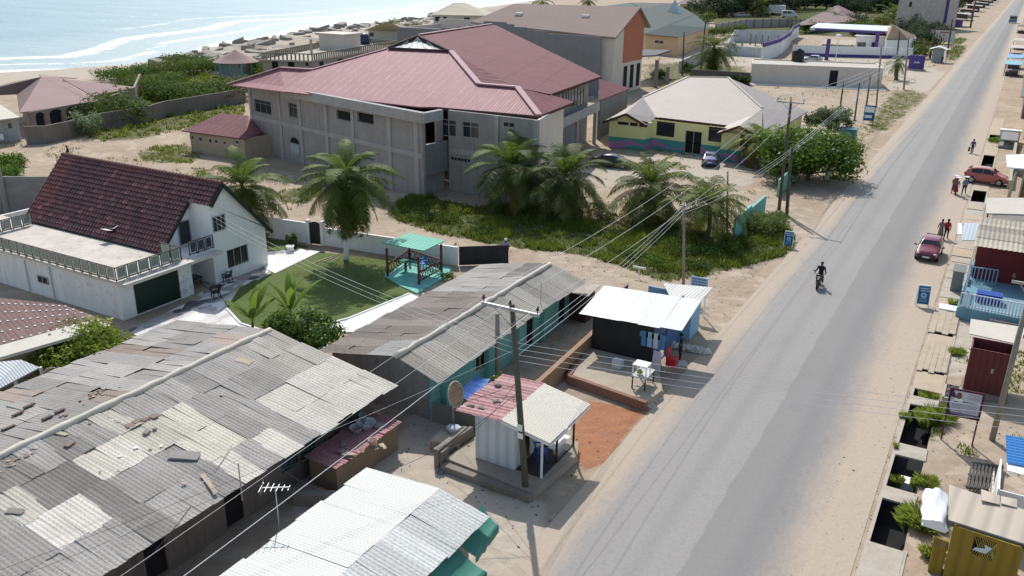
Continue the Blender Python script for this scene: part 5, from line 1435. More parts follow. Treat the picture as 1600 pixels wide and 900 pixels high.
for (px, py) in ((1504, 43), (1512, 33), (1522, 26), (1531, 19), (1540, 13), (1547, 9), (1553, 5), (1558, 2)):
 p = P(px, py); wd, dp = 5.5, 11
 st_ = thing('roadside_stall', (p.x - 3, p.y, 0), 'lean roadside stall with ragged sheet roof in the row beside the far road', 'stall', 'stalls in the row beside the far road')
 mb = MB(); mb.box(p.x - 6.5, p.x - .8, p.y, p.y + dp - .4, 0, 2.8); mb.build('wall', PURP if k == 0 else DKW, st_)
 z = 3.0 + rr.uniform(-.2, .3); mb = MB(); mb.slab([V(p.x - 7.4, p.y - .8, z + .5), V(p.x + .6, p.y - .8, z - .1), V(p.x + .6, p.y + dp, z - .1), V(p.x - 7.4, p.y + dp, z + .5)], .12); mb.build('roof', SHM[[3, 1, 0, 1, 2, 0, 1, 2][k]], st_)
 k += 1
PKR = mat('dusty_mauve_roof', (.33, .225, .205), (.28, .19, .18), .35, bump=.2, streak=.35, streakc=(.2, .14, .13))
lbg = thing('ruined_bungalow', (-120, 80, 0), 'long old bungalow with broken dusty mauve roof and dark arches', 'house')
z_ = 3.0
r0, r1, r2, r3 = P(30, 176, z_), P(140, 159, z_), P(213, 136, z_), P(165, 127, 4.0)
pk = P(65, 120, 5.2); pk2 = P(92, 121, 5.0); pk3 = P(150, 126, 4.0)
lf = P(-40, 140, 3.0); lf2 = P(0, 160, z_)
roofpoly([r0, r1, pk], PKR, lbg); roofpoly([pk, r1, V(r1.x + .6, r1.y + .6, z_), pk2], PKR, lbg); roofpoly([P(97, 123, 5.0), P(145, 150, z_), r2, P(160, 130, 3.8)], PKR, lbg); roofpoly([r0, pk, lf2 + V(-6, 6, 0)], mat('dark_mauve_roof', (.2, .14, .13), (.17, .12, .115), .4), lbg); roofpoly([pk, P(20, 128, 4.2), P(-60, 150, 3), lf2 + V(-6, 6, 0)], mat('dark_mauve_roof', (.2, .14, .13)), lbg)
roofpoly([pk, pk2, P(120, 122, 3), P(60, 116, 3)], PKR, lbg)
w0, w1 = r0 + V(.7, .9, -z_), r1 + V(-.5, .8, -z_)
archs = wops(w0, w1, (54, 175, 72, 195), (76, 172, 100, 195), (102, 166, 126, 192))
archs = [(a, b_, .2, 2.3) for a, b_, c, d in archs]
mb = MB(); mb.wall(w0, w1, 0, 3.0, .3, archs); w2 = r2 + V(-.8, .3, -z_); mb.wall(w1, w2, 0, 2.8, .3); mb.wall(w2, w2 + V(-14, 12, 0), 0, 2.8, .3); mb.wall(w0 + V(-10, 5, 0), w0, 0, 2.8, .3); mb.build('wall', mat('grimy_tan_render', (.30, .245, .2), (.24, .195, .165), .5, streak=.4), lbg)
mb = MB(); dW = (w1 - w0).normalized(); nW = V(dW.y, -dW.x, 0)
for o_ in archs:
 cu = (o_[0] + o_[1]) / 2; ru = (o_[1] - o_[0]) / 2
 pts = [w0 + dW * (cu + ru * math.cos(math.pi * i / 10)) + nW * .02 + V(0, 0, 2.28 + .5 * math.sin(math.pi * i / 10)) for i in range(11)]
 mb2 = MB(); mb2.poly(*reversed(pts)); mb2.build('arch_head', HOLE, lbg)
 mb2 = MB(); a, c = w0 + dW * o_[0] - nW * .28, w0 + dW * o_[1] - nW * .28; mb2.poly(a + V(0, 0, .2), c + V(0, 0, .2), c + V(0, 0, 2.3), a + V(0, 0, 2.3)); mb2.build('arch_opening', HOLE, lbg)
mb = MB(); pts = [P(44, 222), P(50, 200), P(70, 205), P(100, 205), P(118, 200), P(150, 193), P(205, 185), P(260, 176), P(330, 166), P(383, 158)]
pts = [P(x, y) for x, y in ((42, 226), (75, 225), (112, 217), (150, 205), (205, 196), (228, 193), (262, 182), (320, 172), (385, 160))]
for a, c in zip(pts[:-1], pts[1:]): mb.wall(a, c, 0, 2.2, .25)
solo(mb, 'compound_wall', mat('mossy_grey_brown_blocks', (.22, .19, .165), (.17, .15, .13), .5, streak=.5), 'long weathered grey brown compound wall in front of the ruined bungalow', 'wall')
gl = thing('pale_roofed_annex', (-112, 62, 0), 'small grey annex with pale cream roof and air conditioner at the left edge', 'annex')
a, c = P(-20, 224), P(33, 221)
mb = MB(); mb.wall(a, c, 0, 2.9, .2); mb.wall(c, c + V(-7, 2.5, 0), 0, 2.9, .2); mb.build('wall', mat('blue_grey_paint', (.40, .41, .42), (.34, .35, .36), .6, streak=.2), gl)
roofpoly([P(-25, 190, 3.1), P(31, 183, 3.0), P(0, 163, 3.4), P(-40, 165, 3.4)], mat('pale_cream_roof', (.56, .53, .43), (.5, .47, .38)), gl, name='roof')
surf_window(gl, a, c, wops(a, c, (11, 192, 20, 201))[0], STEEL, mull=1)
o_ = wops(a, c, (0, 210, 10, 218))[0]; mb = MB(); p = a + (c - a).normalized() * o_[0]; mb.cbox((p.x + .45, p.y - .3, .5), .9, .35, .65); mb.build('air_conditioner', WHITE, gl)
sr = thing('red_roofed_cottage', (-82, 74, 0), 'small tan cottage with plum red hip roof beside the unfinished building', 'house')
e0, e1, e2 = P(283, 204, 2.5), P(383, 217, 2.5), P(392, 200, 2.5); pkA, pkB = P(345, 177, 4.0), P(388, 181, 4.0)
roofpoly([e0, e1, pkB, pkA], ROOF_RED, sr, name='roof_slope'); roofpoly([e1, e2 + V(2, 2, 0), pkB], ROOF_PINK, sr, name='roof_slope'); roofpoly([e0, pkA, e0 + V(2.5, 7, 0)], ROOF_RED, sr, name='roof_slope'); roofpoly([pkA, pkB, e2 + V(2, 3, 0), e0 + V(2.5, 7, 0)], ROOF_RED, sr, name='roof_slope')
a, c = e0 + V(.8, .5, -2.5), e1 + V(-.6, .4, -2.5)
ops = wops(a, c, (296, 211, 303, 219), (309, 213, 316, 222), (325, 216, 331, 224), (334, 217, 340, 225), (347, 220, 353, 226), (366, 219, 373, 226))
mb = MB(); mb.wall(a, c, 0, 2.4, .2, ops); mb.wall(c, c + V(1, 5, 0), 0, 2.4, .2); mb.wall(a + V(1, 5, 0), a, 0, 2.4, .2); mb.build('wall', mat('tan_plaster', (.42, .345, .25), (.36, .29, .21), .6, streak=.2), sr)
for o_ in ops: window(sr, a, c, o_, WHITE, mull=1)
rh = thing('round_beach_hut', (-134, 124, 0), 'round beach hut with conical mauve roof near the sea', 'hut')
c_ = P(371, 118); 
mb = MB(); mb.lathe((c_.x, c_.y, 0), [(4.4, 2.7), (3.0, 3.3), (.15, 4.9), (0, 4.95)], 16); mb.build('roof', PKR, rh)
mb = MB(); mb.lathe((c_.x, c_.y, 0), [(3.5, 0), (3.5, 2.75)], 16); mb.build('wall', mat('sea_green_wall', (.20, .25, .25), (.3, .3, .29), .4, streak=.3), rh)
mb = MB(); mb.lathe((c_.x, c_.y, 0), [(4.1, 0), (4.1, .4), (3.5, .45)], 16); mb.build('plinth', CONC_M, rh)
for k in range(12):
 an = 2 * math.pi * k / 12; mb = MB(); mb.bar((c_.x + 4.0 * math.cos(an), c_.y + 4.0 * math.sin(an), .42), (c_.x + 4.0 * math.cos(an), c_.y + 4.0 * math.sin(an), 2.75), .16); mb.build('post', TEAL, rh)
fh = thing('flat_roofed_house', (-112, 128, 0), 'unfinished flat roofed house with balustraded terrace behind the red roof', 'house')
z_ = 5.2
q = [P(410, 92, z_), P(488, 94, z_), P(620, 72, z_), P(545, 66, z_)]
mb = MB()
for i in range(4): mb.wall(q[i], q[(i + 1) % 4], 0, z_ - .25, .25)
mb.build('wall', mat('patchy_stone_render', (.36, .33, .30), (.27, .245, .225), .6, bump=.2, streak=.4), fh)
mb = MB(); mb.slab([p + (p - (q[0] + q[2]) / 2).normalized() * .8 for p in q], .25); mb.build('roof_slab', CONC_M, fh)
mb = MB()
for i in range(4):
 a, c = q[i], q[(i + 1) % 4]; L_ = (c - a).length
 mb.bar(a + V(0, 0, 1.0), c + V(0, 0, 1.0), .2, .18); n_ = int(L_ / .7)
 for k in range(n_): p = a.lerp(c, k / n_); mb.bar(p, p + V(0, 0, .95), .2)
mb.build('balustrade', CONC_D, fh)
p = P(519, 78, z_); mb = MB(); mb.box(p.x - 3.2, p.x + 3.0, p.y, p.y + 5, z_, z_ + 2.8); mb.box(p.x - 4, p.x + 3.3, p.y - .3, p.y + 5.3, z_ + 2.8, z_ + 3.05); mb.build('stair_head', CREAM, fh)
for px, py in ((487, 84), (557, 71), (540, 76)): p = P(px, py, z_); mb = MB(); mb.bar(p, p + V(0, 0, 2.6), .35); mb.build('stub_column', CONC_M, fh)
for rc in ((425, 95, 435, 108), (450, 97, 460, 106), (478, 98, 482, 103)): surf_window(fh, q[0], q[1], wops(q[0], q[1], rc)[0], HOLE, HOLE, mull=1)
for rc in ((499, 97, 505, 105), (527, 93, 536, 97)): surf_window(fh, q[1], q[2], wops(q[1], q[2], rc)[0], HOLE, HOLE, mull=1)
p = P(570, 69, z_); mb = MB(); mb.lathe((p.x, p.y, z_), [(0, 0), (1.1, 0), (1.1, 1.8), (.4, 2.2), (0, 2.2)], 14); solo(mb, 'water_tank', mat('navy_plastic_tank', (.03, .05, .10), (.025, .045, .09), 1, rough=.4), 'navy blue water tank on the flat roofed terrace', 'water tank', smooth=True)
def beach_house(px0, px1, py_e, py_r, zE, zR, lab, windows, nm='beach_house'):
 t_ = thing(nm, P((px0 + px1) / 2, py_e + 12), lab, 'house')
 a, c = P(px0, py_e, zE), P(px1, py_e + 1.5, zE); L_ = (c - a).length; bkv = V(-.3, 1, 0).normalized() * L_ * .7
 r0_, r1_ = P(px0 + (px1 - px0) * .42, py_r, zR), P(px0 + (px1 - px0) * .62, py_r, zR)
 TAN = mat('pale_tan_roof', (.52, .46, .34), (.46, .405, .3), .15)
 roofpoly([a, c, r1_, r0_], TAN, t_); roofpoly([c, c + bkv, r1_], TAN, t_); roofpoly([a + bkv, a, r0_], TAN, t_); roofpoly([c + bkv, a + bkv, r0_, r1_], TAN, t_)
 i0, i1 = a + V(1, .6, -zE), c + V(-1, .6, -zE)
 mb = MB(); mb.wall(i0, i1, 0, zE, .2); mb.wall(i1, i1 + bkv * .9, 0, zE, .2); mb.wall(i0 + bkv * .9, i0, 0, zE, .2); mb.build('wall', mat('pale_beach_wall', (.55, .53, .5), (.5, .48, .46), .3), t_)
 for rc in windows: surf_window(t_, i0, i1, wops(i0, i1, rc)[0], GL, GL, mull=1)
beach_house(672, 760, 23, 4.5, 5.0, 8.5, 'pale two storey beach house with tan hip roof right by the sea', [(680, 26, 688, 33), (692, 26, 698, 32), (725, 27, 734, 33)])
beach_house(569, 638, 47, 36, 3.0, 5.5, 'low beach house with tan roof and a small palm by the surf', [(577, 51, 584, 57)])
le = thing('pink_brown_roofed_house', (-46, 22, 0), 'olive walled house with faded pink brown sheet roof at the left edge', 'house')
ea, eb = P(-30, 562, 2.75), P(172, 507, 2.75)
plz = plane(ea, eb, P(0, 468, 3.5))
q = [RP(-30, 566, plz), RP(176, 504, plz), RP(98, 476, plz), RP(-30, 462, plz)]
REDB = corr('faded_pink_brown_sheet', (.20, .115, .10), (.15, .085, .078), .25, 0, rough=.8, dirt=.35, dirtc=(.34, .25, .22), bump=.25)
roofpoly(q, REDB, le, th=.1, name='roof')
mb = MB(); mb.slab([RP(-30, 566, plz) + V(.1, -.25, .03), RP(178, 506, plz) + V(.1, -.25, .03), RP(150, 499, plz) + V(0, 0, .03), RP(-30, 549, plz) + V(0, 0, .03)], .16); mb.build('eave_board', mat('cream_eave_board', (.62, .57, .49), (.55, .5, .43), 1), le)
mb = MB()
rr = random.Random(12)
for k in range(70):
 s_, r_ = k % 14, k // 14
 p = q[3].lerp(q[0], .12 + r_ * .17).lerp(q[2].lerp(q[1], .12 + r_ * .17), (s_ + .5) / 14)
 mb.cbox(p + V(0, 0, .01), .1, .1, .03)
mb.build('roof_patch', WHITE, le, kind=None)
mb = MB(); a, c = eb + V(-.5, .9, -2.75), ea + V(.3, .9, -2.75)
mb.wall(c + V(-.4, 0, 0), a + V(-.4, 0, 0), 0, 2.6, .2); mb.build('wall', OLIVE, le)
po = thing('zinc_porch', (-41.2, 20.6, 0), 'small white zinc porch with dark doorway at the left edge', 'porch')
mb = MB(); rr = random.Random(14)
q0, q1, q2, q3 = P(-30, 622, 2.2), P(62, 574, 2.2), P(33, 562, 2.6), P(-30, 568, 2.6)
mb.slab([q0, q1, q2, q3], .06); mb.build('roof', corr('pale_zinc', (.60, .62, .63), (.52, .54, .56), .15, 0, rough=.5, dirt=.1), po)
for p in (q0.lerp(q1, .55), q1): mb = MB(); mb.bar(V(p.x - .1, p.y + .1, 0), V(p.x - .1, p.y + .1, 2.15), .12); mb.build('post', WHITE, po)
mb = MB(); a, c = P(-20, 645), P(40, 612); mb.wall(a, c, 0, 1.1, .15); mb.build('front_wall', OLIVE, po)
mb = MB(); p = P(110, 560); mb.box(-41.2, -39.3, 23.0, 25.6, 0, 1.4); mb.slab([V(-41.4, 22.8, 1.6), V(-39.1, 22.8, 1.45), V(-39.1, 25.8, 1.45), V(-41.4, 25.8, 1.6)], .06)
solo(mb, 'dark_shed', mat('sooty_shed', (.05, .045, .042), (.035, .033, .03), 2), 'low sooty shed beneath the yellow green tree', 'shed')
gw = thing('block_wall_shell', (-77, 44, 0), 'unfinished grey block walls with steel rods standing at the left edge', 'building')
a, c = P(-30, 395), P(95, 350)
pts = [V(-79, 38.5, 0), V(-75.5, 47.5, 0)]
mb = MB(); mb.wall((-84, 36), (-70, 44.8), 0, 3.2, .2); mb.wall((-70, 44.8), (-71, 50), 0, 3.0, .2); mb.build('wall', GREY_BLK, gw)
for k in range(4):
 u = k / 3.2; p = V(-84, 36, 0).lerp(V(-70, 44.8, 0), u); mb = MB(); mb.bar(p + V(.1, -.1, 0), p + V(.1, -.1, 4.2), .3); r_ = mb.build('column', PLASTER, gw)
 mb = MB()
 for s_ in (-.1, .1): mb.bar(p + V(.1 + s_, -.1, 4.2), p + V(.1 + s_, -.1, 5.2), .04)
 mb.build('rebar', mat('painted_rod', (.55, .25, .12), (.15, .2, .5), 6), r_)
mb = MB(); a, c = P(1062, 114), P(1113, 88); mb.wall(a, c, 0, 2.4, .25); solo(mb, 'plot_wall', mat('pale_plot_wall', (.52, .5, .47), (.4, .38, .36), .4, streak=.5), 'pale streaked plot wall running back beside the peach walled house', 'wall')
mb = MB(); mb.wall(P(1078, 127), P(1171, 133), 0, 2.3, .25); solo(mb, 'dark_plot_wall', mat('dark_brown_plot_wall', (.17, .14, .12), (.12, .1, .09), .5, streak=.4), 'dark brown plot wall behind the beige roof of the yellow bungalow', 'wall')
yz = thing('mustard_shop', (2.4, 31, 0), 'mustard yellow wooden shop with beige sheet roof at the bottom right corner', 'shop')
MUST = corr('mustard_boards', (.30, .20, .022), (.25, .165, .02), .42, 0, rough=.7, dirt=.2, bump=.4)
a, c = P(1484, 893), P(1588, 916)
a = V(1.05, 30.35, 0); c = V(3.25, 30.15, 0)
op = [(wuv(1519, 855, a, c)[0], wuv(1557, 855, a, c)[0], wuv(1538, 872, a, c)[1], wuv(1538, 842, a, c)[1])]
mb = MB(); mb.wall(a, c, 0, 2.35, .08, op); mb.wall(c, (3.4, 32.2), 0, 2.35, .08); mb.wall((1.1, 32.2), a, 0, 2.4, .08); mb.build('wall', MUST, yz)
w_ = window(yz, a, c, op[0], DKWOOD, HOLE, mull=1, fw=.05)
mb = MB(); u0, u1, v0, v1 = op[0]; dn = (c - a).normalized(); nn = V(dn.y, -dn.x, 0)
for k in range(9):
 s_ = k / 9
 mb.bar(a + dn * (u0 + (u1 - u0) * s_) + V(0, 0, v0), a + dn * min(u1, u0 + (u1 - u0) * (s_ + .45)) + V(0, 0, v1), .018)
 mb.bar(a + dn * (u0 + (u1 - u0) * s_) + V(0, 0, v1), a + dn * min(u1, u0 + (u1 - u0) * (s_ + .45)) + V(0, 0, v0), .018)
mb.build('grille', mat('yellow_grille', (.42, .33, .08), (.35, .27, .06)), w_)
mb = MB(); q = [a + dn * (u0 + .35) + nn * .03 + V(0, 0, v0 + .55), a + dn * (u1 - .1) + nn * .03 + V(0, 0, v0 + .5), a + dn * (u0 + .45) + nn * .03 + V(0, 0, v0 + .2)]
mb.poly(*q); mb.poly(a + dn * (u0 + .02) + nn * .035 + V(0, 0, v0 + .2), a + dn * (u0 + .45) + nn * .035 + V(0, 0, v0 + .2), a + dn * (u0 + .4) + nn * .035 + V(0, 0, v0 + .4), a + dn * (u0 + .1) + nn * .035 + V(0, 0, v0 + .33)); mb.build('torn_poster', mat('pale_poster', (.62, .70, .74), (.5, .6, .66)), w_)
Rr = [P(1482, 812, 2.45), P(1612, 853, 2.45), P(1612, 800, 2.75), P(1483, 757, 2.75)]
mb = MB(); mb.slab(Rr, .05); mb.slab([P(1533, 764, 2.8), P(1562, 774, 2.8), P(1562, 788, 2.78), P(1533, 781, 2.8)], .03); mb.slab([P(1564, 775, 2.8), P(1589, 780, 2.8), P(1589, 793, 2.78), P(1564, 786, 2.8)], .03)
mb.build('roof', corr('beige_stall_roof', (.56, .47, .37), (.50, .42, .33), .6, 0, rough=.6, dirt=.15, bump=.12), yz)
mb = MB(); mb.bar(Rr[0] + V(0, 0, -.12), Rr[1] + V(0, 0, -.12), .06, .2); mb.build('fascia', mat('grey_fascia', (.16, .15, .15), (.12, .115, .115)), yz)
mb = MB(); mb.box(.55, 1.0, 30.55, 31.1, 0, 1.15); mb.box(.5, 1.04, 30.5, 31.15, 1.15, 1.2); mb.build('side_counter', MUST, yz)
mb = MB()
pr = []
n_ = 14
T0, T1 = P(1462, 822, 2.2), P(1466, 772, 2.45)
for j in range(9):
 f = j / 8; o_ = T0.lerp(T1, f)
 for i in range(n_ + 1):
  an = math.pi * (-.15 + 1.25 * i / n_); rd = .37 + .05 * math.sin(5 * f + i * 1.3) + .03 * math.sin(11 * f - i * 2.1)
  pr.append(o_ + V(.05 + rd * 1.15 * math.cos(an) - .1, 0, rd * .75 * math.sin(an) - (.5 if i == 0 else 0) * 0 - .05))
mb.add(pr, [[j * (n_ + 1) + i, j * (n_ + 1) + i + 1, (j + 1) * (n_ + 1) + i + 1, (j + 1) * (n_ + 1) + i] for j in range(8) for i in range(n_)])
mb.add([pr[i] for i in range(n_ + 1)], [list(range(n_ + 1))]); 
TARP = mat('white_tarpaulin', (.80, .81, .82), (.72, .74, .77), 1.2, rough=.55, bump=.25)
tp = solo(mb, 'rolled_tarpaulin', TARP, 'bulging white tarpaulin awning rolled up at the end of the mustard shop', 'tarpaulin', smooth=True)
mb = MB(); a, c, d, e = P(1508, 766), P(1560, 772), P(1561, 738), P(1517, 727)
mb = MB()
o_ = V(a.x, a.y, .12); ex = (c - a); ey = (e - a)
for k in range(3):
 p = o_ + ey * (.04 + .46 * k); mb.bar(p, p + ex, .2, .08)
for k in range(9):
 p = o_ + ex * (.03 + .118 * k) + V(0, 0, .06); mb.bar(p, p + ey, .085, .03)
solo(mb, 'slatted_pallet', mat('dark_grey_slats', (.10, .09, .085), (.07, .065, .06), 3), 'dark slatted wooden rack lying on sand behind the beige roof', 'rack')
bs = thing('blue_roofed_stall', (3.2, 36, 0), 'stall with bright blue corrugated roof and white walls at the right edge', 'stall')
mb = MB(); rr = random.Random(3)
q0, q1, q2, q3 = P(1573, 722, 2.3), P(1630, 735, 2.3), P(1628, 690, 2.55), P(1571, 680, 2.55)
sheets(mb, q3, (q0 - q3), (q2 - q3), (q0 - q3).length, 1.7, (q0 - q3).length, 1.7, .2, .02, lambda *a: (1, 1, 1), rr, jit=0)
mb.v = mb.v; mb.build('roof', corr('bright_blue_sheet', (.06, .26, .62), (.05, .22, .54), .2, 0, rough=.4, dirt=.05, bump=0, usecol=True), bs)
mb = MB(); mb.wall((2.35, 34.0), (4.5, 34.0), 1.2, 2.2, .06); mb.wall((2.35, 36.6), (2.35, 34.0), 0, 2.2, .06); mb.build('wall', WHITE, bs)
mb = MB()
for k in range(6): mb.bar((2.2, 34.2 + k * .35, 0), (2.2, 34.2 + k * .35, 1.9), .05)
for z in (.3, 1.1, 1.85): mb.bar((2.2, 34.2, z), (2.2, 36.0, z), .05)
mb.build('side_rack', PALE, bs)
mb = MB(); mb.slab([P(1574, 735, 2.2), P(1625, 748, 2.2), P(1625, 728, 2.25), P(1573, 722, 2.25)], .05); mb.build('front_eave', WHITE, bs)
mb = MB(); mb.box(2.6, 4.4, 34.3, 34.9, 0, .9); mb.build('counter', WOOD, bs)
bd = thing('political_billboard', (.75, 41.45, 0), 'purple framed notice board with a small portrait on two brown posts', 'billboard')
B0, B1 = V(.1, 41.4, 0), V(1.42, 41.5, 0)
POSTM = mat('rusty_brown_post', (.13, .06, .045), (.1, .045, .035), 3)
for p in (B0, B1): mb = MB(); mb.bar(p, p + V(0, 0, 2.72), .07); mb.build('post', POSTM, bd)
bdn = (B1 - B0).normalized(); bnn = V(bdn.y, -bdn.x, 0)
mb = MB(); 
def bq(u, v, k=0): return B0 + bdn * u + V(0, 0, v) + bnn * k
LB = (B1 - B0).length
mb.bar(bq(-.06, 1.4, .05), bq(LB + .06, 1.4, .05), .06, .1); mb.bar(bq(-.06, 2.72, .05), bq(LB + .06, 2.72, .05), .06, .08); mb.bar(bq(-.02, 1.45, .05), bq(-.02, 2.68, .05), .09, .05); mb.bar(bq(LB + .02, 1.45, .05), bq(LB + .02, 2.68, .05), .09, .05); mb.build('frame', mat('deep_maroon', (.10, .02, .035), (.08, .018, .03)), bd)
mb = MB(); mb.poly(bq(0, 1.42, .04), bq(LB, 1.42, .04), bq(LB, 2.7, .04), bq(0, 2.7, .04)); pn = mb.build('panel', mat('pale_lilac_poster', (.58, .58, .66), (.52, .53, .6), 1), bd)
DNAVY = mat('poster_navy', (.07, .05, .13), (.06, .045, .11))
mb = MB(); mb.poly(bq(.01, 1.43, .046), bq(LB - .01, 1.43, .046), bq(LB - .01, 1.56, .046), bq(.01, 1.56, .046)); mb.poly(bq(.01, 1.57, .046), bq(.12, 1.57, .046), bq(.03, 1.9, .046), bq(.01, 2.0, .046)); mb.poly(bq(.02, 2.3, .046), bq(.28, 2.3, .046), bq(.1, 2.66, .046), bq(.02, 2.66, .046)); mb.build('border_band', DNAVY, pn)
mb = MB(); n_ = 14
mb.poly(*[bq(.36 + .12 * math.cos(2 * math.pi * i / n_), 2.42 + .17 * math.sin(2 * math.pi * i / n_), .05) for i in range(n_)]); mb.build('portrait_face', mat('portrait_brown', (.20, .09, .085), (.17, .08, .075)), pn)
mb = MB(); mb.poly(bq(.14, 2.14, .049), bq(.6, 2.14, .049), bq(.52, 2.27, .049), bq(.38, 2.3, .049), bq(.22, 2.27, .049)); mb.build('portrait_shirt', WHITE, pn)
rr = random.Random(41)
def scribble(mb, fq, u0, u1, v, hgt_, k):
 u = u0
 while u < u1 - .01:
  l_ = rr.uniform(.012, .05); l_ = min(l_, u1 - u)
  mb.poly(fq(u, v, k), fq(u + l_, v, k), fq(u + l_, v + hgt_ * rr.uniform(.75, 1.1), k), fq(u, v + hgt_ * rr.uniform(.75, 1.1), k))
  u += l_ + rr.uniform(.006, .02)
mb = MB()
for v in (2.56, 2.48, 2.4, 2.33): scribble(mb, bq, .72, LB - .1, v, .03, .05)
for v in (1.62, 1.69, 1.76, 1.83, 1.9, 1.97): scribble(mb, bq, .14, .66, v, .028, .05); scribble(mb, bq, .74, LB - .14, v, .028, .05)
mb.poly(bq(.70, 1.6, .05), bq(.71, 1.6, .05), bq(.71, 2.02, .05), bq(.70, 2.02, .05)); mb.build('small_print', mat('grey_print', (.24, .22, .28), (.2, .19, .25)), pn)
mb = MB(); scribble(mb, bq, .2, .38, 2.08, .06, .05); scribble(mb, bq, .55, LB - .15, 2.1, .08, .05); mb.build('headline', mat('dark_print', (.06, .05, .09), (.05, .045, .08)), pn)
mb = MB(); scribble(mb, bq, .15, LB - .2, 1.47, .05, .052); mb.build('footer_print', mat('light_print', (.4, .4, .5), (.35, .35, .45)), pn)
mk = thing('maroon_kiosk', (1.6, 48, 0), 'maroon boarded kiosk with sloping beige sheet roof behind the billboard', 'kiosk')
mb = MB(); mb.wall((.6, 47.0), (2.55, 47.0), .35, 2.72, .06); mb.wall((2.55, 47.0), (2.55, 48.4), .35, 2.72, .06); mb.wall((2.55, 48.4), (.6, 48.4), .35, 2.8, .06); mb.wall((.6, 48.4), (.6, 47.0), .35, 2.72, .06); mb.build('wall', corr('maroon_boards', (.13, .025, .028), (.10, .022, .025), .3, 0, rough=.6, dirt=.1, bump=.3), mk)
mb = MB(); mb.box(.5, 2.7, 46.9, 48.5, 0, .35); mb.build('plinth', CONC_D, mk)
mb = MB(); mb.slab([P(1514, 521, 2.78), P(1593, 538, 2.78), P(1604, 512, 2.98), P(1517, 498, 2.98)], .05); mb.build('roof', mat('beige_flat_sheet', (.62, .56, .48), (.57, .51, .43), .8, streak=.15), mk)
mb = MB(); mb.poly((1.68, 46.985, 1.55), (1.78, 46.985, 1.5), (1.83, 46.985, 1.75), (1.7, 46.985, 1.8)); mb.build('torn_sticker', mat('faded_sticker', (.4, .3, .28), (.36, .27, .25)), mk)
pl_ = thing('gravel_planter', (.1, 46.3, 0), 'small square concrete box full of gravel beside the maroon kiosk', 'planter')
mb = MB()
for (a, c) in (((-.25, 45.3), (.55, 45.3)), ((.55, 45.3), (.55, 47.2)), ((.55, 47.2), (-.25, 47.2)), ((-.25, 47.2), (-.25, 45.3))): mb.wall(a, c, 0, .4, .1)
mb.build('box_wall', CONC_M, pl_)
mb = MB(); rr = random.Random(2)
for k in range(160): mb.ball((rr.uniform(-.12, .42), rr.uniform(45.43, 47.05), .3 + rr.uniform(0, .05)), rr.uniform(.03, .07), 5, 4, .2, rr)
mb.build('gravel', STONE, pl_, kind='stuff')
mb = MB(); mb.wall((1.35, 57.9), (5.0, 57.6), 0, .55, .22); solo(mb, 'low_grey_wall', CONC_D, 'low grey concrete wall in front of the blue platform', 'wall')
bsx = thing('blue_porch_shop', (1.5, 62, 0), 'maroon walled shop with blue platform and white picket balustrade', 'shop')
BLP = mat('blue_platform_paint', (.16, .30, .37), (.2, .35, .41), 1, streak=.3)
mb = MB(); mb.prism([(-.55, 58.6), (4.5, 58.4), (4.5, 69.5), (-.35, 69.5)], 0, .75); mb.build('platform', BLP, bsx)
PICK = mat('white_picket_paint', (.62, .68, .73), (.55, .6, .66))
def picket_run(p, q, n, h_):
 p, q = V(*p), V(*q); mb = MB()
 for k in range(n + 1): c_ = p.lerp(q, k / n); mb.bar(c_, c_ + V(0, 0, h_), .07, .04)
 mb.bar(p + V(0, 0, .1), q + V(0, 0, .1), .05, .07); mb.bar(p + V(0, 0, h_), q + V(0, 0, h_), .07, .06)
 return mb
picket_run((-.45, 58.75, .76), (4.4, 58.55, .76), 26, .95).build('picket_balustrade', PICK, bsx)
picket_run((-.45, 59.0, .76), (-.38, 62.2, .76), 10, 1.0).build('picket_balustrade', mat('blue_picket_paint', (.25, .38, .48), (.2, .32, .42)), bsx)
picket_run((-.2, 64.1, .76), (1.4, 64.3, .76), 7, 1.15).build('lattice_screen', mat('blue_picket_paint', (.25, .38, .48)), bsx)
mb = MB(); mb.wall((-.1, 65.4), (4.5, 65.2), .7, 3.2, .15); mb.wall((4.4, 58.6), (4.4, 65.2), .7, 3.2, .15); mb.wall((-.1, 69.5), (-.1, 65.4), .7, 3.2, .1); mb.build('wall', mat('dark_maroon_wall', (.17, .03, .032), (.14, .026, .028), 1), bsx)
rr = random.Random(17)
mb = MB()
def col_bs(c, r, nc, nr):
 k = rr.uniform(.65, 1.15); return (k, .96 * k, .87 * k)
sheets(mb, (-.3, 70.5, 3.75), (1, 0, 0), V(0, -6.3, -.35), 5.5, 6.3, 5.5, .9, .3, .02, col_bs, rr, jit=.03)
mb.build('roof', corr('patched_grey_beige_sheet', (.46, .42, .36), (.36, .33, .29), .3, 0, rough=.7, dirt=.4, bump=0, usecol=True), bsx)
mb = MB(); mb.slab([P(1503, 375, 3.1), P(1534, 376, 3.1), P(1533, 349, 3.3), P(1506, 348, 3.3)], .05); mb.build('metal_awning', corr('bluish_zinc', (.52, .57, .62), (.45, .5, .55), .25, 0, rough=.4, dirt=.1, bump=.15), bsx)
mb = MB(); mb.slab([P(1496, 366, 3.15), P(1503, 366, 3.15), P(1503, 349, 3.3), P(1497, 348, 3.3)], .06); mb.build('awning_edge', WHITE, bsx)
for p in (V(-.35, 62.4, .75), V(-.3, 59.0, .75)): mb = MB(); mb.bar(p, V(p.x + .05, p.y, 3.0), .08); mb.build('awning_post', PICK, bsx)
mb = MB(); mb.box(.4, 1.9, 60.3, 61.2, .76, 1.35); mb.build('blue_bench', mat('vivid_blue_paint', (.03, .08, .35), (.03, .07, .3)), bsx)
mb = MB(); mb.box(-1.25, -.55, 63.7, 65.4, .05, 1.5); mb.box(-1.3, -.5, 63.65, 65.45, 1.5, 1.56)
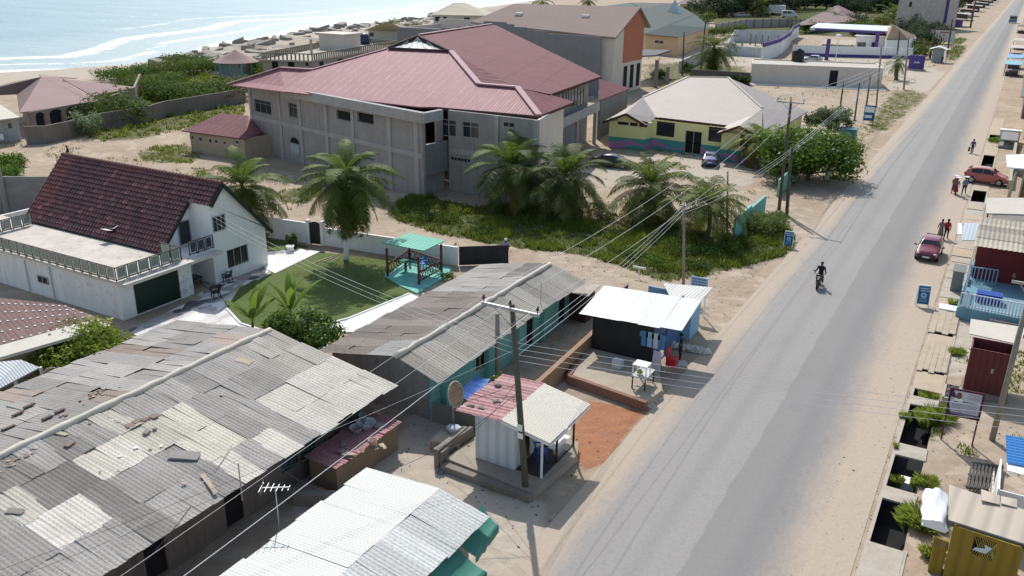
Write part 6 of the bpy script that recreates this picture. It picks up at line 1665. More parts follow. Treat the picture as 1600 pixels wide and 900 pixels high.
solo(mb, 'grey_cabinet', mat('dull_grey_green_metal', (.19, .21, .2), (.16, .18, .17), 1, rough=.5), 'dull grey cabinet standing on the drain slabs below the metal awning', 'cabinet')
nb = thing('beige_roofed_shop', (2, 75, 0), 'low shop with plain beige flat roof beyond the patched metal roofs', 'shop')
mb = MB(); mb.slab([P(1541, 333, 3.3), P(1612, 335, 3.3), P(1612, 309, 3.5), P(1541, 309, 3.5)], .1); mb.build('roof', mat('pale_beige_roof', (.58, .53, .45), (.52, .47, .4), .7, streak=.2), nb)
mb = MB(); mb.box(.45, 5, 72.6, 78.2, 0, 3.2); mb.build('wall', CONC_D, nb)
mb = MB(); mb.bar((.1, 77, 0), (.1, 77, 3.0), .12); mb.bar((-.1, 72.8, 0), (-.1, 72.8, 2.9), .1); mb.build('post', POLE_M, nb)
ws = thing('white_roofed_bar', (3, 95, 0), 'open fronted shop with white sheet roof on wooden poles by the parked hatchback', 'shop')
mb = MB(); mb.slab([P(1574, 261, 3.0), P(1620, 265, 3.0), P(1620, 240, 3.3), P(1572, 242, 3.3)], .12); mb.build('roof', WHITE, ws)
mb = MB(); mb.wall((2.6, 92.0), (6, 92.0), 0, 2.9, .2); mb.wall((2.4, 97), (2.4, 92.2), 0, 2.9, .2); mb.build('wall', mat('dim_brown_wall', (.16, .125, .095), (.12, .095, .075), 1), ws)
for k in range(5): mb = MB(); mb.bar((1.4 + k * .05, 90.3 + k * .9, 0), (1.5 + k * .05, 90.3 + k * .9, 2.95), .16); mb.build('pole', WOOD, ws)
mb = MB(); mb.box(1.5, 5, 84.0, 88.5, 0, .5); solo(mb, 'terrace_step', CONC_M, 'pale concrete terrace below the open fronted shop', 'terrace')
mb = MB(); mb.wall((2.9, 80.5), (2.2, 88.0), 0, 1.6, .2); 
gb = thing('grey_block_shop', (3, 120, 0), 'grey concrete block building with yellow stained wall at the right edge', 'building')
mb = MB(); mb.wall((1.4, 124), (1.3, 100), 0, .9, .3); mb.wall((1.4, 108), (8, 108), 0, 2.2, .2); mb.build('low_wall', CONC_M, gb)
mb = MB(); mb.wall((2.6, 150), (2.6, 112), 0, 3.6, .25); mb.wall((2.6, 112), (10, 112), 0, 3.6, .25); mb.build('wall', mat('yellow_stained_render', (.30, .26, .16), (.22, .2, .16), .5, streak=.5), gb)
mb = MB(); mb.slab([V(2.0, 111, 3.6), V(12, 111, 3.6), V(12, 151, 3.6), V(2.0, 151, 3.6)], .2); mb.build('roof', mat('grey_concrete_roof', (.20, .20, .205), (.165, .165, .17), .4), gb)
mb = MB(); mb.box(-.3, 1.6, 124, 129, 0, .35); mb.slab([V(-.2, 124.2, 1.1), V(1.7, 124.2, 1.1), V(1.7, 128.8, 1.3), V(-.2, 128.8, 1.3)], .1); solo(mb, 'spotted_slab_table', mat('spotted_grey', (.22, .21, .21), (.3, .28, .28), 6), 'grey spotted slab over the drain by the grey shop', 'slab')
mb = MB(); mb.box(-.5, 2.0, 129.2, 130.2, 1.3, 1.55); mb.box(-.4, -.1, 129.3, 130.1, 0, 1.3); mb.box(1.6, 1.9, 129.3, 130.1, 0, 1.3); solo(mb, 'white_bench_slab', WHITE, 'long white slab bench at the far end of the spotted slab', 'bench')
gb2 = thing('grey_roofed_row', (4, 180, 0), 'long row with dark grey roof along the right of the road', 'building')
mb = MB(); mb.box(1.8, 12, 152, 222, 0, 3.2); mb.build('wall', CONC_D, gb2)
mb = MB(); mb.slab([V(1.2, 151.4, 3.3), V(13, 151.4, 3.9), V(13, 223, 3.9), V(1.2, 223, 3.3)], .15); mb.build('roof', mat('slate_grey_roof', (.17, .17, .18), (.14, .14, .15), .3), gb2)
def umbrella(px, py, col, lab, r=2.2):
 p = P(px, py, 2.6); t_ = thing('market_canopy', (p.x, p.y, 0), lab, 'market canopy')
 mb = MB(); mb.slab([V(p.x - 1.6, p.y - 3.2, 2.5), V(p.x + 1.6, p.y - 3.2, 2.5), V(p.x + 1.6, p.y + 3.2, 2.8), V(p.x - 1.6, p.y + 3.2, 2.8)], .08); mb.build('canopy', col, t_)
 for dx, dy in ((-1.4, -3), (1.4, -3), (1.4, 3), (-1.4, 3)): mb = MB(); mb.bar((p.x + dx, p.y + dy, 0), (p.x + dx, p.y + dy, 2.5), .1); mb.build('pole', POLE_M, t_)
 mb = MB(); mb.box(p.x - 1.2, p.x + 1.2, p.y - 2.5, p.y + 2.0, .05, .9); mb.build('counter', DKW, t_)
umbrella(1584, 98, mat('turquoise_cloth', (.25, .47, .52), (.2, .42, .47)), 'nearer turquoise market canopy at the right roadside')
umbrella(1587, 88, mat('sky_blue_cloth', (.25, .42, .62), (.2, .37, .56)), 'sky blue market canopy behind the turquoise one')
for k, (px, py, lab) in enumerate(((1590, 73, 'pale pink market stall roof beyond the sky blue canopy'), (1594, 62, 'dusty white market stall roof second beyond the blue canopy'), (1598, 40, 'farthest visible market stall roof at the right edge'))):
 umbrella(px, py, [mat('pale_pink_sheet', (.55, .45, .42), (.5, .4, .38)), SHM[1], SHM[3]][k], lab)
def planks(y0, y1, n, lab, rz=.0):
 t_ = thing('plank_bridge', (-1, (y0 + y1) / 2, 0), lab, 'footbridge')
 rr = random.Random(int(y0)); w_ = 1.5 / n
 for k in range(n):
  mb = MB(); x = -1.8 + k * w_; mb.box(x + .006, x + w_ - .006, y0 + rr.uniform(-.25, .2), y1 + rr.uniform(-.1, .15), .06, .12, rr.uniform(-.006, .006)); mb.build('plank', WOOD, t_)
 mb = MB(); mb.box(-1.85, -.25, y0 + .5, y0 + .65, 0, .055); mb.box(-1.85, -.25, y1 - .6, y1 - .45, 0, .055); mb.build('bearer', WOOD, t_)
planks(49.0, 53.4, 5, 'nearer bleached plank footbridge with one broken board end', -.03)
planks(55.2, 59.3, 4, 'farther plank footbridge beside the blue sign and picket fence', .02)
mb = MB(); mb.box(-1.6, -.55, 59.4, 60.4, .12, .2); solo(mb, 'white_board', WHITE, 'white board laid across the far end of the farther plank footbridge', 'board')
mb = MB(); mb.box(-1.15, -.75, 36.9, 37.5, -.88, -.25); mb.m = [0] * len(mb.f)
solo(mb, 'dumped_box', WHITE, 'white box dumped in the open drain pit', 'box')
def a_frame(px0, px1, py, h_, lab, yaw, seed):
 p = P((px0 + px1) / 2, py); w_ = abs(P(px1, py).x - P(px0, py).x) * 1.05
 t_ = thing('sandwich_board', (p.x, p.y, 0), lab, 'sign board', rz=yaw)
 Mx = WM[t_.name]
 def L(*v): return Mx @ V(*v)
 mb = MB(); 
 for s_ in (-1, 1):
  mb.bar(L(s_ * w_ / 2, -.25, 0), L(s_ * w_ / 2, 0, h_), .05); mb.bar(L(s_ * w_ / 2, .3, 0), L(s_ * w_ / 2, .0, h_), .05)
 mb.bar(L(-w_ / 2, 0, h_), L(w_ / 2, 0, h_), .06); mb.build('frame', WHITE, t_)
 def q(u, v, k): 
  f = v / h_; return L(-w_ / 2 + u * w_, -.25 * (1 - f) - .03 - k, v)
 mb = MB(); mb.poly(q(.02, .22, 0), q(.98, .22, 0), q(.98, h_ - .03, 0), q(.02, h_ - .03, 0)); pn = mb.build('panel', mat('sign_blue', (.025, .14, .30), (.02, .115, .25), 1), t_)
 rr.seed(seed)
 mb = MB(); n_ = 12
 mb.poly(*[q(.5 + .24 * math.cos(2 * math.pi * i / n_), h_ * .56 + .11 * h_ * math.sin(2 * math.pi * i / n_), .006) for i in range(n_)])
 scribble(mb, lambda u, v, k: q(u, v, k), .1, .9, h_ * .84, .09, .006); scribble(mb, lambda u, v, k: q(u, v, k), .2, .95, h_ * .74, .08, .006)
 for v in (.4, .33, .26): scribble(mb, lambda u, v_, k: q(u, v_, k), .2, .8, h_ * v, .03, .006)
 mb.build('lettering', mat('sign_white', (.55, .66, .74), (.48, .6, .68)), pn)
 mb = MB(); mb.poly(*[q(.5 + .13 * math.cos(2 * math.pi * i / n_), h_ * .56 + .06 * h_ * math.sin(2 * math.pi * i / n_), .012) for i in range(n_)]); mb.build('emblem_centre', mat('sign_blue', (.025, .14, .30)), pn)
a_frame(1430, 1449, 478, 1.45, 'blue and white folding sign standing on the sand by the plank bridge', .25, 1)
a_frame(1224, 1238, 386, 1.3, 'blue folding sign at the grassy bend left of the road', .15, 2)
sgn = thing('shop_sign', (-16, 49.8, 0), 'white and blue sign board on legs behind the white shop roof', 'sign')
a, c = P(1079, 462), P(1106, 466); a = V(a.x, 50.2, 0); 
s0, s1_ = RP(1079, 446, (V(0, 1, 0), 50.2)), RP(1107, 447, (V(0, 1, 0), 50.4))
zt_ = RP(1080, 431, (V(0, 1, 0), 50.2)).z; zb_ = RP(1080, 448, (V(0, 1, 0), 50.2)).z
for x in (s0.x + .1, s1_.x - .1): mb = MB(); mb.bar((x, 50.3, 0), (x, 50.3, zt_), .07); mb.build('leg', WHITE, sgn)
mb = MB(); mb.box(s0.x, s1_.x, 50.2, 50.25, zb_, zt_); pn = mb.build('panel', mat('pale_blue_sign', (.45, .52, .62), (.4, .47, .57), 1), sgn)
mb = MB(); fq = lambda u, v, k: V(s0.x + u, 50.195 - k, zb_ + v)
Lq = s1_.x - s0.x; hq = zt_ - zb_
for f in (.75, .5, .25): scribble(mb, fq, .08, Lq - .1, hq * f, .1, .002)
mb.build('lettering', mat('sign_print_blue', (.1, .16, .3), (.08, .13, .26)), pn)
mb = MB(); 
p = P(998, 434); mb.bar((p.x, p.y, 0), (p.x, p.y, .75), .05); mb.box(p.x - .5, p.x + .5, p.y - .03, p.y + .03, .7, .85); solo(mb, 'small_white_sign', WHITE, 'small white sign on a stake at the grass edge by the lane', 'sign')
kb = thing('grey_booth', (-14.3, 213, 0), 'grey booth with pale gabled roof beside the far road', 'booth')
p = P(1463, 98); mb = MB(); mb.box(p.x - 1.2, p.x + 1.2, p.y, p.y + 2.4, 0, 3.2); mb.build('wall', mat('grey_booth_paint', (.30, .32, .34), (.26, .28, .3)), kb)
mb = MB(); mb.slab([V(p.x - 2, p.y - .8, 3.1), V(p.x, p.y - .8, 3.8), V(p.x, p.y + 3.2, 3.8), V(p.x - 2, p.y + 3.2, 3.1)], .1); mb.slab([V(p.x, p.y - .8, 3.8), V(p.x + 2, p.y - .8, 3.1), V(p.x + 2, p.y + 3.2, 3.1), V(p.x, p.y + 3.2, 3.8)], .1); mb.build('roof', mat('pale_booth_roof', (.60, .66, .68), (.55, .61, .63)), kb)
p = P(1474, 72, 0); t_ = thing('white_notice_board', (p.x, p.y, 0), 'large white notice board with red heading behind the grey booth', 'notice board')
mb = MB(); mb.bar((p.x - 3, p.y, 0), (p.x - 3, p.y, 3.6), .25); mb.bar((p.x + 2, p.y, 0), (p.x + 2, p.y, 3.6), .25); mb.build('leg', STEEL, t_)
mb = MB(); mb.box(p.x - 3.8, p.x + 2.6, p.y - .3, p.y - .15, 1.2, 4.4); mb.build('panel', mat('notice_white', (.58, .58, .6), (.52, .52, .55)), t_)
mb = MB(); mb.box(p.x - 1.6, p.x + 1.6, p.y - .32, p.y - .305, 3.6, 4.1); mb.build('heading', mat('red_print', (.5, .15, .18), (.45, .13, .16)), t_)
p = P(1430, 110); t_ = thing('purple_price_sign', (p.x, p.y, 0), 'purple petrol station sign block by its forecourt', 'sign')
mb = MB(); mb.box(p.x - 1.6, p.x + 1.6, p.y, p.y + .6, .3, 3.2); mb.build('panel', PURP, t_); mb = MB(); mb.box(p.x - 2, p.x + 2, p.y - .3, p.y + .9, 0, .3); mb.build('base', CONC_M, t_)
mb = MB(); 
for s_ in (-.5, .1): 
 for k in range(6): mb.cbox((p.x + s_ + .09 * k, p.y - .02, 1.5 + .13 * (k if k < 3 else 5 - k)), .1, .03, .18)
mb.build('emblem', WHITE, t_)
p = P(1356, 193); t_ = thing('blue_post_sign', (p.x, p.y, 0), 'blue and white standing sign at the fenced plot left of the road', 'sign')
mb = MB(); mb.box(p.x - .75, p.x + .75, p.y, p.y + .1, .4, 2.6); mb.build('panel', mat('sign_blue', (.025, .14, .3)), t_); mb = MB(); mb.box(p.x - .65, p.x + .65, p.y - .02, p.y - .005, 1.6, 2.4); mb.box(p.x - .6, p.x + .4, p.y - .02, p.y - .005, .8, 1.2); mb.build('lettering', WHITE, t_); mb = MB(); mb.bar((p.x - .6, p.y + .05, 0), (p.x - .6, p.y + .05, .4), .08); mb.bar((p.x + .6, p.y + .05, 0), (p.x + .6, p.y + .05, .4), .08); mb.build('leg', STEEL, t_)
TQ = mat('pale_turquoise_wall', (.24, .52, .44), (.20, .46, .39), .8, streak=.25, streakc=(.1, .2, .18))
mb = MB(); mb.wall((-17.5, 67.3), (-17.65, 72.6), 0, 1.85, .2); mb.wall((-17.65, 72.6), (-17.65, 77.6), 0, 1.6, .2); solo(mb, 'turquoise_wall', TQ, 'pale turquoise wall ending at the weed mound by the road', 'wall')
mb = MB(); mb.wall((-18.0, 84.0), (-18.2, 92), 0, 1.7, .2); solo(mb, 'turquoise_wall', TQ, 'pale turquoise wall in the shade under the broad tree', 'wall')
def pole(base, top, r0, r1, m_, label, arm=None, nins=3, name='utility_pole', extra=None):
 base = V(*base); top = V(*top)
 t_ = thing(name, base, label, 'utility pole', 'poles carrying the overhead wires')
 mb = MB(); mb.tube([base, base.lerp(top, .5), top], [r0, (r0 + r1) / 2, r1], 10); mb.build('shaft', m_, t_, smooth=True)
 ends = []
 if arm:
  a = base.lerp(top, arm[1]); L_ = arm[0]; dx = V(1, 0, 0)
  mb = MB(); mb.bar(a - dx * L_ * .5 + V(0, -r1 - .06, 0), a + dx * L_ * .5 + V(0, -r1 - .06, 0), .1, .12); mb.build('crossarm', STEEL if m_ is not POLE_M else mat('pale_crossarm', (.46, .45, .43), (.4, .39, .37)), t_)
  mb = MB(); mb.bar(a - dx * L_ * .3 + V(0, -r1 - .05, -.02), a + V(0, -r1 - .02, -.7), .04); mb.bar(a + dx * L_ * .3 + V(0, -r1 - .05, -.02), a + V(0, -r1 - .02, -.7), .04); mb.build('brace', STEEL, t_)
  for k in range(nins):
   p = a + dx * L_ * (-.47 + .94 * k / (nins - 1)) + V(0, -r1 - .06, .05)
   mb = MB(); mb.lathe(p, [(.02, 0), (.02, .12), (.06, .14), (.065, .2), (.04, .24), (.055, .27), (.03, .32), (0, .33)], 8); mb.build('insulator', mat('brown_insulator', (.07, .05, .045), (.05, .04, .035), 1, rough=.3), t_)
   ends.append(p + V(0, 0, .3))
 return t_, ends
NPB = P(822, 772); NPT = RP(800, 476, (V(0, 1, 0), NPB.y + .0))
np_, npe = pole(NPB, NPT, .15, .11, mat('mossy_pole', (.12, .12, .085), (.09, .085, .065), 2, bump=.4, streak=.4), 'tall mossy wooden pole with steel crossarm in front of the kiosk', arm=(2.6, .985))
mb = MB()
for z, s_ in ((3.05, .3), (2.7, .25)):
 q = NPB.lerp(NPT, z / 8.3); mb.box(q.x - .1, q.x + .14, q.y - .17, q.y - .155, z, z + s_)
mb.build('torn_notice', WHITE, np_)
b_ = V(-21.0, 35.4, 0); t2 = RP(777, 490, (V(0, 1, 0), 35.4)); p2, _ = pole(b_, t2, .16, .12, POLE_G, 'short grey pole rising beside the teal block')
p = P(1068, 445); t3 = RP(1069, 318, (V(0, 1, 0), p.y)); p3, _ = pole(p, t3, .11, .08, POLE_G, 'thin grey pole behind the white shop roof', arm=(.5, .98), nins=2)
e3 = [t3 + V(0, 0, -.1), t3 + V(.0, 0, -.4), t3 + V(0, 0, -.7)]
p = P(1136, 372); t4 = RP(1137, 268, (V(0, 1, 0), p.y)); p4, _ = pole(p, t4, .09, .07, POLE_G, 'thin grey pole among the palms by the turquoise wall')
p = P(1217, 328); t5 = RP(1236, 158, (V(0, 1, 0), p.y)); p5, e5 = pole(p, t5, .16, .11, POLE_M, 'tall dark pole with crossarm in front of the broad tree', arm=(2.4, .99))
p = P(1229, 338); t6 = RP(1237, 230, (V(0, 1, 0), p.y)); p6, _ = pole(p, t6, .16, .12, POLE_M, 'shorter dark pole standing against the tall one')
e6 = [t6 + V(0, -.15, -.1 - .22 * k) for k in range(3)]
p = P(1550, 687); t7 = V(p.x + .12, p.y + .1, 8.2); p7, e7 = pole(p, t7, .14, .11, POLE_G, 'grey pole right of the billboard on the sandy ground', arm=(1.6, .97))
for (px, py, ty, lab) in ((1412, 140, 58, 'far slim concrete pole by the petrol forecourt'), (1369, 168, 74, 'rusty far pole left of the slim concrete pole'), (1398, 118, 48, 'dark far pole beside the forecourt palm'), (1310, 190, 128, 'leftmost thin fence pole of the bare plot'), (1335, 188, 130, 'middle thin fence pole of the bare plot'), (1352, 178, 118, 'rightmost thin fence pole of the bare plot'), (1480, 85, 30, 'distant pole beside the notice board'), (1516, 44, 2, 'most distant pole beside the stalls'), (1453, 92, 45, 'distant wooden pole left of the grey booth'), (1095, 110, 28, 'thin leaning pole left of the far tall palm'), (1066, 118, 50, 'short thin pole by the peach house')):
 p = P(px, py); tp_ = RP(px + (8 if px > 1090 else 3), ty, (V(0, 1, 0), p.y)); k = .1 * max(1, p.length / 130)
 pole(p, tp_, k * 1.2, k, POLE_G if 'slim' in lab else POLE_M, lab, name='utility_pole')
WIRE = mat('pale_aluminium_wire', (.62, .62, .63), (.55, .55, .56), 1, rough=.5, bump=0)
WIRED = mat('black_cable', (.03, .03, .032), (.025, .025, .026), 1, bump=0)
def wire(a, c, sag, lab, r=.016, m_=WIRE, group='overhead power wires', n=16):
 r *= .72; a, c = V(*a), V(*c)
 pts = [a.lerp(c, i / n) + V(0, 0, -4 * sag * (i / n) * (1 - i / n)) for i in range(n + 1)]
 mb = MB(); mb.tube(pts, r, 5); return solo(mb, 'overhead_wire', m_, lab, 'wire', group, smooth=True, origin=tuple(a))
FAR = [V(-24.5 + 1.2 * k, 2.0, 8.3) for k in range(3)]
for k in range(3):
 wire(npe[k], (NPB.x - 1.2 + 1.22 * k, -18, 8.6), .5, 'pale power wire running from the kiosk pole towards the bottom left', .016 if k == 2 else .009)
 wire(npe[k], e5[k], 1.1, 'pale high power wire between the kiosk pole crossarm and the tall dark pole', .013)
q = NPB.lerp(NPT, .8)
lows = [NPB.lerp(NPT, .80 - .03 * k) for k in range(4)]
for k in range(3):
 wire(lows[k] + V(0, .15, 0), e3[k], .35, 'pale low wire from the kiosk pole to the thin pole behind the white shop', .012)
 wire(e3[k], e6[k], .5, 'pale low wire from the thin pole to the short dark pole', .014)
 wire(e6[k], P(1412, 70 + 4 * k, 6.5), .8, 'pale wire from the short dark pole up the road', .02)
 wire(e5[k], (-16 + .6 * k, 160, 9), 1.0, 'pale high wire from the tall dark pole up the road', .022)
 wire(lows[k] + V(0, -.1, -.2), (-24.5 + .3 * k, 4, 5.5 - .3 * k), .5, 'pale low wire from the kiosk pole passing over the white roof', .008, WIRED if k else WIRE)
E7 = [P(1830, 662 + 11 * k, 6.4) for k in range(4)]
HWE = [V(-45.3, 38.2, 5.4 - .32 * k) for k in range(4)]
for k in range(4):
 wire(lows[k] + V(.1, 0, .1), E7[k], .25, 'pale service wire crossing high over the road in front of the billboard', .011)
for k in range(3): wire(lows[k] + V(-.1, 0, .1), HWE[k], .5, 'pale service wire from the kiosk pole to the white house gable', .012)
for k, (c_, lab) in enumerate(((( -18.8, 27.2, 1.0), 'black cable dropping from the kiosk pole to the low wall'), ((-23.4, 24.0, 2.5), 'black cable sagging from the kiosk pole to the grey roof edge'), ((-17.7, 31.0, 2.6), 'black cable from the kiosk pole to the pink roof'), ((-18.4, 21.5, 2.8), 'black cable from the kiosk pole to the white roof'), ((-21.3, 30.5, 2.5), 'black cable from the kiosk pole to the teal block'))):
 wire(NPB.lerp(NPT, .62 - .02 * k), c_, .5, lab, .013, WIRED, None)
wire((-23, 20.8, 2.6), (-18.6, 20.2, 2.75), .35, 'black cable slung between the grey roof and the white roof', .014, WIRED, None)
wire((-21.6, 14, 2.7), (-24.4, 20.4, 2.95), .2, 'black cable lying over the grey roof edge', .014, WIRED, None)
def dish(base, r, aim, lab, h_, m_):
 base = V(*base); t_ = thing('satellite_dish', base, lab, 'satellite dish')
 aim = V(*aim).normalized(); c_ = base + V(0, 0, h_); x = aim.orthogonal().normalized(); y = aim.cross(x)
 mb = MB(); n_, m2 = 20, 5; vs = [c_]; 
 for j in range(1, m2 + 1):
  for i in range(n_):
   an = 2 * math.pi * i / n_; rr_ = r * j / m2; vs.append(c_ + (x * math.cos(an) + y * math.sin(an)) * rr_ + aim * (.28 * r * (j / m2) ** 2))
 fs = [[0, 1 + i, 1 + (i + 1) % n_] for i in range(n_)]
 for j in range(m2 - 1):
  for i in range(n_): fs.append([1 + j * n_ + i, 1 + (j + 1) * n_ + i, 1 + (j + 1) * n_ + (i + 1) % n_, 1 + j * n_ + (i + 1) % n_])
 mb.add(vs, fs); mb.build('reflector', m_, t_, smooth=True)
 mb = MB(); rim = vs[1 + (m2 - 1) * n_:]; mb.tube(rim + [rim[0]], .035 * r / .7, 5); mb.build('rim', mat('pale_dish_rim', (.55, .5, .4), (.5, .45, .36)), t_)
 mb = MB(); f_ = c_ + aim * r * 1.15 - V(0, 0, .15); mb.tube([c_ - V(0, 0, r * .9) + aim * .2, f_], .015, 5); mb.ball(f_, .06, 6, 4); mb.build('feed_arm', STEEL, t_)
 mb = MB(); mb.tube([base, base + V(0, 0, h_)], .04, 6); mb.build('mast', STEEL, t_)
RUST = mat('rusty_dish', (.42, .24, .13), (.52, .40, .28), 2.0, bump=.1)
dish((-20.2, 29.9, 0), .62, (.97, .05, .28), 'large rusty satellite dish beside the pink kiosk roof', 2.05, RUST)
dish((-37.6, 21.2, 1.2), .45, (.95, -.12, .3), 'small satellite dish with orange rust at the left edge of the grey roof', 1.0, mat('orange_stained_dish', (.5, .26, .06), (.55, .47, .36), 3.0))
def aerial(base, h_, lab, yaw, bare=False):
 base = V(*base); t_ = thing('tv_aerial', base, lab, 'aerial', rz=yaw); Mx = WM[t_.name]
 mb = MB(); mb.tube([Mx @ V(0, 0, 0), Mx @ V(0, 0, h_)], .022, 6); mb.build('mast', STEEL, t_)
 if bare: return
 mb = MB(); mb.bar(Mx @ V(-.5, 0, h_), Mx @ V(.5, 0, h_ + .05), .03)
 for k in range(6): x = -.48 + .19 * k; l_ = .3 - .03 * k; mb.bar(Mx @ V(x, -l_, h_ + .02), Mx @ V(x, l_, h_ + .02), .02)
 mb.bar(Mx @ V(-.45, -.2, h_ - .15), Mx @ V(-.45, .2, h_ + .2), .02); mb.build('yagi_array', STEEL, t_)
aerial((-19.2, 17.6, 0), 4.3, 'tall white television aerial on a thin mast at the white roof edge', .5)
p = P(378, 775, 2.9); aerial((p.x, p.y, 2.7), 1.6, 'thin bare aerial mast on the grey roof edge', 1.2, True)
p = P(845, 470, 2.9); aerial((p.x, p.y, 2.6), 1.5, 'thin aerial on the far end of the teal block roof', .8, True)
psd = thing('pink_roofed_store', (-22, 25.3, 0), 'low block store with pink tin roof covered in junk in the courtyard', 'store')
X0, X1, Y0, Y1 = -23.1, -21.6, 23.2, 27.4
mb = MB(); mb.box(X0, X1, Y0, Y1, 0, 1.25); mb.build('wall', mat('brown_block_store', (.27, .19, .125), (.21, .15, .105), 1, bump=.3), psd)
rr = random.Random(77); mb = MB(); sheets(mb, (X0 - .1, Y0 - .15, 1.36), (0, 1, 0), V(1, 0, -.02), Y1 - Y0 + .3, X1 - X0 + .3, .85, 1.9, .2, .02, lambda *a: (rr.uniform(.75, 1.15),) * 3, rr, jit=.05); mb.build('roof', PK, psd)
def bowl(px, py, z, r, h_, m_, lab, nm='basin', cat='basin', taper=.7):
 p = P(px, py, z); mb = MB(); mb.lathe((p.x, p.y, z), [(0, .01), (r * taper, 0), (r, h_), (r * 1.08, h_ + .01), (r * .95, h_ - .01), (r * taper * .95, .03), (0, .035)], 18); return solo(mb, nm, m_, lab, cat, smooth=True, origin=(p.x, p.y, z))
TINB = mat('enamel_white', (.68, .7, .71), (.62, .64, .66), 1, rough=.3)
AQ = mat('aqua_enamel', (.18, .34, .33), (.3, .4, .4), 2, rough=.3)
bowl(572, 668, 1.38, .42, .28, TINB, 'large white basin on the far corner of the pink store roof')
bowl(567, 660, 1.42, .2, .4, mat('grey_bucket', (.35, .36, .37), (.3, .31, .32)), 'grey bucket behind the large white basin', 'bucket', 'bucket', .8)
bowl(557, 676, 1.38, .3, .3, mat('pale_bucket', (.45, .45, .45), (.4, .4, .4)), 'grey pan beside the large white basin', 'pan', 'pan')
bowl(583, 697, 1.38, .2, .32, mat('white_orange_tub', (.66, .6, .52), (.6, .3, .12), 3), 'white and orange tub in the middle of the pink store roof', 'tub', 'tub', .9)
bowl(519, 735, .45, .42, .25, AQ, 'wide aqua basin on the wall top below the pink store')
bowl(531, 737, .5, .28, .25, TINB, 'small pale basin next to the wide aqua basin')
bowl(502, 724, .3, .42, .25, mat('dim_blue_enamel', (.12, .16, .2), (.2, .25, .3)), 'wide dark blue basin on the shaded ground by the pink store')
bowl(500, 772, .1, .24, .16, mat('bright_orange_plastic', (.75, .2, .03), (.7, .17, .03), 1, rough=.4), 'bright orange bowl on the courtyard ground', 'bowl', 'bowl')
def junk(px, py, z, s_, m_, lab, nm, cat, group=None):
 p = P(px, py, z); mb = MB(); mb.box(-s_[0] / 2, s_[0] / 2, -s_[1] / 2, s_[1] / 2, 0, s_[2]); an = rr.uniform(-1, 1)
 mb.v = [(p.x + x * math.cos(an) - y * math.sin(an) + rr.uniform(-.03, .03), p.y + x * math.sin(an) + y * math.cos(an) + rr.uniform(-.03, .03), z + zz + rr.uniform(0, .02)) for x, y, zz in mb.v]; solo(mb, nm, m_, lab, cat, group)
for k in range(9): junk(rr.uniform(530, 600), rr.uniform(690, 712), 1.4, (rr.uniform(.2, .6), rr.uniform(.1, .35), .06), rr.choice((STONE, DKWOOD, TILEBR, WOOD)), 'scrap of board or stone weighing down the pink store roof', 'scrap_board', 'scrap', 'scraps on the pink store roof')
junk(592, 666, 1.42, (.6, .5, .08), STONE, 'grey brown board on the far end of the pink store roof', 'loose_board', 'board')
mb = MB(); mb.wall((-22.6, 21.6), (-20.6, 22.5), 0, .55, .45); solo(mb, 'low_yard_wall', CONC_D, 'low dark wall carrying basins in the courtyard', 'wall')
mb = MB(); mb.wall((-19.4, 30.6), (-18.9, 26.6), 0, .06, .3); mb.wall((-21.7, 30.3), (-18.6, 30.3), 0, 1.0, .18); solo(mb, 'courtyard_wall', mat('olive_grey_block', (.24, .22, .18), (.19, .175, .145), .8, streak=.4), 'grey courtyard wall behind the wooden bed frame', 'wall')
bed = thing('wooden_bed_frame', (-20, 28.9, 0), 'low wooden platform bed in the courtyard shade beside the kiosk', 'bed frame')
c4 = [P(672, 688, .45), P(716, 697, .45), P(728, 682, .45), P(688, 672, .45)]
mb = MB(); mb.slab(c4, .08); mb.build('top', WOOD, bed)
for p in c4: mb = MB(); mb.bar(V(p.x, p.y, 0), V(p.x, p.y, .38), .09); mb.build('leg', WOOD, bed)
p = P(711, 674, .47); mb = MB(); mb.ball((p.x, p.y, .6), (.5, .32, .16), 12, 7, .12, rr); solo(mb, 'white_sack', mat('pale_sack', (.55, .58, .6), (.48, .5, .53), 2), 'pale sack lying on the wooden platform bed', 'sack', smooth=True)
mb = MB(); q = [P(712, 620, 1.7), P(742, 626, 1.5), P(768, 590, 1.5), P(745, 588, 1.8)]
cl = cloth([q[0], q[3]], [q[1], q[2]], 1.85, 1.5, .1, nx=14, ny=8, seed=9, hang=.25)
solo(cl, 'blue_sheet', mat('royal_blue_plastic', (.04, .11, .34), (.05, .15, .42), 1.5, rough=.5), 'royal blue plastic sheet stretched between dish and teal block', 'sheet')
dc = thing('glass_food_case', (-13.9, 38.6, 0), 'small white framed glass food case on a wooden table at the forecourt', 'food case')
p = P(1012, 612, 0); bx, by = -14.0, 38.2
for dx, dy in ((-.35, -.3), (.35, -.3), (.35, .9), (-.35, .9)): mb = MB(); mb.bar((bx + dx, by + dy, .42), (bx + dx, by + dy, 1.1), .06); mb.build('table_leg', DKWOOD, dc)
mb = MB(); mb.box(bx - .4, bx + .4, by - .35, by + .95, 1.1, 1.15); mb.bar((bx - .35, by - .3, .6), (bx + .35, by - .3, .6), .05); mb.bar((bx - .35, by + .9, .6), (bx + .35, by + .9, .6), .05); mb.build('table_top', mat('pale_table', (.55, .56, .56), (.5, .5, .5)), dc)
mb = MB()
for dx in (-.36, .36):
 for dy in (-.3, .3): mb.bar((bx + dx, by + dy, 1.15), (bx + dx, by + dy, 1.75), .05)
for dy in (-.3, .3): mb.bar((bx - .36, by + dy, 1.75), (bx + .36, by + dy, 1.75), .05)
for dx in (-.36, .36): mb.bar((bx + dx, by - .3, 1.75), (bx + dx, by + .3, 1.75), .05)
mb.box(bx - .4, bx + .4, by - .34, by + .34, 1.77, 1.8); mb.build('case_frame', WHITE, dc)
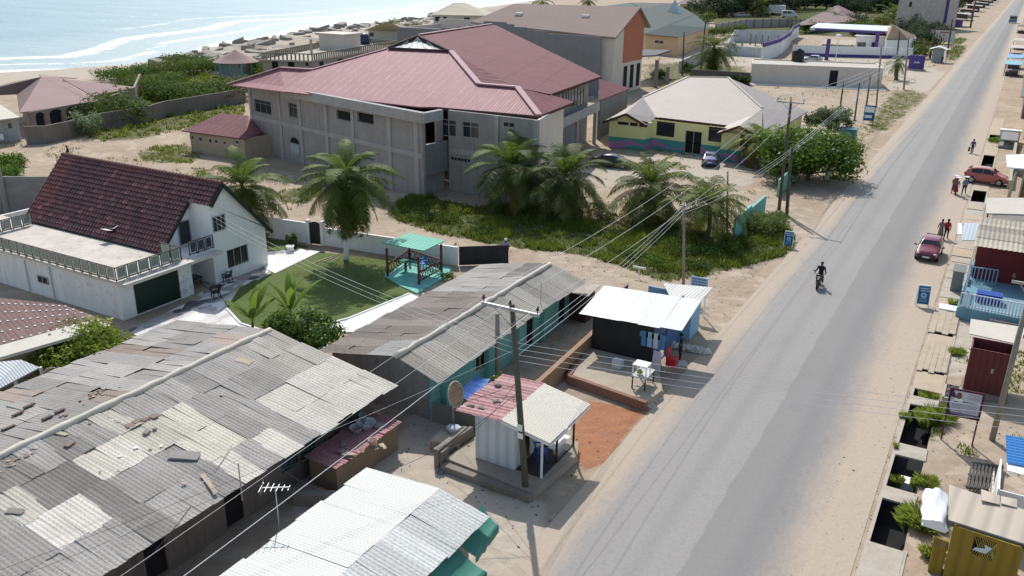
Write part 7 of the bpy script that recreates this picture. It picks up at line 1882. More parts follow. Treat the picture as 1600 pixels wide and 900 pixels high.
mb = MB(); mb.ball((bx - .1, by, 1.3), (.18, .16, .12), 8, 5, .2, rr); mb.build('food', mat('green_leaves_food', (.2, .33, .06), (.4, .42, .12), 6), dc)
junk(965, 575, .45, (.5, .4, .5), mat('pale_cool_box', (.5, .55, .58), (.45, .5, .53)), 'pale cool box in the back corner of the forecourt', 'cool_box', 'box')
junk(1060, 569, .45, (.9, .5, .1), mat('grey_bench_top', (.45, .48, .5), (.4, .43, .45)), 'small grey bench top beside the red chair', 'bench', 'bench')
mb = MB(); p = P(1045, 585, .45); mb.box(-13.75, -13.2, 41.2, 41.75, .45, .95); mb.box(-13.75, -13.68, 41.2, 41.75, .95, 1.5); solo(mb, 'red_plastic_chair', mat('red_plastic', (.5, .02, .03), (.42, .02, .03), 1, rough=.4), 'red plastic chair in front of the black walled shop', 'chair')
mb = MB(); mb.poly((-14.35, 40.6, .5), (-13.7, 40.3, .5), (-13.75, 40.4, 1.6), (-14.3, 40.7, 1.5)); solo(mb, 'hanging_banner', mat('pink_white_banner', (.55, .4, .45), (.6, .6, .65), 3), 'pink and white banner standing at the shop front', 'banner')
HANGM = [mat('blue_cloth', (.1, .25, .45), (.08, .2, .38)), mat('light_blue_shirt', (.35, .5, .65), (.3, .45, .6)), mat('white_shirt', (.6, .62, .65), (.55, .56, .6))]
for k in range(4):
 x = -15.3 + .35 * k; mb = MB(); mb.box(x, x + .28, 41.33, 41.37, 1.3, 2.2); mb.box(x - .1, x + .38, 41.322, 41.378, 1.85, 2.15); solo(mb, 'hanging_shirt', HANGM[k % 3], ['blue shirt hanging first on the black shop wall', 'light blue shirt hanging second on the black shop wall', 'white shirt hanging third on the black shop wall', 'blue shirt hanging last at the black shop corner'][k], 'shirt')
for k in range(9):
 p = P(1052 + 6.5 * k, 541 + 1.3 * k, .02); mb = MB(); mb.ball((p.x, p.y, .12), (.3, .35, .2), 7, 5, .25, rr); solo(mb, 'white_boulder', mat('whitewashed_stone', (.6, .58, .54), (.5, .48, .44), 2), 'whitewashed boulder in the row along the shop front', 'boulder', 'whitewashed boulders along the shop front')
for k in range(12):
 p = P(1012 + rr.uniform(-8, 14) + k * 1.2, 636 - k * 2.2 + rr.uniform(-3, 3)); mb = MB(); mb.ball((p.x, p.y, .05), (rr.uniform(.15, .4), rr.uniform(.15, .4), rr.uniform(.1, .22)), 7, 5, .3, rr); solo(mb, 'rubble_stone', mat('pale_rubble', (.46, .41, .33), (.38, .33, .27), 2, bump=.4), 'pale rubble stone at the roadside end of the brick wall', 'stone', 'rubble stones at the end of the brick wall')
def plastic_chair(loc, rz, m_, lab):
 t_ = thing('plastic_chair', loc, lab, 'chair', rz=rz); Mx = WM[t_.name]
 L = lambda *v: Mx @ V(*v)
 mb = MB(); mb.slab([L(-.24, -.22, .45), L(.24, -.22, .45), L(.24, .24, .45), L(-.24, .24, .45)], .04); mb.build('seat', m_, t_)
 mb = MB(); mb.slab([L(-.24, .2, .46), L(.24, .2, .46), L(.22, .34, .92), L(-.22, .34, .92)], .03); mb.build('backrest', m_, t_)
 for s_ in (-1, 1):
  mb = MB(); mb.bar(L(s_ * .28, -.2, .66), L(s_ * .27, .27, .68), .05); mb.bar(L(s_ * .28, -.2, .45), L(s_ * .28, -.2, .66), .05); mb.build('armrest', m_, t_)
  for y in (-.2, .22): mb = MB(); mb.bar(L(s_ * .22, y, .42), L(s_ * .26, y * 1.15, 0), .045); mb.build('leg', m_, t_)
BLK_P = mat('black_plastic', (.02, .02, .022), (.025, .025, .028), 1, rough=.4)
p = P(356, 441); plastic_chair(p, -1.2, BLK_P, 'black plastic armchair nearest the gable wall of the white house')
p = P(338, 466); plastic_chair(p, -.4, BLK_P, 'black plastic armchair on the patio near the lawn corner')
p = P(666, 418); plastic_chair(V(-35.1, 48.2, .1), -.5, mat('azure_plastic', (.03, .22, .6), (.03, .2, .55), 1, rough=.4), 'azure blue plastic chair inside the gazebo')
p = P(843, 712, PZ); plastic_chair(V(-15.2, 29.4, PZ + .02), 2.4, mat('royal_blue_plastic2', (.03, .1, .4), (.03, .09, .35), 1, rough=.4), 'royal blue plastic chair in the kiosk porch')
t_ = thing('gazebo_table', V(-35.9, 47.3, .1), 'small green topped table inside the gazebo', 'table')
mb = MB(); mb.box(-36.3, -35.5, 47.0, 47.6, .8, .85); mb.build('top', mat('green_table_top', (.05, .2, .15), (.04, .17, .13)), t_); mb = MB(); mb.bar((-35.9, 47.3, .1), (-35.9, 47.3, .8), .14); mb.build('leg', REDW, t_)
t_ = thing('patio_table', P(330, 455), 'low dark table in the recess under the balcony', 'table')
mb = MB(); mb.box(-47.2, -46.2, 36.8, 37.8, .55, .6); mb.build('top', BLK_P, t_)
for dx in (-47.1, -46.3):
 for dy in (36.9, 37.7): mb = MB(); mb.bar((dx, dy, .05), (dx, dy, .55), .05); mb.build('leg', BLK_P, t_)
p = P(454, 394); mb = MB(); mb.lathe((p.x, p.y, 0), [(0, 0), (.22, 0), (.3, .5), (.34, .52), (.28, .48), (0, .45)], 14); solo(mb, 'white_planter', WHITE, 'white plant pot by the path at the boundary wall', 'planter', smooth=True)
mb = MB(); rr = random.Random(5); q0 = P(500, 415); pts = [P(487, 414), P(500, 408), P(515, 403), P(530, 398), P(520, 404), P(505, 410), P(514, 412), P(530, 402)]
mb.tube([q + V(0, 0, .05) for q in pts], .03, 5); solo(mb, 'garden_hose', mat('pale_hose', (.62, .5, .4), (.58, .46, .36)), 'pale hose looped on the lawn near the gate', 'hose')
p = P(640, 200); 
p = P(1099, 235); mb = MB(); mb.lathe((p.x, p.y, 0), [(.6, 0), (.62, 1.5), (.4, 2.0), (.15, 2.3), (0, 2.3)], 12); solo(mb, 'red_banner_drum', mat('signal_red', (.45, .02, .03), (.4, .02, .03)), 'red rounded bin standing beside the yellow bungalow door', 'bin')
p = P(1134, 238); mb = MB(); mb.box(p.x - 1.4, p.x + 1.4, p.y, p.y + .15, .2, 1.9); solo(mb, 'blue_display', mat('mixed_blue_board', (.06, .25, .38), (.08, .32, .35), 1), 'blue painted board leaning on the yellow bungalow', 'board')
p = P(1323, 222); mb = MB(); mb.box(p.x - 1.0, p.x + 1.0, p.y - .8, p.y + .8, 0, 1.7); mb.box(p.x - 1.1, p.x + 1.1, p.y - .9, p.y + .9, 1.7, 1.8); solo(mb, 'teal_bin', mat('dull_teal_plastic', (.06, .20, .2), (.05, .17, .17), 1, rough=.5), 'dull teal skip bin on the verge near the broad tree', 'bin')
rr = random.Random(51)
ROCK = mat('brown_shelf_rock', (.33, .295, .255), (.20, .18, .155), .6, bump=.7)
for k in range(190):
 y = 126 + 210 * rr.random() ** 1.3; x = float(shore_x(y)) + rr.uniform(1, 34)
 a, b_, c_ = rr.uniform(.7, 3.2), rr.uniform(.6, 2.2), rr.uniform(.3, 1.0)
 mb = MB(); n_ = rr.randint(5, 7); an = rr.uniform(0, 6.28); tx, ty = rr.uniform(-.25, .3), rr.uniform(-.25, .25)
 ring = [(math.cos(2 * math.pi * i / n_) * a * rr.uniform(.7, 1.2), math.sin(2 * math.pi * i / n_) * b_ * rr.uniform(.7, 1.2)) for i in range(n_)]
 ring = [(p[0] * math.cos(an) - p[1] * math.sin(an), p[0] * math.sin(an) + p[1] * math.cos(an)) for p in ring]
 vs = [(x + p[0] * 1.15, y + p[1] * 1.15, -.9) for p in ring] + [(x + p[0], y + p[1], c_ + p[0] * tx + p[1] * ty + rr.uniform(-.12, .12)) for p in ring]
 mb.add(vs, [[i, (i + 1) % n_, n_ + (i + 1) % n_, n_ + i] for i in range(n_)] + [list(range(n_, 2 * n_))])
 solo(mb, 'beach_rock', ROCK, 'jagged brown rock on the rocky shelf by the surf', 'rock', 'rocks along the surf', origin=(x, y, -.3))
PALMLEAF = leafmat('coconut_leaf', (.092, .122, .032), (.06, .086, .022), .28, rough=.6)
TREELEAF = leafmat('broad_tree_leaf', (.07, .135, .025), (.05, .10, .018), .35, rough=.4)
LIMELEAF = leafmat('yellow_green_leaf', (.24, .28, .04), (.16, .205, .032), .4)
BUSHLEAF = leafmat('scrub_leaf', (.065, .10, .028), (.05, .078, .022), .3)
PALELEAF = leafmat('pale_grey_leaf', (.20, .24, .16), (.14, .18, .11), .3)
GRASSM = leafmat('grass_blades', (.10, .135, .03), (.075, .105, .022), .35, rough=.7)
BANANA = leafmat('banana_leaf', (.11, .19, .035), (.08, .15, .025), .4, rough=.6)
BARK = mat('grey_brown_bark', (.17, .14, .115), (.115, .095, .08), 3, bump=.5)
PALMBARK = mat('ringed_palm_bark', (.16, .13, .11), (.11, .09, .075), 4, bump=.5)
def palm_crown(mb, c, L, n, rnd, lo=-60, hi=82, wide=.078, step=.09, dead=.15, tint=(1, 1, 1)):
 c = Vector(c)
 for i in range(n):
  az = i * 2.39996 + rnd.uniform(-.25, .25)
  f = i / (n - 1)
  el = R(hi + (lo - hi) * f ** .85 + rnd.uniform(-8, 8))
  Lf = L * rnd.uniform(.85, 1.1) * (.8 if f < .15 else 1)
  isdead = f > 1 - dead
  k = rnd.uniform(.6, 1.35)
  base = (1.9 * k, 1.15 * k, .75 * k) if isdead else ((1.25 - .45 * f) * k * tint[0], (1.25 - .45 * f) * k * tint[1], (1.15 - .4 * f) * k * tint[2])  # top light painted in: upper fronds lighter, lower ones darker
  h = Vector((math.cos(az), math.sin(az), 0)); side = Vector((-math.sin(az), math.cos(az), 0))
  p = c.copy(); e = el; ns = int(Lf / step); twist = rnd.uniform(-.5, .5)
  bend = R(rnd.uniform(75, 105)) * (1 if el > 0 else .5)
  prev = None
  for s_ in range(ns + 1):
   t = s_ / ns
   d = h * math.cos(e) + Vector((0, 0, math.sin(e)))
   nrm = (Vector((0, 0, 1)) - d * d.z)
   nrm = nrm.normalized() if nrm.length > .1 else h
   if t > .1:
    ll = Lf * .25 * (math.sin(math.pi * min(1, .12 + t * .92)) ** .6) + .05
    for sg in (-1, 1):
     sd_ = (side * sg * math.cos(twist * .4) + d * .55 + nrm * (-.05 + .25 * (1 - t))).normalized()
     if rnd.random() < .1: continue
     l2 = ll * rnd.uniform(.75, 1.15)
     q1 = p + sd_ * l2 * .55 + Vector((0, 0, -.04 * l2)); q2 = p + sd_ * l2 * .95 + Vector((0, 0, -.42 * l2 - (.25 * l2 if isdead else 0)))
     w_ = d * wide * .5
     kk = rnd.uniform(.8, 1.25)
     mb.col = (base[0] * kk, base[1] * kk, base[2] * kk)
     mb.add([p - w_, p + w_, q1 + w_ * .9, q1 - w_ * .9, q2], [[0, 1, 2, 3], [3, 2, 4]])
   if prev is not None and s_ % 3 == 0:
    mb.col = (1.6 * k, 1.5 * k, 1.0 * k)
    w_ = side * (.035 * (1.15 - t) * L / 3 + .008)
    mb.add([prev - w_, prev + w_, p + w_, p - w_], [[0, 1, 2, 3]]); prev = p.copy()
   elif prev is None: prev = p.copy()
   p = p + d * step; e -= bend / ns * (.4 + 1.2 * t)
 mb.col = None
def palm(base, top, L, n, seed, lab, group='coconut palms', white=0, nuts=0, r=.17, **kw):
 rnd = random.Random(seed)
 base, top = Vector(base), Vector(top)
 t_ = thing('coconut_palm', base, lab, 'palm tree', group)
 bnd = Vector((rnd.uniform(-.2, .2), rnd.uniform(-.2, .2), 0))
 pts = [base.lerp(top, i / 8) + bnd * math.sin(math.pi * i / 8) for i in range(9)]
 rs = [r * (1.35 if i == 0 else 1.05 - .25 * i / 8) for i in range(9)]
 if white:
  mb = MB(); mb.tube(pts[:4], [x + .005 for x in rs[:4]], 10); mb.build('whitewashed_trunk', WHITE, t_, smooth=True); pts = pts[3:]; rs = rs[3:]
 mb = MB(); mb.tube(pts, rs, 10); mb.build('trunk', PALMBARK, t_, smooth=True)
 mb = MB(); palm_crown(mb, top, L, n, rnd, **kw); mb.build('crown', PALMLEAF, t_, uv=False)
 if nuts:
  mb = MB()
  for k in range(nuts): a = rnd.uniform(0, 6.28); mb.ball(top + Vector((.28 * math.cos(a), .28 * math.sin(a), -.3 - rnd.uniform(0, .3))), (.13, .13, .16), 7, 5)
  mb.build('coconut_cluster', mat('green_brown_coconut', (.16, .15, .04), (.12, .1, .03)), t_, smooth=True)
 return t_
def ptop(px, py, base): return RP(px, py, (V(0, 1, 0), base.y))
b_ = P(541, 406); palm(b_, ptop(541, 276, b_), 4.7, 54, 1, 'tall coconut palm with whitewashed trunk base standing on the lawn', None, 3, 8, lo=-88, dead=.1, hi=75)
b_ = P(392, 368); palm(b_, ptop(378, 292, b_), 5.0, 33, 2, 'wide coconut palm behind the gable of the white house', None, 0, 5, lo=-55, dead=.2)
b_ = P(806, 328); palm(b_, ptop(803, 262, b_), 5.5, 33, 3, 'leftmost of the row of coconut palms on the grassy lot', None, 0, 4, lo=-45, dead=.08)
b_ = P(880, 335); palm(b_, ptop(884, 276, b_), 5.3, 33, 4, 'second coconut palm of the row, right of the leftmost one', None, 0, 4, lo=-50, dead=.12)
b_ = P(1014, 345); palm(b_, ptop(1018, 292, b_), 5.1, 33, 5, 'third coconut palm of the row, in front of the yellow bungalow', None, 0, 4, lo=-50, dead=.22, tint=(1.15, 1.1, 1))
b_ = P(1104, 375); palm(b_, ptop(1108, 322, b_), 4.3, 30, 6, 'narrow upright coconut palm beside the turquoise wall', None, 0, 0, lo=-30, dead=.25, tint=(1.25, 1.15, .9))
b_ = P(1118, 118); palm(b_, ptop(1116, 74, b_), 6.4, 54, 7, 'far tall palm with a dark skirt of hanging fronds by the white ruins', None, 0, 0, lo=-88, dead=.1, wide=.1, step=.17, r=.3)
b_ = P(1200, 262); palm(b_, ptop(1190, 222, b_), 4.2, 30, 8, 'yellowish palm at the left side of the broad tree', None, 0, 0, lo=-50, dead=.35, tint=(1.6, 1.35, .9))
b_ = P(1400, 125); palm(b_, ptop(1403, 98, b_), 3.4, 24, 9, 'squat palm on the verge of the petrol forecourt', None, 0, 0, lo=-50, wide=.1, step=.17, r=.35)
for k, (px, py, ty, L) in enumerate(((1189, 26, 8, 8), (1395, 42, 22, 8), (1416, 44, 24, 7.5), (1384, 40, 27, 6), (1288, 40, 24, 6), (1305, 42, 27, 5), (612, 52, 40, 5), (708, 44, 36, 6), (650, 46, 41, 5), (846, 16, 2, 8), (918, 12, 0, 7), (1082, 36, 26, 6))):
 b_ = P(px, py)
 palm(b_, ptop(px + 1, ty, b_), L, 20, 20 + k, ['distant palm above the parked vehicles', 'distant palm left of the block tower', 'distant palm closest to the block tower', 'small distant palm near the brown roofed bungalow', 'distant palm in front of the brown roofed bungalow', 'smaller distant palm in front of the brown roofed bungalow', 'small palm beside the low beach house', 'small palm in front of the two storey beach house', 'tiny palm between the two beach houses', 'palm tip showing above the brown hall roof', 'dark palm tip above the right end of the brown hall roof', 'small palm between the green roof and the vehicles'][k], 'distant palms', wide=.3, step=.4, r=.3, lo=-50)
def leaves(mb, clumps, n, size, rnd, up=.25, shell=.55, var=.35, tint=(1, 1, 1)):
 tot = sum(r[0] * r[1] * r[2] for c, r in clumps)
 zmin = min(c[2] - r[2] for c, r in clumps); zmax = max(c[2] + r[2] for c, r in clumps)
 for c, r in clumps:
  m_ = max(4, int(n * r[0] * r[1] * r[2] / tot))
  kc = rnd.uniform(.75, 1.25)
  for _ in range(m_):
   u = rnd.uniform(-1, 1); a = rnd.uniform(0, 6.283); q = math.sqrt(1 - u * u)
   d = Vector((q * math.cos(a), q * math.sin(a), u))
   f = rnd.random() ** shell * rnd.uniform(.82, 1.1)
   p = Vector((c[0] + d.x * r[0] * f, c[1] + d.y * r[1] * f, c[2] + d.z * r[2] * f))
   if p.z < .02: continue
   nn = (d + Vector((0, 0, up)) + Vector((rnd.uniform(-1, 1), rnd.uniform(-1, 1), rnd.uniform(-1, 1))) * .9).normalized()
   x = nn.orthogonal().normalized(); y = nn.cross(x); b = rnd.uniform(0, 6.28)
   x, y = x * math.cos(b) + y * math.sin(b), y * math.cos(b) - x * math.sin(b)
   s_ = size * rnd.uniform(.6, 1.3)
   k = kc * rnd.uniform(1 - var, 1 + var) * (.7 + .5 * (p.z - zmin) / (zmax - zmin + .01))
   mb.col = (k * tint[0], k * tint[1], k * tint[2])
   mb.add([p - x * s_ * .5, p + y * s_ * .32, p + x * s_ * .55, p - y * s_ * .32], [[0, 1, 2, 3]])
 mb.col = None
def broad_tree(base, H, rad, n, leaf, m_, seed, lab, name='shade_tree', cat='tree', group=None, trunk_r=.2, nclump=14, flat=.55, tint=(1, 1, 1), z0=.35):
 rnd = random.Random(seed); base = Vector(base)
 t_ = thing(name, base, lab, cat, group)
 mb = MB(); clumps = []
 mb.tube([base, base + Vector((0, 0, H * z0)), base + Vector((rnd.uniform(-.3, .3), rnd.uniform(-.3, .3), H * .75))], [trunk_r * 1.3, trunk_r, trunk_r * .4], 8)
 for k in range(nclump):
  a = k * 2.4 + rnd.uniform(-.3, .3); d = rad * math.sqrt((k + .5) / nclump) * .78
  r = rad * rnd.uniform(.26, .42)
  c = (base.x + d * math.cos(a), base.y + d * math.sin(a), base.z + H * z0 + (H * (1 - z0) - r * flat) * rnd.uniform(.35, 1) * (1 - .35 * (d / rad) ** 2))
  clumps.append((c, (r, r, r * flat * rnd.uniform(.8, 1.3))))
  if k % 2 == 0: mb.tube([base + Vector((0, 0, H * z0 * .9)), Vector(c)], [trunk_r * .5, trunk_r * .12], 5)
 mb.build('trunk', BARK, t_, smooth=True)
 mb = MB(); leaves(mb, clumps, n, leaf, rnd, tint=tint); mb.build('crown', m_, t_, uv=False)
 return t_
def bush(base, rx, ry, H, n, leaf, m_, seed, lab, name='shrub', cat='shrub', group=None, tint=(1, 1, 1), ncl=7):
 rnd = random.Random(seed); base = Vector(base); cl = []
 for k in range(ncl):
  a = k * 2.4; d = math.sqrt((k + .3) / ncl) * .75
  r = rnd.uniform(.35, .55)
  cl.append(((base.x + rx * d * math.cos(a), base.y + ry * d * math.sin(a), base.z + H * rnd.uniform(.35, .62)), (rx * r, ry * r, H * rnd.uniform(.35, .5))))
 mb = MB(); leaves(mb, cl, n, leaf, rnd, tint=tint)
 b = mb
 b.v = [(p[0] - base.x, p[1] - base.y, p[2] - base.z) for p in b.v]
 o = b.build(name, m_, None, label=lab, cat=cat, group=group, uv=False); o.location = base
 return o
broad_tree(P(1262, 280), 6.0, 6.0, 16000, .34, TREELEAF, 3, 'broad dark green almond tree casting shade beside the road', trunk_r=.22, nclump=30, flat=.75, tint=(1.05, 1.0, .9), z0=.1)
broad_tree(P(1292, 215), 4.6, 3.2, 4500, .34, PALELEAF, 4, 'paler grey green tree behind the broad almond tree', trunk_r=.15, z0=.12, flat=.8)
broad_tree(V(-39.4, 24.6, 0), 3.5, 3.0, 9500, .19, LIMELEAF, 5, 'yellow green bushy tree beside the dish and grey roof', trunk_r=.12, nclump=18, z0=.25)
broad_tree(V(-31.4, 31.6, 0), 3.7, 2.5, 10000, .2, TREELEAF, 6, 'dense dark green tree between the lawn and the grey roof', trunk_r=.14, nclump=18, flat=.7, tint=(.75, .8, .8), z0=.2)
bush(P(315, 535), 1.0, .8, 1.0, 900, .13, PALELEAF, 7, 'grey green feathery bush on the stone paved yard')
bush(P(457, 388) + V(0, 0, 0), .7, .5, 1.3, 900, .15, BUSHLEAF, 8, 'dark bush with few blossoms against the white wall', tint=(.6, .65, .7))
bush(P(778, 605, 1.2) + V(0, 0, 0), .45, .5, .8, 450, .14, TREELEAF, 9, 'small bright green plant beside the blue sheet', tint=(1.4, 1.5, 1.2))
bush(P(820, 690, .42) + V(-.1, .2, -.0), .35, .3, .5, 200, .12, TREELEAF, 10, 'small potted green plant in the kiosk porch', name='potted_plant', cat='plant')
bush(P(700, 438), .9, .5, .7, 500, .12, TREELEAF, 19, 'low green plants at the foot of the gazebo')
def banana(base, H, n, seed, lab, lf=1.9):
 rnd = random.Random(seed); base = Vector(base); t_ = thing('banana_plant', base, lab, 'banana plant')
 mb = MB(); mb.tube([base, base + V(.05, 0, H * .5), base + V(.1, .05, H)], [.13, .11, .07], 9); mb.build('stem', mat('banana_stem', (.17, .15, .07), (.12, .1, .05), 3), t_, smooth=True)
 for k in range(n):
  a = k * 2.4 + rnd.uniform(-.3, .3); el = R(rnd.uniform(52, 82)) if k > 0 else R(86)
  h = V(math.cos(a), math.sin(a), 0); sd2 = V(-math.sin(a), math.cos(a), 0)
  p = base + V(.1, .05, H); L = lf * rnd.uniform(.8, 1.15); ns = 9; mb = MB(); vs = []
  kk = rnd.uniform(.8, 1.35); e = el
  for s_ in range(ns + 1):
   t = s_ / ns; w_ = .24 * math.sin(math.pi * min(1, max(0, (t - .12) / .88)) ** .8) + .02
   d = h * math.cos(e) + V(0, 0, math.sin(e)); up = sd2.cross(d) * (-1)
   jag = rnd.uniform(.85, 1.1)
   vs += [p - sd2 * w_ * jag + V(0, 0, -.25 * w_), p + V(0, 0, .03), p + sd2 * w_ * jag + V(0, 0, -.25 * w_)]
   p = p + d * (L / ns); e -= R(3 + 9 * t)
  mb.col = (kk * 1.1, kk, kk * .9)
  mb.add(vs, [[i * 3, i * 3 + 1, i * 3 + 4, i * 3 + 3] for i in range(ns)] + [[i * 3 + 1, i * 3 + 2, i * 3 + 5, i * 3 + 4] for i in range(ns)])
  mb.build('leaf', BANANA, t_, smooth=True, uv=False)
b_ = P(394, 547); banana(P(396, 545), 1.7, 8, 1, 'left banana plant with a pale upright centre leaf by the stone yard', 2.4)
banana(P(455, 530), 1.6, 8, 2, 'right banana plant leaning over the lawn edge', 2.5)
for k, (px, py) in enumerate(((349, 548), (368, 538), (386, 544))):
 p = P(px, py); mb = MB(); mb.tube([p, p + V(.05, 0, 1.0)], [.07, .06], 6); solo(mb, 'cut_stake', BARK, ['left', 'middle', 'right'][k] + ' short wooden stake at the far end of the grey roof', 'stake')
bush(P(1195, 362), 2.0, 2.6, 1.7, 4200, .17, PALELEAF, 11, 'rounded mound of dry olive weeds at the end of the turquoise wall', name='weed_mound', cat='weeds', tint=(.75, .72, .4), ncl=12)
rr = random.Random(8)
labs = ['dark leafy bush hiding the corner of the ruined bungalow', 'pale leaved bush in front of the curved compound wall', 'pale leaved bush beside the dark leafy bush']
bush(P(172, 192), 6.5, 5, 4.6, 4200, .38, BUSHLEAF, 21, labs[0], ncl=10)
bush(P(137, 212), 2.6, 2.2, 3.4, 1300, .32, PALELEAF, 22, labs[1]); bush(P(217, 178), 2.4, 2.2, 2.4, 500, .45, PALELEAF, 23, labs[2])
k = 0
for (px, py, rx, H) in ((178, 126, 6, 2.4), (200, 125, 6, 2.8), (222, 122, 7, 2.6), (245, 121, 6, 3), (268, 118, 7, 3.2), (290, 116, 7, 3.4), (312, 112, 6, 3), (335, 112, 5, 2.8), (285, 104, 6, 3), (300, 103, 5, 2.6),
      (215, 152, 6, 3.4), (235, 150, 6, 3.6), (255, 156, 6, 3.2), (280, 156, 7, 3), (305, 158, 7, 3), (330, 158, 7, 3.4), (352, 156, 6, 3.6), (374, 152, 6, 3.6), (240, 138, 6, 3), (262, 135, 5, 2.6), (395, 118, 5, 3), (408, 112, 4, 3)):
 bush(P(px, py), rx, rx * .8, H, 1700, .36, BUSHLEAF, 40 + k, 'round green scrub bush in the thicket between the bungalow and the beach', 'scrub_bush', 'bush', 'scrub bushes towards the beach', tint=(rr.uniform(.7, 1.25), rr.uniform(.8, 1.2), .9)); k += 1
for k, (px, py, r) in enumerate(((8, 280, 2.2), (20, 262, 2.0), (2, 262, 2.4))): bush(P(px, py), r, r, 1.6, 900, .25, TREELEAF, 70 + k, 'bright green weed clump inside the grey block walls', 'weed_clump', 'weeds', 'weed clumps inside the block walls', tint=(1.3, 1.35, .9))
for k, (px, py, r, H) in enumerate(((1020, 415, 1.6, 1.0), (1060, 395, 1.8, 1.1), (1100, 400, 1.6, 1.0), (1130, 392, 1.8, 1.2), (1160, 385, 1.5, 1.0), (1090, 420, 1.3, .8), (985, 400, 1.4, .7), (930, 330, 1.6, 1.0), (700, 345, 1.6, .9), (655, 345, 1.4, .8), (760, 365, 1.4, .8), (1215, 345, 1.2, .9), (1050, 345, 1.3, .9), (950, 345, 1.3, .8))):
 bush(P(px, py), r, r, H, 700, .16, BUSHLEAF, 90 + k, 'low leafy weed bush in the overgrown lot under the palms', 'weed_bush', 'bush', 'weed bushes in the overgrown lot', tint=(rr.uniform(.9, 1.5), rr.uniform(.95, 1.4), .85))
for k, (px, py, r, H, lab) in enumerate(((1462, 655, .7, .7, 'large bright green weed tuft spilling into the drain by the billboard'), (1452, 618, .28, .45, 'small yellowish weed tuft above the narrow drain pit'), (1441, 818, .7, .7, 'large bright green weed tuft in the drain beside the white tarpaulin'), (1455, 868, .3, .45, 'small weed tuft at the foot of the mustard shop'), (1446, 755, .42, .4, 'thin dry weed tuft beside the middle drain pit'), (1402, 745, .17, .3, 'small round weed on the drain kerb, nearer one'), (1404, 700, .16, .3, 'small round weed on the drain kerb, middle one'), (1414, 652, .2, .3, 'small round weed on the drain kerb, farther one'), (1495, 552, .4, .35, 'flat green weed patch left of the maroon kiosk'), (1492, 478, .25, .5, 'green weed at the corner of the blue platform'), (1500, 640, .35, .3, 'low weed left of the billboard leg'), (1470, 655, .4, .5, 'green weed under the billboard'), (1560, 490, .9, .3, 'dry weed strip below the low grey wall'))):
 p = P(px, py); rnd = random.Random(k); mb = MB()
 for _ in range(int(1300 * r + 150)):
  a = rnd.uniform(0, 6.28); d = r * math.sqrt(rnd.random()); q = V(d * math.cos(a), d * math.sin(a), 0); l_ = H * rnd.uniform(.5, 1.1) * (1.1 - .5 * d / r); ln = V(math.cos(a), math.sin(a), 0) * l_ * rnd.uniform(.3, 1.2)
  w_ = V(-math.sin(a + rnd.uniform(-1, 1)), math.cos(a), 0) * .012; kk = rnd.uniform(1.5, 3.8); mb.col = (kk * 1.25, kk * 1.05, kk * .9)
  z = -.5 if p.x + q.x < -.45 and p.x + q.x > -1.55 and py > 600 else 0
  mb.add([q - w_ + V(0, 0, z), q + w_ + V(0, 0, z), q + ln * .5 + V(0, 0, l_ * .7 + z * .5) + w_, q + ln + V(0, 0, l_ + z * .5)], [[0, 1, 2, 3]])
 o = mb.build('weed_tuft', GRASSM, None, label=lab, cat='weeds', uv=False); o.location = p
bush(P(1560, 223), 1.5, 2.0, .6, 900, .18, TREELEAF, 301, 'bright green weed bank by the drain beyond the parked hatchback', 'weed_bank', 'weeds', tint=(1.5, 1.5, 1))
rnd = random.Random(99); mb = MB()
def in_poly(poly, x, y):
 c = False; n = len(poly)
 for i in range(n):
  x0, y0 = poly[i][0], poly[i][1]; x1, y1 = poly[(i + 1) % n][0], poly[(i + 1) % n][1]
  if (y0 > y) != (y1 > y) and x < (x1 - x0) * (y - y0) / (y1 - y0) + x0: c = not c
 return c
from mathutils import noise as mnoise
def grass_fill(poly, dens, hgt_, w0, cmax, tint=(1, 1, 1)):
 xs = [p[0] for p in poly]; ys = [p[1] for p in poly]
 A = (max(xs) - min(xs)) * (max(ys) - min(ys)); n = min(int(A * dens), cmax)
 for _ in range(n):
  x = rnd.uniform(min(xs), max(xs)); y = rnd.uniform(min(ys), max(ys))
  if not in_poly(poly, x, y): continue
  nz = mnoise.noise(V(x * .35, y * .35, 0)) + .5 * mnoise.noise(V(x * 1.3, y * 1.3, 3))
  if nz < .02 and rnd.random() < .85: continue
  kk = rnd.uniform(.7, 1.5) * (1 + .35 * nz); dry = rnd.random() < .12
  for b in range(3):
   a = rnd.uniform(0, 6.28); h_ = hgt_ * rnd.uniform(.35, 1.3) * (.8 + 1.1 * max(0, nz)); ln = rnd.uniform(.2, .8) * h_
   ox, oy = rnd.uniform(-.12, .12), rnd.uniform(-.12, .12); c_, s_ = math.cos(a), math.sin(a)
   mb.col = (kk * tint[0] * 1.1, kk * tint[1], kk * .85) if not dry else (kk * 2.2, kk * 1.7, kk * 1.6)
   mb.add([(x + ox - s_ * w0, y + oy + c_ * w0, -.03), (x + ox + s_ * w0, y + oy - c_ * w0, -.03), (x + ox + c_ * ln, y + oy + s_ * ln, h_)], [[0, 1, 2]])
grass_fill(GRASS[0], 60, .36, .045, 80000, (1.2, 1.1, 1))
mb.build('overgrown_grass', GRASSM, None, kind='stuff', uv=False)['category'] = 'grass'
mb = MB()
for g_ in GRASS[1:3] + GRASS[12:14]: grass_fill(g_, 9, .25, .06, 6000, (1.7, 1.4, 1.1))
for g_ in GRASS[3:5]: grass_fill(g_, 4, .5, .12, 9000, (1.7, 1.45, 1.2))
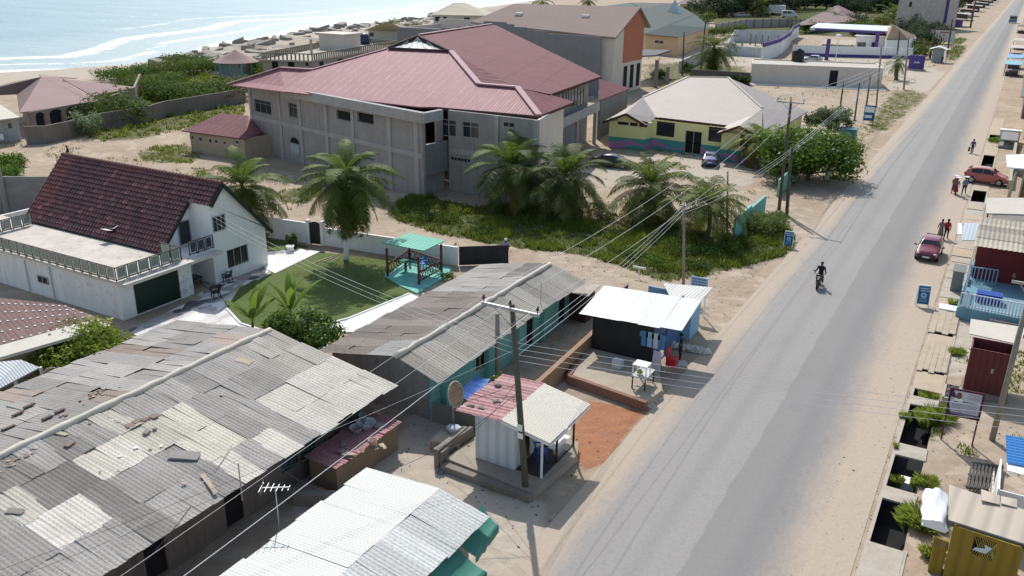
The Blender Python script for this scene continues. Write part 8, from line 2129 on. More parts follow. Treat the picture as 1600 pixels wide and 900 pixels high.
def sparse(poly, dens, thr, hgt_, tint):
 global rnd
 xs = [p[0] for p in poly]; ys = [p[1] for p in poly]
 for _ in range(int((max(xs) - min(xs)) * (max(ys) - min(ys)) * dens)):
  x = rnd.uniform(min(xs), max(xs)); y = rnd.uniform(min(ys), max(ys))
  if mnoise.noise(V(x * .16, y * .16, 7)) + .5 * mnoise.noise(V(x * .7, y * .7, 2)) < thr or not in_poly(poly, x, y): continue
  kk = rnd.uniform(.7, 1.6)
  for b in range(3):
   a = rnd.uniform(0, 6.28); h_ = hgt_ * rnd.uniform(.4, 1.2); c_, s_ = math.cos(a), math.sin(a); ox, oy = rnd.uniform(-.2, .2), rnd.uniform(-.2, .2)
   mb.col = (kk * tint[0], kk * tint[1], kk * tint[2]); mb.add([(x + ox - s_ * .05, y + oy + c_ * .05, -.03), (x + ox + s_ * .05, y + oy - c_ * .05, -.03), (x + ox + c_ * h_ * .8, y + oy + s_ * h_ * .8, h_)], [[0, 1, 2]])
sparse([(-120, 52), (-47, 50), (-18, 60), (-15, 140), (-60, 150), (-128, 110)], 2.2, .3, .28, (1.7, 1.4, 1.1))
sparse([(-58, 150), (-16, 150), (-17, 260), (-70, 300), (-120, 260)], .6, .22, .45, (1.5, 1.3, 1.1))
sparse([(-.2, 30), (5, 30), (5, 62), (-.2, 62)], 20, .32, .18, (1.9, 1.6, 1.1))
for g_ in GRASS[5:7]: grass_fill(g_, 7, .14, .06, 3000, (2.0, 1.6, 1.2))
for g_ in GRASS[7:9] + GRASS[9:12]: grass_fill(g_, 3, .3, .12, 3000, (1.3, 1.3, 1))
mb.build('rough_grass', GRASSM, None, kind='stuff', uv=False)['category'] = 'grass'
mb = MB()
for g_ in LAWN: grass_fill(g_, 90, .05, .03, 30000, (1.15, 1.2, 1))
mb.build('lawn_grass', GRASSM, None, kind='stuff', uv=False)['category'] = 'grass'
for k, (px, py, r, H) in enumerate(((1085, 122, 2.2, 2), (1100, 126, 2.6, 2.2), (1138, 130, 2.4, 2), (1158, 132, 2.2, 1.8), (1072, 110, 2, 2), (1030, 122, 2.2, 1.8), (1112, 60, 4, 4), (1130, 56, 4, 3.5), (1152, 52, 4, 3.5), (1250, 50, 5, 4), (1272, 52, 5, 4), (1330, 50, 5, 5), (1352, 52, 5, 5), (1372, 46, 6, 6), (1090, 44, 5, 5), (1105, 36, 5, 5), (1440, 92, 3.4, 4), (1432, 84, 3.6, 4.5), (1455, 76, 4, 5))):
 bush(P(px, py), r, r, H, 900, .2 + r * .07, BUSHLEAF, 400 + k, 'green shrub growing among the far walls and plots', 'far_shrub', 'shrub', 'shrubs among the far plots', tint=(rr.uniform(.7, 1.3), rr.uniform(.75, 1.2), .95))
rr = random.Random(61); k = 0
FARLEAF = leafmat('far_tree_leaf', (.055, .08, .05), (.04, .062, .04), .15)
for (px, py, r, H) in ((1098, 27, 9, 9), (1113, 25, 9, 11), (1128, 26, 10, 12), (1144, 24, 10, 13), (1160, 25, 10, 13), (1176, 23, 11, 14), (1192, 22, 11, 15), (1208, 21, 11, 15), (1224, 18, 12, 15), (1240, 16, 12, 15), (1257, 15, 12, 16), (1274, 14, 13, 16), (1291, 14, 13, 16), (1308, 14, 13, 16), (1325, 15, 13, 16), (1342, 16, 12, 16), (1359, 18, 12, 15), (1376, 19, 12, 15), (1392, 20, 11, 14), (1408, 16, 11, 13), (1220, 4, 15, 20), (1265, 2, 15, 20), (1310, 2, 15, 20), (1355, 3, 15, 20), (1400, 4, 14, 18), (1150, 12, 13, 17), (1185, 8, 14, 18), (1125, 18, 10, 10), (1150, 14, 11, 12), (1172, 20, 9, 9), (1215, 14, 13, 13), (1240, 12, 12, 14), (1262, 8, 13, 14), (1285, 8, 12, 13), (1310, 10, 13, 14), (1335, 20, 10, 10), (1352, 14, 12, 13), (1372, 10, 12, 13), (1395, 8, 12, 14), (1450, 60, 6, 7), (1438, 75, 5, 6), (1460, 68, 6, 7), (1478, 30, 7, 8), (1488, 18, 8, 9), (1500, 8, 9, 10), (1330, 42, 6, 6), (1440, 62, 6, 7), (1422, 55, 6, 7), (1515, 6, 9, 9), (1532, 0, 10, 9), (1346, 58, 4, 4), (1092, 10, 9, 9)):
 broad_tree(P(px, py), H, r, 1500, r * .11, FARLEAF, 200 + k, 'dense dark tree in the distant tree belt at the top of the view', 'distant_tree', 'tree', 'trees in the distant belt', trunk_r=.3, nclump=10, flat=.95, tint=(rr.uniform(.7, 1.2), rr.uniform(.75, 1.15), 1), z0=.05); k += 1
def paint(name, c, rough=.28):
 if name in MATS: return MATS[name]
 m, t, b = nt(name); tc = N(t, 'ShaderNodeTexCoord').outputs['Object']
 t.links.new(mixc(t, mth(t, 'MULTIPLY', ramp(t, noise(t, tc, 1.5, 5), .4, .8), .35), c, tuple(x * .7 + .06 for x in c)), b.inputs['Base Color'])
 b.inputs['Roughness'].default_value = rough; b.inputs['Coat Weight'].default_value = .6; b.inputs['Coat Roughness'].default_value = .08
 MATS[name] = m; return m
RUBBER = mat('tyre_rubber', (.018, .018, .018), (.03, .029, .028), 3, rough=.9)
RIMM = mat('alloy_rim', (.42, .43, .44), (.35, .36, .37), 2, rough=.35, metal=.5, bump=0)
LAMPG = mat('headlamp_glass', (.68, .70, .72), (.6, .62, .64), 1, rough=.1, bump=0)
TAILR = mat('tail_lamp_red', (.35, .015, .015), (.3, .01, .01), 1, rough=.2, bump=0)
PLATE = mat('number_plate_white', (.72, .72, .70), (.65, .65, .63), 1)
TRIMB = mat('black_trim', (.02, .02, .022), (.03, .03, .03), 1, rough=.5)
HATCH = [(-1.82, .66, .42, .72, .60, .78), (-1.72, .80, .24, .92, .60, 1.22), (-1.30, .83, .19, .95, .58, 1.45), (-.2, .84, .18, .94, .59, 1.50), (.40, .84, .18, .92, .58, 1.44), (.98, .83, .18, .90, .70, .95), (1.50, .80, .2, .80, .62, .86), (1.78, .74, .24, .66, .56, .72), (1.86, .62, .36, .54, .5, .58)]
SEDAN = [(-2.2, .66, .42, .76, .6, .82), (-2.1, .82, .25, .92, .68, .98), (-1.55, .86, .2, .96, .70, 1.02), (-.85, .87, .18, .95, .60, 1.40), (.1, .87, .18, .93, .60, 1.44), (.55, .87, .18, .91, .59, 1.38), (1.15, .86, .18, .88, .72, .93), (1.8, .83, .2, .80, .64, .84), (2.1, .76, .25, .66, .58, .72), (2.2, .64, .38, .55, .5, .6)]
VANS = [(-2.4, .84, .35, 1.0, .8, 1.9), (-2.3, .92, .25, 1.1, .82, 2.15), (-1.0, .93, .22, 1.1, .82, 2.2), (.9, .93, .22, 1.08, .8, 2.15), (1.35, .92, .22, 1.05, .76, 1.9), (1.95, .9, .22, 1.0, .74, 1.15), (2.35, .84, .28, .8, .66, .92), (2.45, .7, .4, .6, .55, .7)]
def car(name, prof, loc, rz, pm, lab, ws, rw, sw_=None, sub=1, scale=1, detail=True):
 """prof: stations (y, half width, sill z, shoulder z, half width at top, top z); ws/rw = station indices of the windscreen and rear window"""
 t_ = thing(name, loc, lab, 'car', None, rz); Mx = WM[t_.name] @ Matrix.Scale(scale, 4)
 L = lambda x, y, z: Mx @ V(x, y, z)
 mb = MB(); rings = []
 for (y, w_, zb, zs, wt, zt) in prof:
  half = [(w_ * .86, zb), (w_ * .98, zb + .12), (w_, (zb + zs) / 2), (w_ * .985, zs), (wt + (w_ - wt) * .12, zs + (zt - zs) * .88), (wt * .93, zt), (wt * .5, zt + .025)]
  ring = [(x, z) for x, z in half] + [(-x, z) for x, z in reversed(half)]
  rings.append([L(x, y, z) for x, z in ring])
 n_ = len(rings[0]); vs = [p for r in rings for p in r]
 fs = []
 for i in range(len(rings) - 1):
  for k in range(n_): fs.append([i * n_ + k, i * n_ + (k + 1) % n_, (i + 1) * n_ + (k + 1) % n_, (i + 1) * n_ + k])
 fs.append(list(range(n_))); fs.append([(len(rings) - 1) * n_ + k for k in reversed(range(n_))])
 mb.add(vs, fs); bo = mb.build('body', pm, t_, smooth=True)
 bo.modifiers.new('sub', 'SUBSURF').levels = 1; bo.modifiers['sub'].render_levels = 2
 sbev = bo.modifiers
 def sect(y):
  for a, b in zip(prof[:-1], prof[1:]):
   if a[0] <= y <= b[0]:
    f = (y - a[0]) / (b[0] - a[0]); return [a[i] + (b[i] - a[i]) * f for i in range(6)]
  return prof[-1]
 out = .012
 def sidept(y, f, s_):
  _, w_, zb, zs, wt, zt = sect(y); x = w_ * .985 + (wt + (w_ - wt) * .12 - w_ * .985) * f / .88; return L(s_ * (x + out - .01), y, zs + (zt - zs) * f)
 for (i0, i1, nm) in ((ws[0], ws[1], 'windscreen'), (rw[0], rw[1], 'rear_window')):
  a, b = prof[i0], prof[i1]; mb = MB(); up = .028
  def gp(f, s_):
   y = a[0] + (b[0] - a[0]) * f; wt = a[4] + (b[4] - a[4]) * f; zt = a[5] + (b[5] - a[5]) * f; return L(s_ * wt * .88, y, zt + up + .01)
  mb.poly(gp(.14, -1), gp(.14, 1), gp(.86, 1), gp(.86, -1)); mb.build(nm, GL, t_)
 ys_ = sw_
 for s_ in (-1, 1):
  for (y0, y1, f0a, f1a, f0b, f1b) in ys_:
   mb = MB(); mb.poly(sidept(y0, f0a, s_), sidept(y1, f0b, s_), sidept(y1, f1b, s_), sidept(y0, f1a, s_)); mb.build('side_window', GL, t_)
  mb = MB(); y = prof[ws[0]][0] - .25; mb.bar(L(s_ * .86, y, .95), L(s_ * 1.0, y, 1.0), .06); mb.ball(L(s_ * 1.0, y, 1.03), (.1 * scale, .08 * scale, .08 * scale), 7, 5); mb.build('wing_mirror', pm, t_, smooth=True)
 Lh = prof[-1][0]; Lb = prof[0][0]
 wy = (Lh - .72, Lb + .68)
 for y in wy:
  for s_ in (-1, 1):
   w_ = sect(y)[1]
   mb = MB(); n2 = 20
   def wp(r, x, i): return L(s_ * x, y + r * math.cos(2 * math.pi * i / n2), .31 + r * math.sin(2 * math.pi * i / n2))
   pr_ = [(.2, w_ - .17), (.29, w_ - .17), (.31, w_ - .13), (.31, w_ + .0), (.29, w_ + .02), (.2, w_ + .015)]
   vs = [wp(r, x, i) for r, x in pr_ for i in range(n2)]
   mb.add(vs, [[j * n2 + i, j * n2 + (i + 1) % n2, (j + 1) * n2 + (i + 1) % n2, (j + 1) * n2 + i] for j in range(5) for i in range(n2)]); tw_ = mb.build('wheel', RUBBER, t_, smooth=True)
   mb = MB(); vs = [wp(.2, w_ + .012, i) for i in range(n2)] + [wp(.06, w_ + .03, i) for i in range(n2)]; mb.add(vs, [[i, (i + 1) % n2, n2 + (i + 1) % n2, n2 + i] for i in range(n2)] + [[n2 + i for i in range(n2)]]); mb.build('rim', RIMM, tw_)
   mb = MB(); vs = [wp(.39, w_ * .985 + .006, i) for i in range(n2 // 2 + 1)] + [wp(.315, w_ * .985 + .006, i) for i in range(n2 // 2 + 1)]; h2 = n2 // 2 + 1; mb.add(vs, [[i, i + 1, h2 + i + 1, h2 + i] for i in range(h2 - 1)]); mb.build('wheel_arch', TRIMB, t_)
 f_ = prof[-2]; r_ = prof[1]
 for s_ in (-1, 1):
  mb = MB(); mb.ball(L(s_ * f_[1] * .78, f_[0] - .06, f_[3] - .02), (.17 * scale, .12 * scale, .085 * scale), 10, 6); mb.build('headlight', LAMPG, t_, smooth=True)
  mb = MB(); mb.ball(L(s_ * r_[1] * .86, r_[0] - .03, r_[3] - .06), (.12 * scale, .1 * scale, .13 * scale), 8, 6); mb.build('tail_light', TAILR, t_, smooth=True)
 mb = MB(); c4 = [L(-f_[1] * .8, Lh - .02, .36), L(f_[1] * .8, Lh - .02, .36)]; mb.bar(c4[0], c4[1], .1 * scale, .2 * scale); mb.build('front_bumper', TRIMB, t_)
 mb = MB(); mb.bar(L(-.45, Lh - .01, .56), L(.45, Lh - .01, .56), .05 * scale, .09 * scale); mb.build('grille', TRIMB, t_)
 for y, s_ in ((Lh + .04, 1), (Lb - .03, -1)):
  mb = MB(); mb.bar(L(-.25, y, .42 if s_ > 0 else .62), L(.25, y, .42 if s_ > 0 else .62), .02 * scale, .13 * scale); mb.build('number_plate', PLATE, t_)
 return t_
HW = [(-1.25, -.35, .12, .7, .1, .86), (-.28, .35, .1, .86, .1, .84), (.4, .78, .1, .82, .12, .35)]
SW_ = [(-1.1, -.75, .1, .5, .1, .84), (-.7, 0, .1, .86, .1, .86), (.06, .6, .1, .86, .1, .8), (.64, .95, .1, .72, .12, .35)]
car('maroon_hatchback', HATCH, V(-3.35, 71.6, .02), R(180 - 2), paint('maroon_car_paint', (.19, .012, .045)), 'dark pinkish red small hatchback facing the camera on the roadside', (5, 4), (1, 2), HW)
car('orange_red_hatchback', HATCH, V(-.7, 101.6, .02), R(-96), paint('orange_red_car_paint', (.42, .10, .085)), 'faded orange red hatchback parked across the drain on the right', (5, 4), (1, 2), HW, scale=1.12)
car('dark_sedan', SEDAN, V(-37.3, 87.6, .0), R(95 + 180), paint('near_black_car_paint', (.02, .024, .03)), 'nearly black sedan parked between the palms and the unfinished building', (6, 5), (2, 3), SW_)
car('pale_blue_sedan', SEDAN, V(-28.4, 95.0, 0), R(15), paint('grey_blue_car_paint', (.06, .085, .2)), 'grey blue sedan parked nose in before the yellow bungalow', (6, 5), (2, 3), SW_)
p = P(1270, 97); car('silver_car', HATCH, V(p.x, p.y, 0), R(80), paint('silver_car_paint', (.45, .46, .47)), 'silver car on the petrol forecourt behind the black tank', (5, 4), (1, 2), HW, scale=1.1)
p = P(1233, 28); VW = [(-2.1, -.9, .1, .8, .1, .8), (-.8, .3, .1, .8, .1, .8), (.4, 1.2, .1, .8, .1, .7)]
car('white_van', VANS, V(p.x, p.y, 0), R(-70), paint('white_van_paint', (.62, .64, .66)), 'white minivan parked right of the box truck beyond the compound wall', (5, 4), (0, 1), VW, scale=1.5)
for k, (px, py, c_) in enumerate(((1080 + 55, 22, (.5, .52, .54)), (1150, 24, (.4, .42, .44)), (1158, 27, (.35, .37, .4)))):
 p = P(px, py); car('parked_van', VANS if k == 0 else SEDAN, V(p.x, p.y, 0), R(-75), paint('far_car_paint_%d' % k, c_), ['pale long van at the left of the vehicles beyond the compound wall', 'grey car beside the pale long van beyond the compound wall', 'darker car half hidden by the compound wall'][k], (5, 4) if k == 0 else (6, 5), (0, 1) if k == 0 else (2, 3), VW if k == 0 else SW_, scale=1.5)
p = P(1211, 24); t_ = thing('box_truck', V(p.x, p.y, 0), 'white box truck beside the distant palm', 'truck')
mb = MB(); mb.box(p.x - 3, p.x + 4.2, p.y - 1.5, p.y + 1.5, 1.1, 4.6); mb.build('cargo_box', WHITE, t_); mb = MB(); mb.box(p.x - 5.2, p.x - 3.1, p.y - 1.35, p.y + 1.35, .8, 3.2); mb.build('cab', paint('white_van_paint', (.62, .64, .66)), t_)
for dx in (-4.2, -1, 3):
 for s_ in (-1.3, 1.3): mb = MB(); mb.tube([(p.x + dx, p.y + s_ - .15, .6), (p.x + dx, p.y + s_ + .15, .6)], .6, 14); mb.build('wheel', RUBBER, t_)
mb = MB(); mb.box(p.x - 5.22, p.x - 5.19, p.y - 1.1, p.y + 1.1, 2, 3); mb.build('windscreen', GL, t_)
p = P(1582, 36); t_ = thing('blue_tricycle', V(p.x, p.y, .02), 'small blue three wheeled taxi far up the road', 'tricycle')
mb = MB(); 
mb.prism([(p.x - 1.5, p.y - 2.2), (p.x + 1.5, p.y - 2.2), (p.x + 1.5, p.y + 1.6), (p.x + .9, p.y + 2.6), (p.x - .9, p.y + 2.6), (p.x - 1.5, p.y + 1.6)], .5, 1.7); mb.build('body', paint('taxi_blue', (.05, .12, .3)), t_)
mb = MB(); mb.slab([V(p.x - 1.5, p.y - 2.2, 3.1), V(p.x + 1.5, p.y - 2.2, 3.1), V(p.x + 1.3, p.y + 2, 3.0), V(p.x - 1.3, p.y + 2, 3.0)], .2); mb.build('roof', paint('taxi_roof', (.04, .09, .22)), t_)
for dx in (-1.3, 1.3):
 for dy in (-2.0, 1.6): mb = MB(); mb.bar((p.x + dx, p.y + dy, 1.6), (p.x + dx * .95, p.y + dy, 2.95), .12); mb.build('pillar', TRIMB, t_)
mb = MB(); mb.box(p.x - 1.2, p.x + 1.2, p.y - 2.26, p.y - 2.21, 1.75, 2.8); mb.build('rear_window', GL, t_)
for dx, dy in ((-1.2, -1.4), (1.2, -1.4), (0, 2.2)): mb = MB(); mb.tube([(p.x + dx - .12, p.y + dy, .45), (p.x + dx + .12, p.y + dy, .45)], .45, 14); mb.build('wheel', RUBBER, t_)
p = P(1413, 6); car('far_grey_car', SEDAN, V(-25, 470, 0), R(10), paint('far_car_paint_1', (.4, .42, .44)), 'grey car at the roadside near the very top of the view', (6, 5), (2, 3), SW_, scale=1.8)
bk = thing('motorbike', V(-9.3, 59.8, .02), 'dark motorbike carrying a rider towards the camera in the left lane', 'motorbike', None, R(182)); Mx = WM[bk.name] @ Matrix.Scale(1.03, 4)
L = lambda x, y, z: Mx @ V(x, y, z)
def mwheel(y):
 mb = MB(); n1, n2 = 22, 8; vs = []
 for i in range(n1):
  a = 2 * math.pi * i / n1
  for k in range(n2): b = 2 * math.pi * k / n2; rr_ = .26 + .05 * math.cos(b); vs.append(L(.06 * math.sin(b), y + rr_ * math.cos(a), .31 + rr_ * math.sin(a)))
 mb.add(vs, [[i * n2 + k, i * n2 + (k + 1) % n2, ((i + 1) % n1) * n2 + (k + 1) % n2, ((i + 1) % n1) * n2 + k] for i in range(n1) for k in range(n2)]); w_ = mb.build('wheel', RUBBER, bk, smooth=True)
 mb = MB()
 for i in range(8): a = math.pi * i / 8; mb.bar(L(0, y - .22 * math.cos(a), .31 - .22 * math.sin(a)), L(0, y + .22 * math.cos(a), .31 + .22 * math.sin(a)), .015)
 mb.tube([L(-.08, y, .31), L(.08, y, .31)], .05, 8); mb.build('rim', RIMM, w_)
mwheel(.64); mwheel(-.62)
CHR = mat('chromed_steel', (.55, .56, .57), (.5, .5, .52), 1, rough=.2, metal=.8, bump=0)
mb = MB()
for s_ in (-1, 1): mb.tube([L(s_ * .1, .64, .31), L(s_ * .1, .42, .92)], .025, 6); mb.tube([L(s_ * .1, -.62, .31), L(s_ * .1, -.1, .4), L(s_ * .1, .2, .5)], .02, 6)
mb.tube([L(0, .42, .9), L(0, 0, .72), L(0, -.6, .76)], .03, 6); mb.tube([L(0, .38, .8), L(0, .15, .35), L(0, -.1, .35)], .025, 6); mb.build('frame', TRIMB, bk)
mb = MB(); mb.ball(L(0, .18, .82), (.19, .3, .15), 12, 8); mb.ball(L(0, .45, .92), (.2, .13, .17), 10, 7); mb.build('fuel_tank', paint('bike_black', (.025, .025, .03)), bk, smooth=True)
mb = MB(); mb.ball(L(0, -.33, .8), (.14, .42, .07), 12, 6); mb.build('seat', TRIMB, bk, smooth=True)
mb = MB(); mb.ball(L(0, .06, .42), (.15, .18, .16), 9, 6); mb.tube([L(.14, .1, .3), L(.16, -.3, .3), L(.17, -.75, .36)], .045, 8); mb.build('engine', CHR, bk, smooth=True)
mb = MB(); mb.tube([L(-.38, .25, 1.05), L(-.2, .36, 1.0), L(0, .4, .98), L(.2, .36, 1.0), L(.38, .25, 1.05)], .018, 6); mb.build('handlebar', CHR, bk)
for s_ in (-1, 1):
 mb = MB(); mb.tube([L(s_ * .3, .3, 1.04), L(s_ * .36, .34, 1.22)], .01, 5); mb.ball(L(s_ * .37, .35, 1.25), (.07, .02, .045), 8, 5); mb.build('mirror', TRIMB, bk)
 mb = MB(); mb.ball(L(s_ * .2, .5, .85), (.035, .035, .035), 6, 5); mb.build('indicator', mat('amber_lens', (.6, .3, .08), (.5, .25, .06), 1), bk)
mb = MB(); mb.ball(L(0, .53, .88), (.1, .08, .1), 10, 7); mb.build('headlight', LAMPG, bk, smooth=True)
mb = MB(); mb.bar(L(-.2, .56, .6), L(-.2, .6, .62), .02); mb.poly(L(-.06, .36, .64), L(.06, .36, .64), L(.06, .7, .66), L(-.06, .7, .66)); mb.poly(L(-.06, .7, .66), L(.06, .7, .66), L(.06, .98, .46), L(-.06, .98, .46)); mb.build('mudguard', TRIMB, bk)
mb = MB(); mb.tube([L(-.13, .1, .26), L(-.3, .1, .26)], .02, 5); mb.tube([L(.13, .1, .26), L(.3, .1, .26)], .02, 5); mb.build('footrest', CHR, bk)
SKIN = mat('dark_brown_skin', (.13, .072, .05), (.11, .06, .042), 3, rough=.6, bump=0)
HAIR = mat('black_hair', (.012, .011, .011), (.018, .016, .016), 8, rough=.8)
SHOE = mat('dark_sandal', (.03, .025, .022), (.045, .04, .035), 3)
def human(loc, rz, top, bottom, pose='walk', h_=1.7, parent_label='', sleeves=True, trousers=1.0, hair=True, phase=1, extra=None, longhair=False, stoop=0):
 t_name = 'person'
 S_ = h_ / 1.72
 Vt = {}; E_ = []; seg = {}
 def j(n, p, r): Vt[n] = (Vector(p), r)
 ph = phase
 j('pelvis', (0, 0, .94), (.14, .10)); j('belly', (0, .01, 1.08), (.135, .10)); j('chest', (0, .0 + stoop * .1, 1.28), (.155, .105)); j('neckb', (0, -.01 + stoop * .16, 1.45), (.065, .06)); j('neck', (0, .01 + stoop * .2, 1.51), (.052, .052))
 hx = stoop * .24
 j('jaw', (0, .03 + hx, 1.57), (.068, .075)); j('head', (0, .02 + hx, 1.645), (.082, .098)); j('crownv', (0, .005 + hx, 1.715), (.06, .07)); j('nose', (0, .128 + hx, 1.625), (.014, .014)); j('earL', (-.092, .02 + hx, 1.63), (.014, .02)); j('earR', (.092, .02 + hx, 1.63), (.014, .02)); j('chin', (0, .085 + hx, 1.56), (.03, .025))
 legs = {}
 for s_, sd_ in ((-1, 'L'), (1, 'R')):
  if pose == 'walk': a = .16 * s_ * ph; kn = (s_ * .095, a * .9 + .05, .5); an = (s_ * .09, a * 1.6 - (.14 if a < 0 else 0), .09 + (.06 if a < 0 else 0)); toe = (s_ * .1, an[1] + .15, .03 + (.0 if a > 0 else .0))
  elif pose == 'ride': kn = (s_ * .2, .42, .86); an = (s_ * .2, .12, .42); toe = (s_ * .22, .28, .34)
  else: kn = (s_ * .1, .02, .5); an = (s_ * .1, 0, .085); toe = (s_ * .12, .14, .03)
  hipz = .9
  j('hip' + sd_, (s_ * .09, 0, hipz), (.095, .10)); j('knee' + sd_, kn, (.058, .06)); j('calf' + sd_, tuple(Vector(kn).lerp(Vector(an), .35) + Vector((0, -.02, 0))), (.054, .058)); j('ank' + sd_, an, (.036, .04)); j('heel' + sd_, (an[0], an[1] - .045, an[2] - .04), (.032, .03)); j('toe' + sd_, toe, (.04, .025))
  sh = (s_ * .185, -.01 + stoop * .13, 1.40)
  if pose == 'ride': el = (s_ * .3, .2, 1.16); wr = (s_ * .34, .42, 1.12)
  elif pose == 'load': el = (s_ * .26, .05, 1.62); wr = (s_ * .14, .06, 1.84)
  else: sw = -.14 * s_ * ph if pose == 'walk' else .03; el = (s_ * .245, sw * .6 - .02, 1.14); wr = (s_ * .255, sw * 1.5 + .07, .91)
  j('sho' + sd_, sh, (.062, .06)); j('elb' + sd_, el, (.042, .042)); j('fore' + sd_, tuple(Vector(el).lerp(Vector(wr), .3)), (.04, .04)); j('wri' + sd_, wr, (.026, .028))
  d = (Vector(wr) - Vector(el)).normalized(); palm = Vector(wr) + d * .06; j('palm' + sd_, palm, (.026, .036))
  fwd = Vector((0, 1, 0)); fwd = (fwd - d * fwd.dot(d)).normalized(); inw = Vector((-s_, 0, 0))
  E_ += [('pelvis', 'hip' + sd_), ('hip' + sd_, 'knee' + sd_), ('knee' + sd_, 'calf' + sd_), ('calf' + sd_, 'ank' + sd_), ('ank' + sd_, 'heel' + sd_), ('ank' + sd_, 'toe' + sd_), ('chest', 'sho' + sd_), ('sho' + sd_, 'elb' + sd_), ('elb' + sd_, 'fore' + sd_), ('fore' + sd_, 'wri' + sd_), ('wri' + sd_, 'palm' + sd_)]
  for k, ln in enumerate((.075, .085, .08, .062)):
   o_ = palm + fwd * (.027 - .018 * k) + d * .02; m1 = o_ + d * ln * .55 + inw * .008; m2 = o_ + d * ln * .95 + inw * .028
   j('f%d%s' % (k, sd_), o_ + d * .012, (.0095, .0095)); j('g%d%s' % (k, sd_), m1, (.009, .009)); j('h%d%s' % (k, sd_), m2, (.0075, .0075)); E_ += [('palm' + sd_, 'f%d%s' % (k, sd_)), ('f%d%s' % (k, sd_), 'g%d%s' % (k, sd_)), ('g%d%s' % (k, sd_), 'h%d%s' % (k, sd_))]
  j('t0' + sd_, Vector(wr) + d * .03 + fwd * .035, (.012, .012)); j('t1' + sd_, Vector(wr) + d * .075 + fwd * .055 + inw * .01, (.009, .009)); E_ += [('wri' + sd_, 't0' + sd_), ('t0' + sd_, 't1' + sd_)]
 E_ += [('pelvis', 'belly'), ('belly', 'chest'), ('chest', 'neckb'), ('neckb', 'neck'), ('neck', 'jaw'), ('jaw', 'head'), ('head', 'crownv'), ('head', 'nose'), ('head', 'earL'), ('head', 'earR'), ('jaw', 'chin')]
 names = list(Vt); idx = {n: i for i, n in enumerate(names)}
 me = bpy.data.meshes.new('person'); me.from_pydata([tuple(Vt[n][0] * S_) for n in names], [(idx[a], idx[b]) for a, b in E_], [])
 tmp = bpy.data.objects.new('tmp_person', me); COL.objects.link(tmp)
 sk = tmp.modifiers.new('s', 'SKIN'); sk.use_smooth_shade = True
 for n in names: 
  v = me.skin_vertices[0].data[idx[n]]; r = Vt[n][1]; q_ = 1.0 if n[0] in 'fght' and n[1:2].isdigit() else 1.16; v.radius = (r[0] * S_ * q_, r[1] * S_ * q_); v.use_root = (n == 'pelvis')
 tmp.modifiers.new('d', 'SUBSURF').levels = 1
 dg = bpy.context.evaluated_depsgraph_get(); dg.update()
 fm = bpy.data.meshes.new_from_object(tmp.evaluated_get(dg)); bpy.data.objects.remove(tmp); bpy.data.meshes.remove(me)
 fm.name = 'person'
 for m_ in (SKIN, top, bottom, SHOE): fm.materials.append(m_)
 segs = []
 for a, b in E_:
  k = 0
  if a in ('pelvis',) and b == 'belly': k = 1
  elif a in ('belly', 'chest') and b != 'neckb': k = 1
  elif a == 'chest' and b == 'neckb': k = 1
  elif a == 'pelvis' or a.startswith('hip'): k = 2
  elif a.startswith('knee') or a.startswith('calf'): k = 2 if trousers > .8 else 0
  elif a.startswith('ank'): k = 3
  elif a.startswith('sho'): k = 1
  elif a.startswith('elb') or a.startswith('fore'): k = 1 if sleeves == 2 else 0
  segs.append((Vt[a][0] * S_, Vt[b][0] * S_, k, a))
 mi = []
 for p in fm.polygons:
  c = p.center; best = None
  for a, b, k, nm in segs:
   ab = b - a; t = max(0, min(1, (c - a).dot(ab) / ab.length_squared)); d = (c - a - ab * t).length
   if nm.startswith('hip') and trousers <= .6 and t > .75: kk = 0
   elif nm.startswith('sho') and not sleeves: kk = 0
   elif nm.startswith('sho') and sleeves == 1 and t > .7: kk = 0
   else: kk = k
   if best is None or d < best[0]: best = (d, kk)
  mi.append(best[1])
 fm.polygons.foreach_set('material_index', mi); fm.polygons.foreach_set('use_smooth', [True] * len(mi))
 o = bpy.data.objects.new('person', fm); COL.objects.link(o); o.location = loc; o.rotation_euler = (0, 0, rz)
 WM[o.name] = Matrix.Translation(loc) @ Matrix.Rotation(rz, 4, 'Z'); tag(o, parent_label, 'person')
 Mx = WM[o.name]
 hc = Vector((0, .02 + hx, 1.655)) * S_
 if hair:
  mb = MB(); n1, n2 = 12, 6; vs = []
  for jx in range(n2 + 1):
   th = math.pi * .56 * jx / n2
   for i in range(n1):
    a = 2 * math.pi * i / n1; fr = math.sin(a)
    tt = th * (1 - .28 * max(0, fr)) if jx > 2 else th
    if longhair and fr < .3: tt = th * (1 + .35 * (1 - fr) / 2)
    vs.append(Mx @ (hc + Vector((.104 * math.sin(tt) * math.cos(a), .122 * math.sin(tt) * fr - .005, .118 * math.cos(tt))) * S_))
  mb.add(vs, [[jx * n1 + i, (jx + 1) * n1 + i, (jx + 1) * n1 + (i + 1) % n1, jx * n1 + (i + 1) % n1] for jx in range(n2) for i in range(n1)]); mb.build('hair', HAIR, o, smooth=True)
 mb = MB()
 for s_ in (-1, 1): mb.ball(Mx @ (hc + Vector((s_ * .036, .108, -.012)) * S_), .013 * S_, 6, 4)
 mb.build('eye', mat('eye_dark', (.02, .018, .016), (.03, .028, .026)), o)
 mb = MB(); mb.ball(Mx @ (hc + Vector((0, .103, -.072)) * S_), (.028 * S_, .02 * S_, .009 * S_), 8, 4); mb.build('mouth', mat('lip_brown', (.1, .04, .035), (.09, .035, .03)), o)
 return o
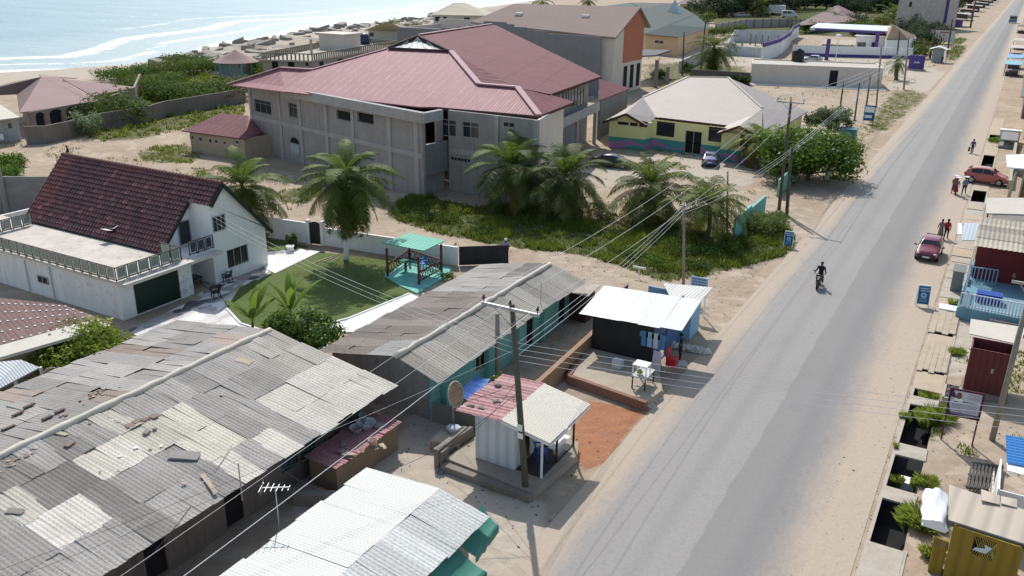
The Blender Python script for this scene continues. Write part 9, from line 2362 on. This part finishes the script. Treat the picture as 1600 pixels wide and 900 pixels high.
def skirt(o, z0, z1, r0, r1, m_, S_=1, name='dress'):
 Mx = WM[o.name]; mb = MB(); n1 = 16; vs = []
 for jx in range(6):
  t = jx / 5; r = r1 + (r0 - r1) * t ** .8
  for i in range(n1): a = 2 * math.pi * i / n1; vs.append(Mx @ V(r * (1 + .06 * math.sin(5 * a)) * math.cos(a), r * .82 * (1 + .06 * math.sin(5 * a)) * math.sin(a) + .01, z1 + (z0 - z1) * t))
 mb.add(vs, [[jx * n1 + i, (jx + 1) * n1 + i, (jx + 1) * n1 + (i + 1) % n1, jx * n1 + (i + 1) % n1] for jx in range(5) for i in range(n1)]); mb.build(name, m_, o, smooth=True)
CL = lambda n, c: mat(n, c, tuple(x * .75 for x in c), 4, bump=.1)
human(V(-9.3, 60.05, .02), R(182), CL('black_top', (.02, .02, .025)), CL('dark_trousers', (.03, .03, .04)), 'ride', 1.77, 'motorbike rider in dark clothes with long dark hair', sleeves=2, longhair=True)
o = human(P(1468, 373), R(10), CL('mauve_dress', (.26, .2, .2)), CL('mauve_dress', (.26, .2, .2)), 'walk', 1.66, 'person in a long dusty mauve dress walking beside the maroon car', sleeves=1, trousers=.5); skirt(o, .25, 1.05, .24, .15, CL('mauve_dress', (.26, .2, .2)))
human(P(1477, 374), R(-5), CL('red_shirt', (.5, .02, .035)), CL('black_shorts', (.025, .022, .025)), 'walk', 1.72, 'person in a bright red shirt and black shorts walking by the maroon car', sleeves=1, trousers=.5)
def headload(o, h_, m_, lab, r=.3):
 Mx = WM[o.name]; p = Mx @ V(0, .02, h_ * 1.715 / 1.72 + .06); mb = MB(); mb.lathe(p, [(0, 0), (r * .8, .0), (r, .08), (r * 1.03, .08), (r * .95, .05), (0, .03)], 14); solo(mb, 'head_tray', m_, lab, 'tray', smooth=True, origin=tuple(p))
for (px, py, top, bot, lab, dress, tl, ph) in ((1489, 302, (.35, .04, .06), (.28, .04, .05), 'person in a crimson outfit carrying a white tray on the head, farther of two', (.28, .04, .05), 'white tray on the head of the farther crimson walker', 1), (1492, 305, (.17, .12, .11), (.26, .03, .06), 'person in a brown top and crimson skirt with a white head tray, nearer of two', (.26, .03, .06), 'white tray on the head of the nearer walker', -1), (1505, 304, (.20, .25, .5), (.04, .045, .07), 'person in a lilac blue shirt and dark trousers carrying a white head tray', None, 'white tray on the head of the walker in the lilac shirt', 1)):
 n_ = 'cloth_%d_%d' % (px, py)
 o = human(P(px, py), R(170), CL(n_ + 'a', top), CL(n_ + 'b', bot), 'walk', 1.7, lab, sleeves=1, trousers=1 if dress is None else .5, phase=ph)
 if dress: skirt(o, .35, 1.0, .23, .145, CL(n_ + 'b', bot))
 headload(o, 1.7, mat('white_enamel_tray', (.75, .76, .77), (.68, .7, .71), 2), tl)
o = human(P(1518, 240), R(8), CL('navy_check_shirt', (.06, .09, .22)), CL('dark_jeans', (.03, .035, .06)), 'walk', 1.75, 'person in a navy shirt carrying a dark bag along the sandy verge', sleeves=1)
p = WM[o.name] @ V(-.33, .15, .45); mb = MB(); mb.box(p.x - .1, p.x + .1, p.y - .2, p.y + .2, .25, .75); solo(mb, 'hand_bag', mat('black_bag', (.02, .02, .022), (.03, .03, .03)), 'dark bag carried by the walker in the navy shirt', 'bag')
o = human(P(1407, 286) if False else P(1291, 283), R(60), CL('white_robe', (.62, .62, .6)), CL('white_robe', (.62, .62, .6)), 'walk', 1.75, 'person in a white robe standing in the tree shade by the road', sleeves=2); skirt(o, .2, 1.1, .26, .18, CL('white_robe', (.62, .62, .6)), name='robe')
human(P(1301, 262), R(-40), CL('orange_vest', (.45, .2, .1)), CL('brown_shorts', (.2, .08, .06)), 'walk', 1.6, 'person in an orange top at the edge of the verge beyond the tree', sleeves=1, trousers=.5)
human(P(1159, 258), R(170), CL('white_blouse', (.6, .6, .62)), CL('pale_blue_trousers', (.3, .42, .55)), 'stand', 1.7, 'person in white blouse and pale blue trousers before the yellow bungalow', sleeves=1)
human(P(1180, 266), R(150), CL('royal_blue_top', (.05, .08, .4)), CL('royal_blue_top', (.05, .08, .4)), 'walk', 1.3, 'child in royal blue walking under the tree near the yellow bungalow', sleeves=1)
o = human(P(790, 407), R(-160), CL('light_blue_top', (.3, .4, .65)), CL('pale_trousers', (.5, .5, .52)), 'walk', 1.68, 'person in a light blue top with white headscarf beside the dark vehicle gate', sleeves=1, hair=False)
mb = MB(); c_ = WM[o.name] @ V(0, 0, 1.65); mb.ball(c_, (.12, .13, .13), 9, 6); mb.build('headscarf', WHITE, o, smooth=True)
human(P(108, 252), R(140), CL('purple_black_top', (.03, .022, .045)), CL('grey_shorts', (.25, .22, .26)), 'walk', 1.75, 'person in a dark hooded top walking on the sand behind the white house', sleeves=2, trousers=.5)
human(P(1471, 100), R(200), CL('black_outfit', (.025, .025, .025)), CL('black_outfit', (.025, .025, .025)), 'stand', 1.9, 'dark dressed person standing beside the grey booth', sleeves=1)
human(P(1478, 96), R(160), CL('dusty_white_outfit', (.5, .47, .45)), CL('dusty_white_outfit', (.5, .47, .45)), 'stand', 1.8, 'person in dusty white clothes behind the dark dressed one by the booth', sleeves=1)
human(V(-13.6, 43.2, .02), R(100), CL('black_tee', (.02, .02, .022)), CL('black_tee', (.02, .02, .022)), 'stand', 1.65, 'dark dressed person in the shade at the side of the black shop', sleeves=1)
rnd = random.Random(123); mb = MB(); mats_ = [STONE, WHITE, DKWOOD, TILEBR]
for k in range(5200):
 x, y = (rnd.uniform(-3.6, -1.75), rnd.uniform(25, 110)) if k % 4 == 0 else (rnd.uniform(-34, 4.5), rnd.uniform(24, 75))
 if k % 7 == 0: x, y = rnd.uniform(-100, -30), rnd.uniform(50, 90)
 if -11.6 < x < -3.9 or -1.75 < x < -.25: continue
 if -45 < x < -33 and 30 < y < 50: continue
 s_ = rnd.uniform(.015, .06) * (1 + (rnd.random() < .04) * .8); a = rnd.uniform(0, 6.28); c_, q_ = math.cos(a) * s_, math.sin(a) * s_
 z = .012 + s_ * rnd.uniform(.3, .7); mb.mi = rnd.choices((0, 1, 2, 3), (6, 2, 3, 1))[0]
 mb.add([(x + c_, y + q_, -.01), (x - q_ * 1.3, y + c_ * 1.3, -.01), (x - c_, y - q_, -.01), (x + q_, y - c_, -.01), (x + c_ * .2, y, z)], [[0, 1, 4], [1, 2, 4], [2, 3, 4], [3, 0, 4]])
mb.build('gravel', mats_, None, kind='stuff', uv=False)['category'] = 'gravel'
